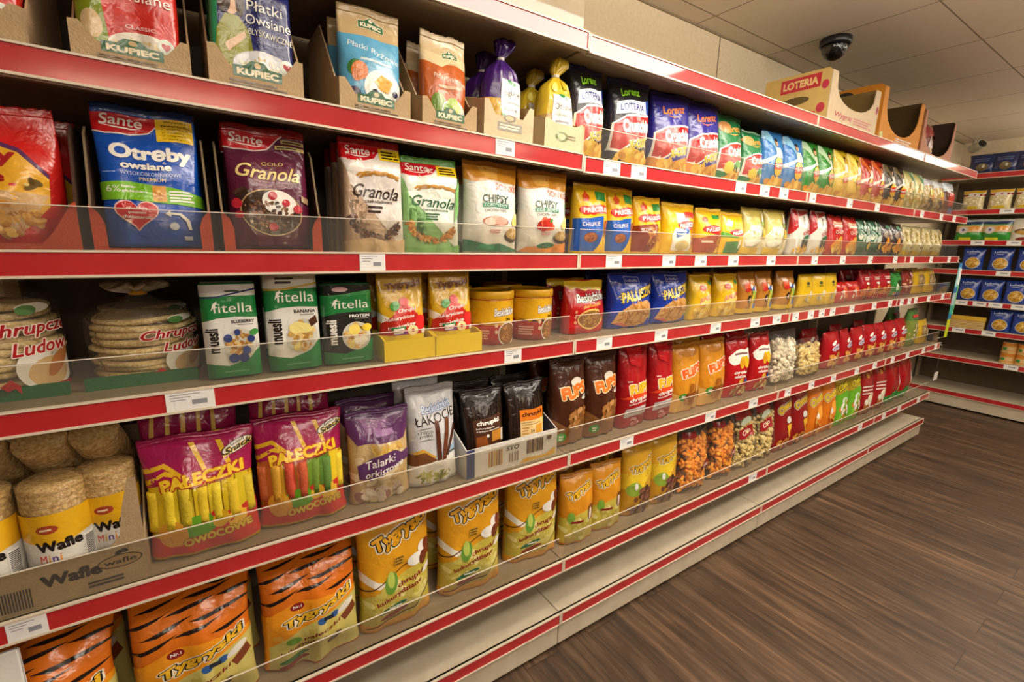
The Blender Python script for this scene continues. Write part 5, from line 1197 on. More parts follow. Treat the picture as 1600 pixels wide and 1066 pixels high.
def carton(label, x0, x1, y0, y1, z, h, out, inn, art_side=None, art_front=None, hf=.07, post=.05, edge=None):
    """tall display carton: side walls, back, low front with a big rounded cut-out"""
    w, dp = x1 - x0, y1 - y0
    r = empty('display_carton', ((x0 + x1) / 2, y0, z)); tag(r, label, 'carton')
    t = .004
    mo, mi = mat(out, 'card'), mat(inn, 'card')
    for sgn in (-1, 1):
        bm = bmesh.new()
        pts = [(0, 0), (dp, 0), (dp, h), (.012, h * .985), (0, h * .93)]
        a = [bm.verts.new((sgn * w / 2, yy, zz)) for yy, zz in pts]; b = [bm.verts.new((sgn * (w / 2 - t), yy, zz)) for yy, zz in pts]
        bm.faces.new(a).material_index = 0; bm.faces.new(b[::-1]).material_index = 1
        for i in range(5):
            bm.faces.new((a[i], a[(i + 1) % 5], b[(i + 1) % 5], b[i])).material_index = 2
        side = link('side_panel', done(bm, 'carton_side'), [mo, mi, mat(edge or out, 'card')], r)
        if art_side and sgn < 0:
            items = flatten(art_side, dp, h)
            # seen from the left the near edge (front) is on the right
            S = lambda u, v, side=-1: np.stack([np.full_like(u, -w / 2), (1 - u) * dp / 2, v * h], -1)
            P, f, mis, sl = sheet(lambda u, v, side=-1: np.stack([u * dp / 2, np.zeros_like(u), v * h], -1), items, dp, h, 2, 2, .0006, [-1, 0, 1])
            Q = np.stack([-w / 2 + P[:, 1], dp / 2 - P[:, 0], P[:, 2]], -1)
            link('printed_art', mesh_from('carton_art', Q, f, mis, sl), None, side)
    bm = bmesh.new()
    add_box(bm, -w / 2 + t, w / 2 - t, dp - t, dp, 0, h, 1)
    add_box(bm, -w / 2 + t, w / 2 - t, .001, dp - t, .0005, t, 1)
    link('back_panel', done(bm, 'carton_back'), [mo, mi], r)
    bm = bmesh.new()
    n = 10
    pts = [(-w / 2, 0), (w / 2, 0), (w / 2, h * .93)]
    for i in range(n + 1):
        a = math.pi * i / n
        pts.append(((w / 2 - post) * math.cos(a), h * .93 - (h * .93 - hf) * math.sin(a) ** .6))
    pts.append((-w / 2, h * .93))
    add_prism(bm, pts, -t, 0)
    fr = link('front_panel', done(bm, 'carton_front'), [mat(edge or out, 'card')], r)
    if art_front:
        items = flatten(art_front, w, h)
        link('printed_art', mesh_from('carton_art', *sheet(lambda u, v, side=-1: np.stack([u * w / 2, np.full_like(u, -t), v * h], -1), items, w, h, 2, 2, .0005, [-1, 0, 1])), None, fr)
    return r

def price_tag(x, ztop, label, w=.055, plane='main', blank=False, y=0.0):
    bm = bmesh.new()
    h = .0375
    if plane == 'main':
        add_box(bm, -w / 2, w / 2, -.0052, -.0042, -h, 0, 0)
        if not blank:
            for k, (a, b) in enumerate(((.08, .7), (.08, .5), (.1, .4))):
                add_box(bm, -w / 2 + a * w, -w / 2 + b * w, -.0054, -.0052, -.008 - .005 * k, -.0065 - .005 * k, 1)
            add_box(bm, w * .02, w * .34, -.0054, -.0052, -.028, -.019, 1)
        o = link('price_tag', done(bm, 'price_tag'), [mat('E6E4E2', 'matte'), mat('8A8C94', 'ink')])
        o.location = (x, 0, ztop - .0012)
    else:
        add_box(bm, -.0052, -.0042, -w / 2, w / 2, -h, 0, 0)
        if not blank: add_box(bm, -.0054, -.0052, -w * .3, w * .2, -.022, -.012, 1)
        o = link('price_tag', done(bm, 'price_tag'), [mat('E6E4E2', 'matte'), mat('8A8C94', 'ink')])
        o.location = (XR, y, ztop - .0012)
    tag(o, label, 'price tag')
    return o
# ------------------------------------------------------------------ packs on the shelves (metres)
put('owred', -1.150, 0.066, 1.6396, 'oat flake bag mostly out of frame in the leftmost kraft tray', ry=1.375, sx=0.93)
put('owred', -0.957, 0.066, 1.6350, 'red oat flake bag with heart badge standing in a kraft tray', ry=1.375, sx=0.93)
put('owred', -0.957, 0.140, 1.6350, 'same kind of pack right behind the red oat flake bag', ry=1.375, sx=0.93, behind=True)
put('owblue', -0.778, 0.066, 1.6307, 'blue instant oat flake bag with woman in green sweater', ry=1.375, sx=0.93)
put('owblue', -0.778, 0.140, 1.6307, 'same kind of pack right behind the blue instant oat flake bag', ry=1.375, sx=0.93, behind=True)
put('ryz', -0.558, 0.069, 1.6254, 'light blue rice flake bag with orange and bowl picture', ry=1.375, sx=0.93)
put('ryz', -0.558, 0.149, 1.6254, 'same kind of pack right behind the light blue rice flake bag', ry=1.375, sx=0.93, behind=True)
put('ork', -0.388, 0.069, 1.6213, 'orange spelt flake bag with kraft top in narrow tray', ry=1.375, sx=0.93)
put('ork', -0.388, 0.149, 1.6213, 'same kind of pack right behind the orange spelt flake bag', ry=1.375, sx=0.93, behind=True)
put('jagl', -0.227, 0.073, 1.6175, 'purple tied bag of golden millet flakes in low tray', ry=1.375)
put('jagl', -0.223, 0.173, 1.6175, 'same kind of pack right behind the purple tied flake bag', ry=1.375, behind=True)
put('orkt', -0.050, 0.076, 1.6132, 'yellow tied bag of spelt flakes in low tray', ry=1.375, sx=0.88)
put('orkt', -0.054, 0.182, 1.6132, 'same kind of pack right behind the yellow tied flake bag', ry=1.375, sx=0.88, behind=True)
put('cr1', 0.082, 0.099, 1.6035, 'black crisp bag beside the yellow tied bag', rz=4, sx=0.82)
put('cr1', 0.086, 0.211, 1.6035, 'same kind of pack right behind the first black crisp bag', rz=4, sx=0.82, behind=True)
put('cr1', 0.259, 0.099, 1.6035, 'black crisp bag with white lottery banner, beside the purple ones', rz=-6)
put('cr1', 0.263, 0.211, 1.6035, 'same kind of pack right behind the second black crisp bag', rz=-6, behind=True)
put('cr2', 0.464, 0.104, 1.6035, 'purple crisp bag next to the black crisp bags', rz=-8, sx=0.936)
put('cr2', 0.468, 0.216, 1.6035, 'same kind of pack right behind the first purple crisp bag', rz=-8, sx=0.936, behind=True)
put('cr2', 0.634, 0.099, 1.6035, 'purple crisp bag overlapping the green crisp bags', rz=-4, sx=0.936)
put('cr2', 0.638, 0.211, 1.6035, 'same kind of pack right behind the second purple crisp bag', rz=-4, sx=0.936, behind=True)
put('cr3', 0.813, 0.109, 1.6035, 'green crisp bag beside the purple crisp bags', sx=0.874)
put('cr3', 0.817, 0.221, 1.6035, 'same kind of pack right behind the first green crisp bag', sx=0.874, behind=True)
put('cr3', 0.963, 0.104, 1.6035, 'smaller-looking green crisp bag next to the blue crisps', sx=0.791, sz=0.86)
put('cr3', 0.967, 0.216, 1.6035, 'same kind of pack right behind the second green crisp bag', sx=0.791, sz=0.86, behind=True)
put('layb', 1.106, 0.099, 1.6035, 'left one of the two blue crisp bags', sx=0.79)
put('layb', 1.110, 0.211, 1.6035, 'same kind of pack right behind the left blue crisp bag', sx=0.79, behind=True)
put('layb', 1.272, 0.099, 1.6035, 'right one of the two blue crisp bags', sx=0.827)
put('layb', 1.276, 0.211, 1.6035, 'same kind of pack right behind the right blue crisp bag', sx=0.827, behind=True)
put('layg', 1.430, 0.099, 1.6035, 'left one of the two glossy green crisp bags by the blue', sx=0.749)
put('layg', 1.434, 0.211, 1.6035, 'same kind of pack right behind the left glossy green crisp bag', sx=0.749, behind=True)
put('layg', 1.573, 0.099, 1.6035, 'right one of the two glossy green crisp bags by the yellow', sx=0.749)
put('layg', 1.577, 0.211, 1.6035, 'same kind of pack right behind the right glossy green crisp bag', sx=0.749, behind=True)
put('layy', 1.731, 0.099, 1.6035, 'left one of the two yellow crisp bags', sx=0.756)
put('layy', 1.735, 0.211, 1.6035, 'same kind of pack right behind the left yellow crisp bag', sx=0.756, behind=True)
put('layy', 1.876, 0.099, 1.6035, 'right one of the two yellow crisp bags', sx=0.756)
put('layy', 1.880, 0.211, 1.6035, 'same kind of pack right behind the right yellow crisp bag', sx=0.756, behind=True)
put('layr', 2.023, 0.099, 1.6035, 'left one of the two red crisp bags', sx=0.759)
put('layr', 2.027, 0.211, 1.6035, 'same kind of pack right behind the left red crisp bag', sx=0.759, behind=True)
put('layr', 2.168, 0.099, 1.6035, 'right one of the two red crisp bags', sx=0.759)
put('layr', 2.172, 0.211, 1.6035, 'same kind of pack right behind the right red crisp bag', sx=0.759, behind=True)
put('layk', 2.318, 0.099, 1.6035, 'left one of the two black crisp bags past the red ones', sx=0.764)
put('layk', 2.322, 0.211, 1.6035, 'pack right behind the left one of the two black crisp bags past the red ones', sx=0.764, behind=True)
put('layk', 2.464, 0.099, 1.6035, 'right one of the two black crisp bags past the red ones', sx=0.764)
put('layk', 2.468, 0.211, 1.6035, 'pack right behind the right one of the two black crisp bags past the red ones', sx=0.764, behind=True)
put('laym', 2.625, 0.099, 1.6035, 'left one of the two pale green clear crisp bags', sx=0.831)
put('laym', 2.629, 0.211, 1.6035, 'pack right behind the left one of the two pale green clear crisp bags', sx=0.831, behind=True)
put('laym', 2.779, 0.099, 1.6035, 'right one of the two pale green clear crisp bags', sx=0.831)
put('laym', 2.783, 0.211, 1.6035, 'pack right behind the right one of the two pale green clear crisp bags', sx=0.831, behind=True)
put('layw', 2.956, 0.099, 1.6035, 'yellow crisp bag with silvery top near the shelf end', sx=0.898)
put('layw', 2.960, 0.211, 1.6035, 'pack right behind the yellow crisp bag with silvery top near the shelf end', sx=0.898, behind=True)
put('layw', 3.145, 0.099, 1.6035, 'yellow crisp bag with silvery top, second from the shelf end', sx=0.914)
put('layw', 3.149, 0.211, 1.6035, 'pack right behind the yellow crisp bag with silvery top, second from the shelf end', sx=0.914, behind=True)
put('layz', 3.348, 0.099, 1.6035, 'red crisp bag with silvery top at the very end of the shelf')
put('bran', -1.188, 0.067, 1.3460, 'red and gold bran pouch at the left edge, top bent over', rz=4)
put('bran', -1.176, 0.160, 1.3460, 'same kind of pack right behind the red and gold bran pouch', rz=4, behind=True)
put('otreby', -0.953, 0.060, 1.3480, 'blue oat bran pouch with red heart in a dark tray', rx=-3)
put('otreby', -0.949, 0.134, 1.3480, 'same kind of pack right behind the blue oat bran pouch', rx=-3, behind=True)
put('gold', -0.768, 0.060, 1.3480, 'dark plum granola pouch with gold script and berry bowl', rx=-3)
put('gold', -0.768, 0.134, 1.3480, 'same kind of pack right behind the plum granola pouch', rx=-3, behind=True)
put('gran', -0.566, 0.059, 1.3425, 'white and brown chocolate granola bag', rz=2)
put('gran', -0.562, 0.139, 1.3425, 'same kind of pack right behind the chocolate granola bag', rz=2, behind=True)
put('gran', -0.558, 0.220, 1.3425, 'same kind of pack two packs behind the chocolate granola bag', rz=2, behind=True)
put('grang', -0.430, 0.059, 1.3425, 'white and green nut granola bag', rz=-2)
put('grang', -0.426, 0.139, 1.3425, 'same kind of pack right behind the nut granola bag', rz=-2, behind=True)
put('grang', -0.422, 0.220, 1.3425, 'same kind of pack two packs behind the nut granola bag', rz=-2, behind=True)
put('sonko', -0.253, 0.068, 1.3425, 'orange-topped chickpea chips bag with garlic picture', rz=3)
put('sonko', -0.249, 0.167, 1.3425, 'same kind of pack right behind the garlic chickpea chips bag', rz=3, behind=True)
put('sonko2', -0.084, 0.068, 1.3425, 'orange-topped chickpea chips bag with tomato picture', rz=-4)
put('sonko2', -0.080, 0.167, 1.3425, 'same kind of pack right behind the tomato chickpea chips bag', rz=-4, behind=True)
put('prec', 0.108, 0.083, 1.3425, 'yellow and blue pretzel bag beside the chickpea chips', sx=0.881)
put('prec', 0.112, 0.183, 1.3425, 'same kind of pack right behind the first blue pretzel bag', sx=0.881, behind=True)
put('prec', 0.242, 0.093, 1.3425, 'yellow and blue pretzel bag beside the brown stick bag', sx=0.783)
put('prec', 0.246, 0.193, 1.3425, 'same kind of pack right behind the second blue pretzel bag', sx=0.783, behind=True)
put('palu', 0.364, 0.083, 1.3425, 'yellow and brown sesame stick bag beside the pretzels', sx=0.782)
put('palu', 0.368, 0.183, 1.3425, 'same kind of pack right behind the brown sesame stick bag', sx=0.782, behind=True)
put('paluw', 0.531, 0.086, 1.3425, 'yellow stick bag with white and blue panel', sx=0.989)
put('paluw', 0.535, 0.192, 1.3425, 'same kind of pack right behind the yellow stick bag with blue panel', sx=0.989, behind=True)
put('palur', 0.705, 0.083, 1.3425, 'yellow stick bag with reddish brown lower panel', sx=0.947)
put('palur', 0.709, 0.183, 1.3425, 'same kind of pack right behind the red panel stick bag', sx=0.947, behind=True)
put('palug', 0.856, 0.083, 1.3425, 'yellow stick bag with green lower panel', sx=0.948)
put('palug', 0.860, 0.183, 1.3425, 'same kind of pack right behind the green panel stick bag', sx=0.948, behind=True)
put('pale', 1.010, 0.089, 1.3425, 'pale yellow puff bag left of its twin', sx=0.953)
put('pale', 1.014, 0.201, 1.3425, 'same kind of pack right behind the left pale yellow puff bag', sx=0.953, behind=True)
put('pale', 1.180, 0.089, 1.3425, 'pale yellow puff bag right of its twin')
put('pale', 1.184, 0.201, 1.3425, 'same kind of pack right behind the right pale yellow puff bag', behind=True)
put('whitered', 1.386, 0.083, 1.3425, 'white crisp bag with dark dip bowl, left of its twin')
put('whitered', 1.390, 0.183, 1.3425, 'same kind of pack right behind the left white dip bowl bag', behind=True)
put('whitered', 1.563, 0.083, 1.3425, 'white crisp bag with dark dip bowl, right of its twin')
put('whitered', 1.567, 0.183, 1.3425, 'same kind of pack right behind the right white dip bowl bag', behind=True)
put('redorange', 1.737, 0.083, 1.3425, 'red crisp bag with orange crisps, left of its twin')
put('redorange', 1.902, 0.083, 1.3425, 'red crisp bag with orange crisps, right of its twin')
put('greengrey', 2.063, 0.083, 1.3425, 'dark green crisp bag beside the red crisp bags', sx=0.912)
put('greengrey', 2.067, 0.183, 1.3425, 'pack right behind the dark green crisp bag beside the red crisp bags', sx=0.912, behind=True)
put('greengrey', 2.211, 0.083, 1.3425, 'dark green crisp bag beside the black crisp bags', sx=0.912)
put('greengrey', 2.215, 0.183, 1.3425, 'pack right behind the dark green crisp bag beside the black crisp bags', sx=0.912, behind=True)
put('blackorange', 2.373, 0.083, 1.3425, 'black crisp bag with orange rings, left of its twin', sx=0.98)
put('blackorange', 2.377, 0.183, 1.3425, 'pack right behind the black crisp bag with orange rings, left of its twin', sx=0.98, behind=True)
put('blackorange', 2.532, 0.083, 1.3425, 'black crisp bag with orange rings, right of its twin', sx=0.98)
put('blackorange', 2.536, 0.183, 1.3425, 'pack right behind the black crisp bag with orange rings, right of its twin', sx=0.98, behind=True)
put('creamy', 2.722, 0.083, 1.3425, 'cream coloured snack bag nearest the black crisp bags')
put('creamy', 2.726, 0.183, 1.3425, 'pack right behind the cream coloured snack bag nearest the black crisp bags', behind=True)
put('creamy', 2.894, 0.083, 1.3425, 'cream coloured snack bag, second from the black crisp bags')
put('creamy', 2.898, 0.183, 1.3425, 'pack right behind the cream coloured snack bag, second from the black crisp bags', behind=True)
put('creamy', 3.071, 0.083, 1.3425, 'cream coloured snack bag, second from the shelf end')
put('creamy', 3.075, 0.183, 1.3425, 'pack right behind the cream coloured snack bag, second from the shelf end', behind=True)
put('creamy', 3.248, 0.083, 1.3425, 'cream coloured snack bag at the shelf end')
put('creamy', 3.252, 0.183, 1.3425, 'pack right behind the cream coloured snack bag at the shelf end', behind=True)
put('mu1', -0.857, 0.068, 1.0943, 'green muesli box with blueberries on a grey front', rx=-3)
put('mu1', -0.853, 0.142, 1.0943, 'same kind of pack right behind the blueberry muesli box', rx=-3, behind=True)
put('mu2', -0.743, 0.068, 1.0943, 'green muesli box with banana and chocolate on white front', rx=-3)
put('mu2', -0.739, 0.142, 1.0943, 'same kind of pack right behind the banana muesli box', rx=-3, behind=True)
put('mu3', -0.630, 0.068, 1.0943, 'green and black protein muesli box with mango', rx=-3)
put('mu3', -0.626, 0.142, 1.0943, 'same kind of pack right behind the protein muesli box', rx=-3, behind=True)
put('zoo', -0.501, 0.072, 1.0958, 'yellow corn crisp bag with strawberry, left of its twin', sx=0.95)
put('zoo', -0.497, 0.159, 1.0958, 'same kind of pack right behind the left strawberry corn bag', sx=0.95, behind=True)
put('zoo', -0.369, 0.072, 1.0958, 'yellow corn crisp bag with strawberry, right of its twin', sx=0.95)
put('zoo', -0.365, 0.159, 1.0958, 'same kind of pack right behind the right strawberry corn bag', sx=0.95, behind=True)
put('tub', -0.216, 0.120, 1.0923, 'yellow and red pretzel tub next to the strawberry corn bag', rz=-18)
put('tub', -0.261, 0.289, 1.0923, 'same kind of pack right behind the left pretzel tub', rz=-18, behind=True)
put('tub', -0.075, 0.120, 1.0923, 'yellow and red pretzel tub next to the red stick pack', rz=-12)
put('tub', -0.071, 0.289, 1.0923, 'same kind of pack right behind the right pretzel tub', rz=-12, behind=True)
put('besk', 0.119, 0.101, 1.0923, 'red pretzel stick pack with yellow wavy top', rz=2)
put('besk', 0.123, 0.194, 1.0923, 'same kind of pack right behind the red pretzel stick pack', rz=2, behind=True)
put('lub', 0.333, 0.104, 1.0923, 'blue pretzel stick bag beside the red stick pack')
put('lub', 0.337, 0.216, 1.0923, 'same kind of pack right behind the left blue stick bag', behind=True)
put('lub', 0.549, 0.109, 1.0923, 'blue pretzel stick bag beside the yellow biscuit bags', sx=0.93)
put('lub', 0.553, 0.221, 1.0923, 'same kind of pack right behind the right blue stick bag', sx=0.93, behind=True)
put('jun', 0.725, 0.103, 1.0923, 'yellow junior biscuit bag beside the blue stick bag', rz=4, sx=0.987)
put('jun', 0.729, 0.203, 1.0923, 'same kind of pack right behind the left yellow junior bag', rz=4, sx=0.987, behind=True)
put('jun', 0.897, 0.103, 1.0923, 'yellow junior biscuit bag, right of its twin', rz=-3, sx=0.995)
put('jun', 0.901, 0.203, 1.0923, 'same kind of pack right behind the right yellow junior bag', rz=-3, sx=0.995, behind=True)
put('toys', 1.048, 0.103, 1.0923, 'brown snack bag with colourful picture, left of three', sx=0.815)
put('toys', 1.052, 0.203, 1.0923, 'same kind of pack right behind the left colourful brown bag', sx=0.815, behind=True)
put('toys', 1.175, 0.099, 1.0923, 'brown snack bag with colourful picture, middle of three', sx=0.815)
put('toys', 1.179, 0.198, 1.0923, 'same kind of pack right behind the middle colourful brown bag', sx=0.815, behind=True)
put('toys', 1.373, 0.103, 1.0923, 'brown snack bag with colourful picture, beside the yellow bags')
put('toys', 1.377, 0.203, 1.0923, 'same kind of pack right behind the right colourful brown bag', behind=True)
put('yelbag', 1.547, 0.089, 1.0923, 'plain bright yellow snack bag, leftmost of three', sx=0.894)
put('yelbag', 1.683, 0.089, 1.0923, 'plain bright yellow snack bag, middle of three', rz=-8, sx=0.86)
put('yelbag', 1.813, 0.089, 1.0923, 'plain bright yellow snack bag, rightmost of three', sx=0.86)
put('redlow', 1.971, 0.101, 1.0923, 'low red snack bag beside the yellow bags', sx=0.738)
put('redlow', 2.116, 0.101, 1.0923, 'low red snack bag beside the taller red pretzel bags', sx=0.738)
put('redpretz', 2.248, 0.101, 1.0923, 'red pretzel snack bag, leftmost of three', sx=0.742)
put('redpretz', 2.252, 0.194, 1.0923, 'pack right behind the red pretzel snack bag, leftmost of three', sx=0.742, behind=True)
put('redpretz', 2.392, 0.101, 1.0923, 'red pretzel snack bag, middle of three', sx=0.894)
put('redpretz', 2.396, 0.194, 1.0923, 'pack right behind the red pretzel snack bag, middle of three', sx=0.894, behind=True)
put('redpretz', 2.546, 0.101, 1.0923, 'red pretzel snack bag, rightmost of three', sx=0.948)
put('redpretz', 2.550, 0.194, 1.0923, 'pack right behind the red pretzel snack bag, rightmost of three', sx=0.948, behind=True)
put('greenbag', 2.730, 0.101, 1.0923, 'green snack bag between the red ones on the muesli level')
put('greenbag', 2.734, 0.194, 1.0923, 'pack right behind the green snack bag between the red ones on the muesli level', behind=True)
put('mixnut', 2.916, 0.101, 1.0923, 'reddish brown nut bag right of the green bag')
put('mixnut', 2.920, 0.194, 1.0923, 'pack right behind the reddish brown nut bag right of the green bag', behind=True)
put('goldbag', 3.122, 0.101, 1.0923, 'golden snack bag right of the nut bag')
put('goldbag', 3.126, 0.194, 1.0923, 'pack right behind the golden snack bag right of the nut bag', behind=True)
put('goldbag', 3.331, 0.101, 1.0923, 'golden snack bag at the end of the muesli level')
put('goldbag', 3.335, 0.194, 1.0923, 'pack right behind the golden snack bag at the end of the muesli level', behind=True)
put('pal1', -0.937, 0.065, 0.7337, 'pink topped bag of yellow corn sticks beside the wafer tray', rz=-4, rx=-4)
put('pal2', -0.748, 0.070, 0.7337, 'pink topped bag of mixed colour corn sticks', rz=-5, rx=-4)
put('palfold', -0.949, 0.174, 0.7317, 'pink corn stick bag folded over behind the yellow sticks')
put('palfold', -0.747, 0.174, 0.7317, 'pink corn stick bag folded over behind the mixed sticks')
put('tal', -0.569, 0.072, 0.7317, 'purple bag of round spelt wafers with white script', rz=-3, sx=0.98)
put('tal', -0.565, 0.178, 0.7317, 'same kind of pack right behind the purple spelt wafer bag', rz=-3, sx=0.98, behind=True)
put('lak', -0.424, 0.072, 0.7337, 'white bag with three chocolate sticks on the front', rx=-3, sx=0.982)
put('lak', -0.420, 0.178, 0.7337, 'same kind of pack right behind the white chocolate stick bag', rx=-3, sx=0.982, behind=True)
put('chr1', -0.260, 0.076, 0.7372, 'clear pack of dark coated sticks with brown label', rx=-5, sx=0.93)
put('chr1', -0.256, 0.156, 0.7372, 'same kind of pack right behind the brown label stick pack', rx=-5, sx=0.93, behind=True)
put('chr2', -0.112, 0.076, 0.7372, 'clear pack of dark coated sticks with orange label', rx=-5, sx=0.93)
put('chr2', -0.108, 0.156, 0.7372, 'same kind of pack right behind the orange label stick pack', rx=-5, sx=0.93, behind=True)
put('flb', 0.048, 0.080, 0.7317, 'brown chocolate corn puff bag beside the stick packs', sx=0.995)
put('flb', 0.052, 0.192, 0.7317, 'same kind of pack right behind the left brown corn puff bag', sx=0.995, behind=True)
put('flb', 0.192, 0.080, 0.7317, 'brown chocolate corn puff bag beside the red puffs', sx=0.995)
put('flb', 0.196, 0.192, 0.7317, 'same kind of pack right behind the right brown corn puff bag', sx=0.995, behind=True)
put('flr', 0.351, 0.080, 0.7317, 'red corn puff bag beside the brown puffs')
put('flr', 0.355, 0.192, 0.7317, 'same kind of pack right behind the left red corn puff bag', behind=True)
put('flr', 0.500, 0.080, 0.7317, 'red corn puff bag beside the orange puffs', sx=0.936)
put('flr', 0.504, 0.192, 0.7317, 'same kind of pack right behind the right red corn puff bag', sx=0.936, behind=True)
put('flo', 0.652, 0.083, 0.7317, 'orange peanut puff bag beside the red puffs', sx=0.9)
put('flo', 0.656, 0.202, 0.7317, 'same kind of pack right behind the left orange puff bag', sx=0.9, behind=True)
put('flo', 0.824, 0.083, 0.7317, 'orange peanut puff bag beside the cloud print bags', sx=0.922)
put('flo', 0.828, 0.202, 0.7317, 'same kind of pack right behind the right orange puff bag', sx=0.922, behind=True)
put('flw', 1.015, 0.088, 0.7317, 'red puff bag with white cloud, left of its twin')
put('flw', 1.019, 0.207, 0.7317, 'same kind of pack right behind the left cloud print bag', behind=True)
put('flw', 1.197, 0.088, 0.7317, 'red puff bag with white cloud, right of its twin', sx=0.909)
put('flw', 1.201, 0.207, 0.7317, 'same kind of pack right behind the right cloud print bag', sx=0.909, behind=True)
put('white', 1.396, 0.085, 0.7317, 'big clear bag of white puffed rice', sx=0.903, sz=1.1)
put('white', 1.400, 0.228, 0.7317, 'same kind of pack right behind the clear puffed rice bag', sx=0.903, sz=1.1, behind=True)
put('butter', 1.655, 0.085, 0.7317, 'clear bag of buttery popcorn next to the white puffs')
put('redhill', 1.946, 0.095, 0.7317, 'red snack bag beside the buttery popcorn', sx=0.997)
put('redhill', 1.950, 0.207, 0.7317, 'same kind of pack right behind the first low red snack bag', sx=0.997, behind=True)
put('redhill', 2.123, 0.100, 0.7317, 'red snack bag, second from the buttery popcorn', rz=8, sx=0.872)
put('redhill', 2.277, 0.095, 0.7317, 'red snack bag, third from the buttery popcorn', sx=0.872)
put('redhill', 2.281, 0.207, 0.7317, 'same kind of pack right behind the third low red snack bag', sx=0.872, behind=True)
put('redhill', 2.460, 0.100, 0.7317, 'red snack bag, fourth from the buttery popcorn', rz=-6, sx=0.83)
put('redhill', 2.606, 0.095, 0.7317, 'red snack bag, fifth from the buttery popcorn', sx=0.83)
put('redhill', 2.610, 0.207, 0.7317, 'same kind of pack right behind the fifth low red snack bag', sx=0.83, behind=True)
put('redhill', 2.777, 0.095, 0.7317, 'red snack bag, third from the shelf end on the puff level', sx=0.966)
put('redhill', 2.965, 0.100, 0.7317, 'red snack bag beside the green topped one on puff level')
put('greenmix', 3.142, 0.092, 0.7317, 'olive snack bag with green top on the corn puff level')
put('greenmix', 3.146, 0.198, 0.7317, 'pack right behind the olive snack bag with green top on the corn puff level', behind=True)
put('goldbag', 3.350, 0.087, 0.7317, 'golden snack bag at the end of the corn puff level')
put('goldbag', 3.354, 0.180, 0.7317, 'pack right behind the golden snack bag at the end of the corn puff level', behind=True)
put('tigf', -1.222, 0.071, 0.3565, 'tiger striped corn stick bag behind the white card at lower left', rz=-3)
put('tigf', -1.218, 0.183, 0.3565, 'same kind of pack right behind the lower left tiger striped bag', rz=-3, sz=1.2, behind=True)
put('tigf', -0.985, 0.067, 0.3565, 'tiger striped corn stick bag with folded top near the left edge', rz=-3)
put('tigf', -0.973, 0.179, 0.3565, 'same kind of pack right behind the left tiger striped bag', rz=-3, sz=1.2, behind=True)
put('tigf', -0.752, 0.071, 0.3565, 'tiger striped corn stick bag with folded top beside yellow bags', rz=-5)
put('tigf', -0.744, 0.183, 0.3565, 'same kind of pack right behind the right tiger striped bag', rz=-5, sz=1.2, behind=True)
put('tyg', -0.538, 0.076, 0.3565, 'yellow corn puff bag beside the tiger striped bags', rz=3)
put('tyg', -0.534, 0.207, 0.3565, 'same kind of pack right behind the first yellow corn puff bag', rz=3, behind=True)
put('tyg', -0.307, 0.081, 0.3565, 'yellow corn puff bag, second from the tiger striped bags', rz=-4)
put('tyg', -0.303, 0.212, 0.3565, 'same kind of pack right behind the second yellow corn puff bag', rz=-4, behind=True)
put('tyg', -0.069, 0.096, 0.3565, 'yellow corn puff bag, third from the tiger striped bags', rz=-6, sx=0.97)
put('tyg', -0.065, 0.227, 0.3565, 'same kind of pack right behind the third yellow corn puff bag', rz=-6, sx=0.97, behind=True)
put('tygs', 0.109, 0.074, 0.3565, 'small orange corn puff bag beside the big yellow bags', rz=-6)
put('tygs', 0.113, 0.180, 0.3565, 'same kind of pack right behind the left small orange bag', rz=-6, behind=True)
put('tygs', 0.117, 0.286, 0.3565, 'same kind of pack two packs behind the left small orange bag', rz=-6, behind=True)
put('tygs', 0.253, 0.079, 0.3565, 'small orange corn puff bag beside the chocolate ball bags', rz=-6)
put('tygs', 0.257, 0.185, 0.3565, 'same kind of pack right behind the right small orange bag', rz=-6, behind=True)
put('tygs', 0.261, 0.291, 0.3565, 'same kind of pack two packs behind the right small orange bag', rz=-6, behind=True)
put('tygd', 0.423, 0.087, 0.3565, 'yellow bag of brown chocolate balls, left of its twin', rz=-3, sx=0.958)
put('tygd', 0.427, 0.199, 0.3565, 'same kind of pack right behind the left chocolate ball bag', rz=-3, sx=0.958, behind=True)
put('tygd', 0.578, 0.087, 0.3565, 'yellow bag of brown chocolate balls, right of its twin', rz=-3, sx=0.927)
put('tygd', 0.582, 0.199, 0.3565, 'same kind of pack right behind the right chocolate ball bag', rz=-3, sx=0.927, behind=True)
put('orange', 0.751, 0.081, 0.3565, 'clear bag of orange corn curls beside the chocolate balls', rz=-3, sx=0.923)
put('orange', 0.966, 0.086, 0.3565, 'clear bag of orange corn curls beside the pale puffs', rz=-4, sx=0.875)
put('cream', 1.151, 0.086, 0.3565, 'clear bag of pale corn puffs beside the orange curls', rz=-3, sx=0.839)
put('cream', 1.328, 0.091, 0.3565, 'clear bag of pale corn puffs beside the red bags', sx=0.839)
put('cher', 1.497, 0.087, 0.3565, 'dark red corn crisp bag beside the pale puffs', sx=0.849)
put('cher', 1.501, 0.199, 0.3565, 'same kind of pack right behind the first dark red crisp bag', sx=0.849, behind=True)
put('cher', 1.662, 0.087, 0.3565, 'dark red corn crisp bag beside the orange ones', sx=0.886)
put('cher', 1.666, 0.199, 0.3565, 'same kind of pack right behind the second dark red crisp bag', sx=0.886, behind=True)
put('cheo', 1.833, 0.087, 0.3565, 'orange corn crisp bag, left of its twin', sx=0.836)
put('cheo', 1.837, 0.199, 0.3565, 'same kind of pack right behind the left orange crisp bag', sx=0.836, behind=True)
put('cheo', 1.997, 0.087, 0.3565, 'orange corn crisp bag, right of its twin', sx=0.833)
put('cheo', 2.001, 0.199, 0.3565, 'same kind of pack right behind the right orange crisp bag', sx=0.833, behind=True)
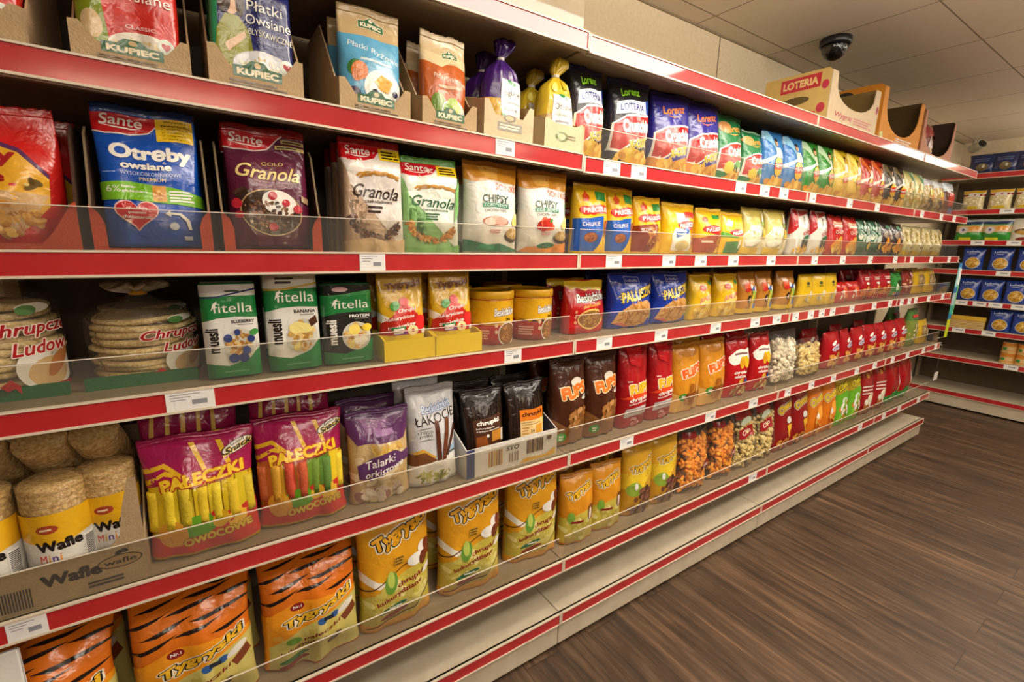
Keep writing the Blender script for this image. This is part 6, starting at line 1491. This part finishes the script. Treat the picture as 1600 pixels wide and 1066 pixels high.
put('cheg', 2.165, 0.087, 0.3565, 'lime green corn crisp bag, left of its twin', sx=0.827)
put('cheg', 2.335, 0.087, 0.3565, 'lime green corn crisp bag, right of its twin', sx=0.797)
put('redpop', 2.523, 0.096, 0.3565, 'large red popcorn bag, left of its twin', sx=0.777)
put('redpop', 2.730, 0.096, 0.3565, 'large red popcorn bag, right of its twin', sx=0.777)
put('redgreen', 2.948, 0.096, 0.3565, 'large red and green snack bag beside the popcorn bags', sx=0.814)
put('redgreen', 3.164, 0.096, 0.3565, 'large red and green snack bag at the bottom shelf end', sx=0.814)
put('pastad', 4.700, 0.247, 2.0175, 'dark blue pasta bag on the top end shelf, left one', rz=-90)
put('pastad', 4.700, 0.109, 2.0175, 'dark blue pasta bag on the top end shelf, middle one', rz=-90)
put('pastad', 4.700, -0.028, 2.0175, 'dark blue pasta bag on the top end shelf, right one', rz=-90)
put('noodle', 4.680, 0.250, 1.7245, 'cream noodle bag nearest the corner on the second end shelf', rz=-90, sx=.88)
put('noodle', 4.680, 0.086, 1.7245, 'cream noodle bag with yellow rim, middle of second end shelf', rz=-90, sx=.88)
put('noodle', 4.680, -0.068, 1.7245, 'cream noodle bag at right edge of second end shelf', rz=-90, sx=.88)
put('grbag', 4.680, 0.232, 1.4715, 'green noodle bag nearest the corner on the third end shelf', rz=-90)
put('grbag', 4.680, 0.066, 1.4715, 'green noodle bag beside the white one on third end shelf', rz=-90)
put('whbag', 4.680, -0.108, 1.4715, 'white noodle bag with brown picture at right edge', rz=-90)
put('pasta', 4.677, 0.170, 1.2255, 'blue pasta bag on fourth end shelf, nearest the corner', rz=-90, sx=.88)
put('pasta', 4.677, 0.001, 1.2255, 'blue pasta bag on fourth end shelf, second from corner', rz=-90, sx=.88)
put('pasta', 4.677, -0.161, 1.2255, 'blue pasta bag on fourth end shelf, at right edge', rz=-90, sx=.88)
put('pasta', 4.677, 0.156, 0.9635, 'blue pasta bag on fifth end shelf, nearest the corner', rz=-90, sx=.88)
put('pasta', 4.677, 0.015, 0.9635, 'blue pasta bag on fifth end shelf, second from corner', rz=-90, sx=.88)
put('pasta', 4.677, -0.134, 0.9635, 'blue pasta bag on fifth end shelf, third from corner', rz=-90, sx=.88)
put('pasta', 4.677, -0.276, 0.9635, 'blue pasta bag on fifth end shelf, at right edge', rz=-90, sx=.88)
put('spag', 4.670, 0.120, 0.7225, 'yellow spaghetti pack lying on the sixth end shelf', rz=-90)
put('pasta', 4.677, -0.080, 0.7225, 'blue pasta bag beside the spaghetti pack', rz=-90, sx=.88)
put('pasta', 4.677, -0.219, 0.7225, 'blue pasta bag on sixth end shelf, at right edge', rz=-90, sx=.88)
put('jar', 4.685, -0.173, 0.4675, 'orange labelled tin, lower one of left stack', rz=-90)
put('jar', 4.685, -0.263, 0.4675, 'orange labelled tin, lower one of right stack', rz=-90)
put('jar', 4.685, -0.173, 0.5560, 'orange labelled tin, upper one of left stack', rz=-90)
put('jar', 4.685, -0.263, 0.5560, 'orange labelled tin, upper one of right stack', rz=-90)
price_tag(-0.254, 1.6156, 'white price tag, first from left on strip under the crisp bags', 0.055)
price_tag(0.108, 1.6045, 'white price tag, second from left on strip under the crisp bags', 0.066)
price_tag(0.220, 1.6045, 'white price tag, third from left on strip under the crisp bags', 0.066)
price_tag(0.760, 1.6045, 'white price tag, fourth from left on strip under the crisp bags', 0.066)
price_tag(0.920, 1.6045, 'white price tag, fifth from left on strip under the crisp bags', 0.066)
price_tag(1.062, 1.6045, 'white price tag, sixth from left on strip under the crisp bags', 0.066)
price_tag(1.301, 1.6045, 'white price tag, seventh from left on strip under the crisp bags', 0.056)
price_tag(1.663, 1.6045, 'white price tag, eighth from left on strip under the crisp bags', 0.056)
price_tag(1.982, 1.6045, 'white price tag, ninth from left on strip under the crisp bags', 0.056)
price_tag(2.628, 1.6045, 'white price tag, tenth from left on strip under the crisp bags', 0.056)
price_tag(2.969, 1.6045, 'white price tag, eleventh from left on strip under the crisp bags', 0.056)
price_tag(3.223, 1.6045, 'white price tag, twelfth from left on strip under the crisp bags', 0.056)
price_tag(-0.587, 1.3435, 'white price tag, first from left on strip under granola and pretzels', 0.055)
price_tag(0.140, 1.3435, 'white price tag, second from left on strip under granola and pretzels', 0.066)
price_tag(0.395, 1.3435, 'white price tag, third from left on strip under granola and pretzels', 0.066)
price_tag(0.567, 1.3435, 'white price tag, fourth from left on strip under granola and pretzels', 0.066)
price_tag(0.767, 1.3435, 'white price tag, fifth from left on strip under granola and pretzels', 0.066)
price_tag(1.034, 1.3435, 'white price tag, sixth from left on strip under granola and pretzels', 0.066)
price_tag(1.404, 1.3435, 'white price tag, seventh from left on strip under granola and pretzels', 0.056)
price_tag(1.689, 1.3435, 'white price tag, eighth from left on strip under granola and pretzels', 0.056)
price_tag(2.011, 1.3435, 'white price tag, ninth from left on strip under granola and pretzels', 0.056)
price_tag(2.351, 1.3435, 'white price tag, tenth from left on strip under granola and pretzels', 0.056)
price_tag(2.608, 1.3435, 'white price tag, eleventh from left on strip under granola and pretzels', 0.056)
price_tag(2.942, 1.3435, 'white price tag, twelfth from left on strip under granola and pretzels', 0.056)
price_tag(3.296, 1.3435, 'white price tag, thirteenth from left on strip under granola and pretzels', 0.056)
price_tag(-0.935, 1.0933, 'white price tag, first from left on strip under muesli and sticks', 0.075)
price_tag(-0.218, 1.0933, 'white price tag, second from left on strip under muesli and sticks', 0.055)
price_tag(0.122, 1.0933, 'white price tag, third from left on strip under muesli and sticks', 0.066)
price_tag(0.390, 1.0933, 'white price tag, fourth from left on strip under muesli and sticks', 0.066)
price_tag(0.702, 1.0933, 'white price tag, fifth from left on strip under muesli and sticks', 0.066)
price_tag(0.975, 1.0933, 'white price tag, sixth from left on strip under muesli and sticks', 0.066)
price_tag(1.146, 1.0933, 'white price tag, seventh from left on strip under muesli and sticks', 0.066)
price_tag(1.306, 1.0933, 'white price tag, eighth from left on strip under muesli and sticks', 0.056)
price_tag(1.449, 1.0933, 'white price tag, ninth from left on strip under muesli and sticks', 0.056)
price_tag(1.557, 1.0933, 'white price tag, tenth from left on strip under muesli and sticks', 0.056)
price_tag(1.671, 1.0933, 'white price tag, eleventh from left on strip under muesli and sticks', 0.056)
price_tag(1.889, 1.0933, 'white price tag, twelfth from left on strip under muesli and sticks', 0.056)
price_tag(2.173, 1.0933, 'white price tag, thirteenth from left on strip under muesli and sticks', 0.056)
price_tag(2.400, 1.0933, 'white price tag, fourteenth from left on strip under muesli and sticks', 0.056)
price_tag(2.578, 1.0933, 'white price tag, fifteenth from left on strip under muesli and sticks', 0.056)
price_tag(2.704, 1.0933, 'white price tag, sixteenth from left on strip under muesli and sticks', 0.056)
price_tag(2.813, 1.0933, 'white price tag, seventeenth from left on strip under muesli and sticks', 0.056)
price_tag(3.047, 1.0933, 'white price tag, eighteenth from left on strip under muesli and sticks', 0.056)
price_tag(3.329, 1.0933, 'white price tag, nineteenth from left on strip under muesli and sticks', 0.056)
price_tag(-1.201, 0.7327, 'white price tag, first from left on strip under the corn puff bags', 0.05)
price_tag(0.259, 0.7327, 'white price tag, second from left on strip under the corn puff bags', 0.066)
price_tag(0.736, 0.7327, 'white price tag, third from left on strip under the corn puff bags', 0.066)
price_tag(1.046, 0.7327, 'white price tag, fourth from left on strip under the corn puff bags', 0.066)
price_tag(1.341, 0.7327, 'white price tag, fifth from left on strip under the corn puff bags', 0.056)
price_tag(1.572, 0.7327, 'white price tag, sixth from left on strip under the corn puff bags', 0.056)
price_tag(1.809, 0.7327, 'white price tag, seventh from left on strip under the corn puff bags', 0.056)
price_tag(2.099, 0.7327, 'white price tag, eighth from left on strip under the corn puff bags', 0.056)
price_tag(2.345, 0.7327, 'white price tag, ninth from left on strip under the corn puff bags', 0.056)
price_tag(2.618, 0.7327, 'white price tag, tenth from left on strip under the corn puff bags', 0.056)
price_tag(2.866, 0.7327, 'white price tag, eleventh from left on strip under the corn puff bags', 0.056)
price_tag(3.164, 0.7327, 'white price tag, twelfth from left on strip under the corn puff bags', 0.056)
price_tag(3.412, 0.7327, 'white price tag, thirteenth from left on strip under the corn puff bags', 0.056)
price_tag(1.129, 0.3575, 'white price tag, first from left on strip above the bare base deck', 0.066)
price_tag(2.298, 0.3575, 'white price tag, second from left on strip above the bare base deck', 0.056)
price_tag(2.656, 0.3575, 'white price tag, third from left on strip above the bare base deck', 0.056)
price_tag(2.917, 0.3575, 'white price tag, fourth from left on strip above the bare base deck', 0.056)
price_tag(3.280, 0.3575, 'white price tag, fifth from left on strip above the bare base deck', 0.056)
price_tag(0, 1.7270, 'white price tag, first from left on the second end shelf', .085, 'end', y=0.017)
price_tag(0, 1.4740, 'white price tag, first from left on the third end shelf', .085, 'end', y=0.149)
price_tag(0, 1.4740, 'white price tag, second from left on the third end shelf', .085, 'end', y=-0.066)
price_tag(0, 1.2280, 'white price tag, first from left on the fourth end shelf', .085, 'end', y=-0.046)
price_tag(0, 0.9660, 'white price tag, first from left on the fifth end shelf', .085, 'end', y=0.169)
price_tag(0, 0.9660, 'white price tag, second from left on the fifth end shelf', .085, 'end', y=0.052)
price_tag(0, 0.9660, 'white price tag, third from left on the fifth end shelf', .085, 'end', y=-0.045)
price_tag(0, 0.9660, 'white price tag, fourth from left on the fifth end shelf', .085, 'end', y=-0.178)
price_tag(0, 0.7250, 'white price tag, first from left on the sixth end shelf', .085, 'end', y=0.146)
price_tag(0, 0.7250, 'white price tag, second from left on the sixth end shelf', .085, 'end', y=-0.044)
price_tag(0, 0.4700, 'white price tag, first from left on the seventh end shelf', .085, 'end', y=-0.220)
# ------------------------------------------------------------------ trays under the upper shelf's cereal bags
def uz(x): return SHELF_Z['upper'] + .005 + TILT * (-x / 1.25) - .0025
TR = math.atan2(TILT, 1.25)
KLOGO = lambda s: KUP(.5, .55, s * 1.0)
def klogo(u0=.5, v0=.50):
    g = 'EBDFC2'
    return [G('2E5E3E', [(u0 - .26, v0 - .15), (u0 - .26, v0 + .12), (u0 - .12, v0 + .14), (u0 - .07, v0 + .28), (u0 + .07, v0 + .28), (u0 + .12, v0 + .14), (u0 + .26, v0 + .12), (u0 + .26, v0 - .15)]),
            E('C9AE80', u0, v0 + .18, .035, .07), T('E4D6B4', 'KUPIEC', u0, v0 - .015, .44, .17, b=.05), lines('5A4830', u0 - .3, u0 + .32, .12, .28, 2)]
UPT = [('leftmost kraft tray, mostly outside the frame', -1.230, -1.078, .056, .20), ('kraft tray around the red oat flake bags', -1.029, -.877, .056, .20), ('kraft tray around the blue instant oat flake bags', -.852, -.700, .068, .20),
       ('kraft tray around the light blue rice flake bags', -.634, -.486, .062, .205), ('narrow kraft tray around the orange spelt flake bags', -.459, -.323, .062, .205)]
for lab, a, b, hf, hb in UPT:
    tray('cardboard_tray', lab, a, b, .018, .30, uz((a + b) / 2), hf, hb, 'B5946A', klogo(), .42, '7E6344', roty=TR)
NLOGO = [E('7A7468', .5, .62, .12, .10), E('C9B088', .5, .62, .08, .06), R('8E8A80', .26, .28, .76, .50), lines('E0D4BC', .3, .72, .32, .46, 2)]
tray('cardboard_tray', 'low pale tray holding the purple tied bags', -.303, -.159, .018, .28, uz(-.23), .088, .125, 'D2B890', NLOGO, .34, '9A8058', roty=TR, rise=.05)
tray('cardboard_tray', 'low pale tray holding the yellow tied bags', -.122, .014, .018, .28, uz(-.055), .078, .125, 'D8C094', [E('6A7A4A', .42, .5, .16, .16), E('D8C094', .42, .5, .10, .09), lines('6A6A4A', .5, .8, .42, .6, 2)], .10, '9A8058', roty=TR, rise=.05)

# dark trays with red lower fronts around the bran and granola pouches
ez = SHELF_Z['eye'] - .0025
def pouch_tray(label, a, b):
    w = b - a
    r = empty('cardboard_tray', ((a + b) / 2, .016, ez)); tag(r, label, 'tray')
    t = .0035
    bm = bmesh.new()
    for s in (-1, 1):
        pts = [(0, 0), (.28, 0), (.28, .205), (.07, .205), (.05, .19), (.012, .085), (0, .07)]
        x0, x1 = sorted((s * w / 2, s * (w / 2 - t)))
        A = [bm.verts.new((x0, y, z)) for y, z in pts]; Bv = [bm.verts.new((x1, y, z)) for y, z in pts]
        bm.faces.new(A); bm.faces.new(Bv[::-1])
        for i in range(7):
            f = bm.faces.new((A[i], A[(i + 1) % 7], Bv[(i + 1) % 7], Bv[i])); f.material_index = 1
    add_box(bm, -w / 2 + t, w / 2 - t, .001, .28, 0, .002)
    link('tray_body', done(bm, 'tray_body'), [mat('3C241A', 'card'), mat('7A6448', 'card')], r)
    bm = bmesh.new()
    for s in (-1, 1):
        p = [(s * w / 2, 0), (s * (w / 2 - .018), 0), (s * (w / 2 - .018), .045), (s * (w / 2 - .012), .062), (s * w / 2, .075)]
        add_prism(bm, p if s > 0 else p[::-1], -.002, 0)
    add_box(bm, -w / 2 + .018, w / 2 - .018, -.002, 0, 0, .006)
    link('tray_front', done(bm, 'tray_front'), mat('C03A20', 'card'), r)
pouch_tray('dark tray with red front corners around the blue bran pouches', -1.038, -.872)
pouch_tray('dark tray with red front corners around the plum granola pouches', -.855, -.683)
bm = bmesh.new()
pts = [(0, 0), (.28, 0), (.28, .205), (.07, .205), (.05, .19), (.012, .085), (0, .07)]
r = empty('cardboard_tray', (-1.054, .016, ez)); tag(r, 'dark tray with red front at left edge around the gold bran pouches', 'tray')
A = [bm.verts.new((-.002, y, z)) for y, z in pts]; Bv = [bm.verts.new((.0015, y, z)) for y, z in pts]
bm.faces.new(A); bm.faces.new(Bv[::-1])
for i in range(7): bm.faces.new((A[i], A[(i + 1) % 7], Bv[(i + 1) % 7], Bv[i]))
add_box(bm, -.19, -.002, .001, .28, 0, .002)
link('tray_body', done(bm, 'tray_body'), mat('3C241A', 'card'), r)
bm = bmesh.new()
add_prism(bm, [(-.19, 0), (0.0015, 0), (0.0015, .078), (-.004, .075), (-.03, .03), (-.045, .012), (-.19, .012)], -.002, 0)
link('tray_front', done(bm, 'tray_front'), mat('C03A20', 'card'), r)

# yellow trays under the strawberry corn bags, white tray under the dark stick packs
mz = SHELF_Z['mid'] - .0025
for a, b, s in ((-.560, -.433, 'left'), (-.430, -.300, 'right')):
    tray('cardboard_tray', 'low yellow tray under the %s strawberry corn bag' % s, a, b, .0235, .25, mz, .05, .052, 'FFE01E', None, 0, 'D8B81C', 'matte')
lz = SHELF_Z['low'] - .0025
tray('cardboard_tray', 'white and blue display tray under the dark stick packs', -.345, -.030, .024, .26, lz, .085, .14, 'E2DDD6',
     [R('3A4470', 0, 0, .08, 1), [R(c, .22 + .026 * i, .22, .238 + .026 * i, .78) for i, c in enumerate(['C08A3A', '9A6A2A', 'D0A050', 'A87A34', '8A5A20', 'C49044'])], T('5A4030', 'STO', .48, .72, .14, .16, b=.03), [R('9A8A7A', .44 + .03 * i, .2, .455 + .03 * i, .55) for i in range(4)],
      G('D8A83A', [(.55, .04), (.62, .2), (.85, .14), (.98, .34), (.98, .04)]), [R(c, .64 + .028 * i, .34, .66 + .028 * i, .84) for i, c in enumerate(['6A4A2A', '8A6A3A', '5A3A24', '9A7A4A', '6A4A2A', '7A5A34', '5A3A24'])], E('6A4A2A', .9, .76, .03, .08)], 0, '4A4A58')

# ------------------------------------------------------------------ rice cakes and wafer rolls at the left
rice_stack('flat rice cakes piled in tied clear bag with red script', -1.005, .165, mz, .084, 9, 3, True, ('Chrupcze', 'Ludowe'))
rice_stack('flat rice cakes piled in clear bag at the left frame edge', -1.205, .150, mz, .082, 12, 8, False, ('Chrupcze', 'Ludowe'))
rice_stack('second pile of rice cakes behind the tied one', -1.01, .345, mz, .080, 9, 5, False, ('Chrupcze', 'Ludowe'))
for y, x0, x1, s in ((.074, -1.09, -.92, 'tied rice cake pile'), (.07, -1.28, -1.11, 'rice cake pile at the frame edge')):
    tag(box_obj('green_tray', x0, x1, y, y + .012, mz, mz + .022, mat('1E5A30', 'card')), 'low green cardboard edge in front of the ' + s, 'tray')
tray('cardboard_tray', 'kraft tray with black lettering holding the wafer rolls', -1.345, -1.034, .018, .30, lz, .078, .215, 'A88A62',
     [T('2E2620', 'Wafle', .66, .58, .26, .30, b=.05), E('2E2620', .875, .62, .105, .17), E('A88A62', .875, .62, .098, .145), T('2E2620', 'wafle', .875, .62, .15, .13, b=.02), E('2E2620', .875, .84, .02, .05, 30), E('2E2620', .90, .86, .02, .05, -20), [R('3A3028', .35 + .012 * i, .08, .356 + .012 * i, .56) for i in range(12)], lines('3A3028', .72, .92, .12, .30, 2)], 0, '8A6E4A', rise=.03, corner=.205)
for k, (x, y, lab) in enumerate([(-1.252, .074, 'wafer roll with yellow band at the left frame edge'), (-1.156, .072, 'wafer roll with yellow band, middle of the kraft tray'), (-1.086, .098, 'wafer roll with yellow band beside the tray wall')]):
    wafle(lab, x, y, lz + .004, .0455 if k < 2 else .044, .205, rz=(0, .06, .1)[k])
for x, y, z, t, lab in [(-1.240, .237, -.497, 42, 'tilted wafer roll end at left edge, on top of the others'), (-1.158, .237, -.497, 42, 'tilted wafer roll end above the middle roll'), (-1.082, .237, -.497, 42, 'tilted wafer roll end above the right roll')]:
    o = wafle(lab, x, y, CAMZ + z, .0388, .17, True)
    o.rotation_euler = (math.radians(t), 0, math.radians(-8))
tag(box_obj('paper_card', -1.33, -1.222, .013, .017, SHELF_Z['bottom'] - .0025, SHELF_Z['bottom'] + .31, mat('E6E4E0', 'matte'), None, .004), 'plain white card at the lower left corner of the frame', 'card')

# ------------------------------------------------------------------ display cartons on top of the shelving
cz = SHELF_Z['crown'] - .0025
carton('yellow carton with red lottery banner on top of the shelving', 1.385, 1.885, .03, .31, cz, .225, 'D8B260', '7A6030',
       [R('C02A3A', .26, .68, .86, .93), T('E8CC8A', 'LOTERIA', .56, .805, .52, .14, b=.04), E('5A4A22', .50, .50, .22, .075), T('C8323A', 'Lorenz', .58, .20, .52, .20, b=.02, sh=.2, rot=3), E('C0304A', .93, .70, .05, .08), E('C0304A', .90, .30, .06, .09), E('C0304A', .10, .50, .10, .14)],
       [T('B0485A', 'Wygraj', .30, .20, .34, .12, b=.02, sh=.2), lines('C07A78', .5, .9, .12, .26, 3), E('A84A66', .96, .55, .02, .08)], .085, .05, 'D0B894')
carton('orange carton with black dot and round cut-out front', 1.925, 2.465, .03, .30, cz, .265, 'D8801E', '4A3618',
       [E('1A1614', .36, .86, .16, .09), R('C86A1A', .0, .0, 1, .10)], [E('A8A03A', .06, .12, .04, .06), lines('8A6A4A', .4, .8, .08, .16, 2)], .05, .045, 'CC8036')
carton('brown carton with dark inside at the far end of shelving', 2.505, 3.03, .03, .30, cz, .25, 'A8683A', '33241A', None, None, .02, .02, 'B07860')
def brown_pack(label, x, y):
    key = 'brownpk'
    if key not in DESIGNS:
        D('snack_bag', key, 'pillow', .15, .215, .07, '6A2A1E', [G('9A8A80', [(.1, .1), (.5, .9), (.62, .9), (.3, .1)]), B(['8A5A3A', 'B08A60'], .5, .25, .36, .14, 18, .08), G('8A2A22', [(0, .6), (.6, .7), (1, .6), (1, .95), (0, .95)])], single=True, nu=10, nv=12, seed=181)
    put(key, x, y, cz + .004, label)
brown_pack('shiny brown snack bag in the far carton, left one', 2.64, .10)
brown_pack('shiny brown snack bag in the far carton, right one', 2.83, .11)
brown_pack('brown and red snack bag inside the yellow lottery carton', 1.62, .20)

# ------------------------------------------------------------------ cameras on the ceiling and the far wall, banner at the shelf end
r = empty('dome_camera', (1.735, .195, CEIL)); tag(r, 'black security dome camera hanging from the ceiling', 'security camera')
bm = bmesh.new(); add_lathe(bm, [(.062, 0), (.066, -.004), (.066, -.028), (.06, -.034)], 32)
link('housing', done(bm, 'housing'), mat('17171A', 'plastic'), r)
bm = bmesh.new(); add_lathe(bm, [(.056, -.034)] + [(.056 * math.cos(a), -.034 - .062 * math.sin(a)) for a in np.linspace(.1, 1.5, 9)], 32)
link('dome', done(bm, 'dome'), mat('0C0C0F', 'foil'), r)
bm = bmesh.new(); add_box(bm, .052, .070, -.012, .012, -.024, -.004); link('label', done(bm, 'cam_label'), mat('B8B4AC', 'matte'), r)
r = empty('bullet_camera', (5.0, .40, 2.40 - .06)); tag(r, 'small white bullet camera high above the end shelving', 'security camera')
bm = bmesh.new(); add_lathe(bm, [(.03, 0), (.036, .005), (.036, .10), (.04, .105)], 20, axis='y')
c = link('housing', done(bm, 'housing'), mat('D8D4CA', 'plastic'), r); c.location = (-.06, .0, -.075); c.rotation_euler = (math.radians(20), 0, math.radians(-215))
bm = bmesh.new(); add_lathe(bm, [(.037, .104), (.034, .108), (.001, .106)], 20, axis='y')
l = link('lens', done(bm, 'lens'), mat('141416', 'foil'), r); l.location = c.location; l.rotation_euler = c.rotation_euler
bm = bmesh.new(); add_rod(bm, (-.03, .0, -.06), (0, 0, .014), .014); link('bracket', done(bm, 'bracket'), mat('D8D4CA', 'plastic'), r)

ba = empty('hanging_banner', (3.556, -.012, SHELF_Z['eye'] - .045)); tag(ba, 'narrow hanging banner with blue, white and green cards at shelf end', 'banner')
ZB = [(.0, .03, '2E7AB8', 'blue_card'), (.03, .17, '8CC8CC', 'teal_card'), (.17, .21, '2E6AA0', 'blue_card'), (.21, .30, 'A8B8BC', 'grey_card'), (.30, .36, '3E9A8A', 'teal_card'), (.36, .40, '2A7AAA', 'blue_card'), (.40, .53, 'C2CC22', 'yellow_card')]
for a, b, c, n in ZB:
    box_obj(n, -.035, .03, 0, .0015, -b, -a - .001, mat(c, 'matte'), ba)
box_obj('white_card', -.012, .034, -.0025, -.0005, -.155, -.042, mat('E4E6E6', 'matte'), ba)
box_obj('green_strip', .030, .05, -.001, .001, -.37, -.10, mat('6ABF7A', 'matte'), ba)
bm = bmesh.new(); add_rod(bm, (-.02, .003, -.006), (-.03, .022, .026), .002); link('hook', done(bm, 'hook'), mat('C9CDD2', 'metal'), ba)

hs = empty('hanging_strip', (3.535, -.010, SHELF_Z['low'] - .02)); tag(hs, 'clear hanging strip with small white card below the puff shelf end', 'shelf strip')
box_obj('clear_strip', -.010, .010, 0, .0012, -.215, 0, ACRYLIC, hs)
box_obj('white_card', -.045, .03, -.004, -.0005, -.265, -.205, mat('D2CDC2', 'matte'), hs)
bm = bmesh.new(); add_rod(bm, (0, .0006, -.004), (-.028, .022, .006), .002); link('hook', done(bm, 'hook'), mat('C9CDD2', 'metal'), hs)
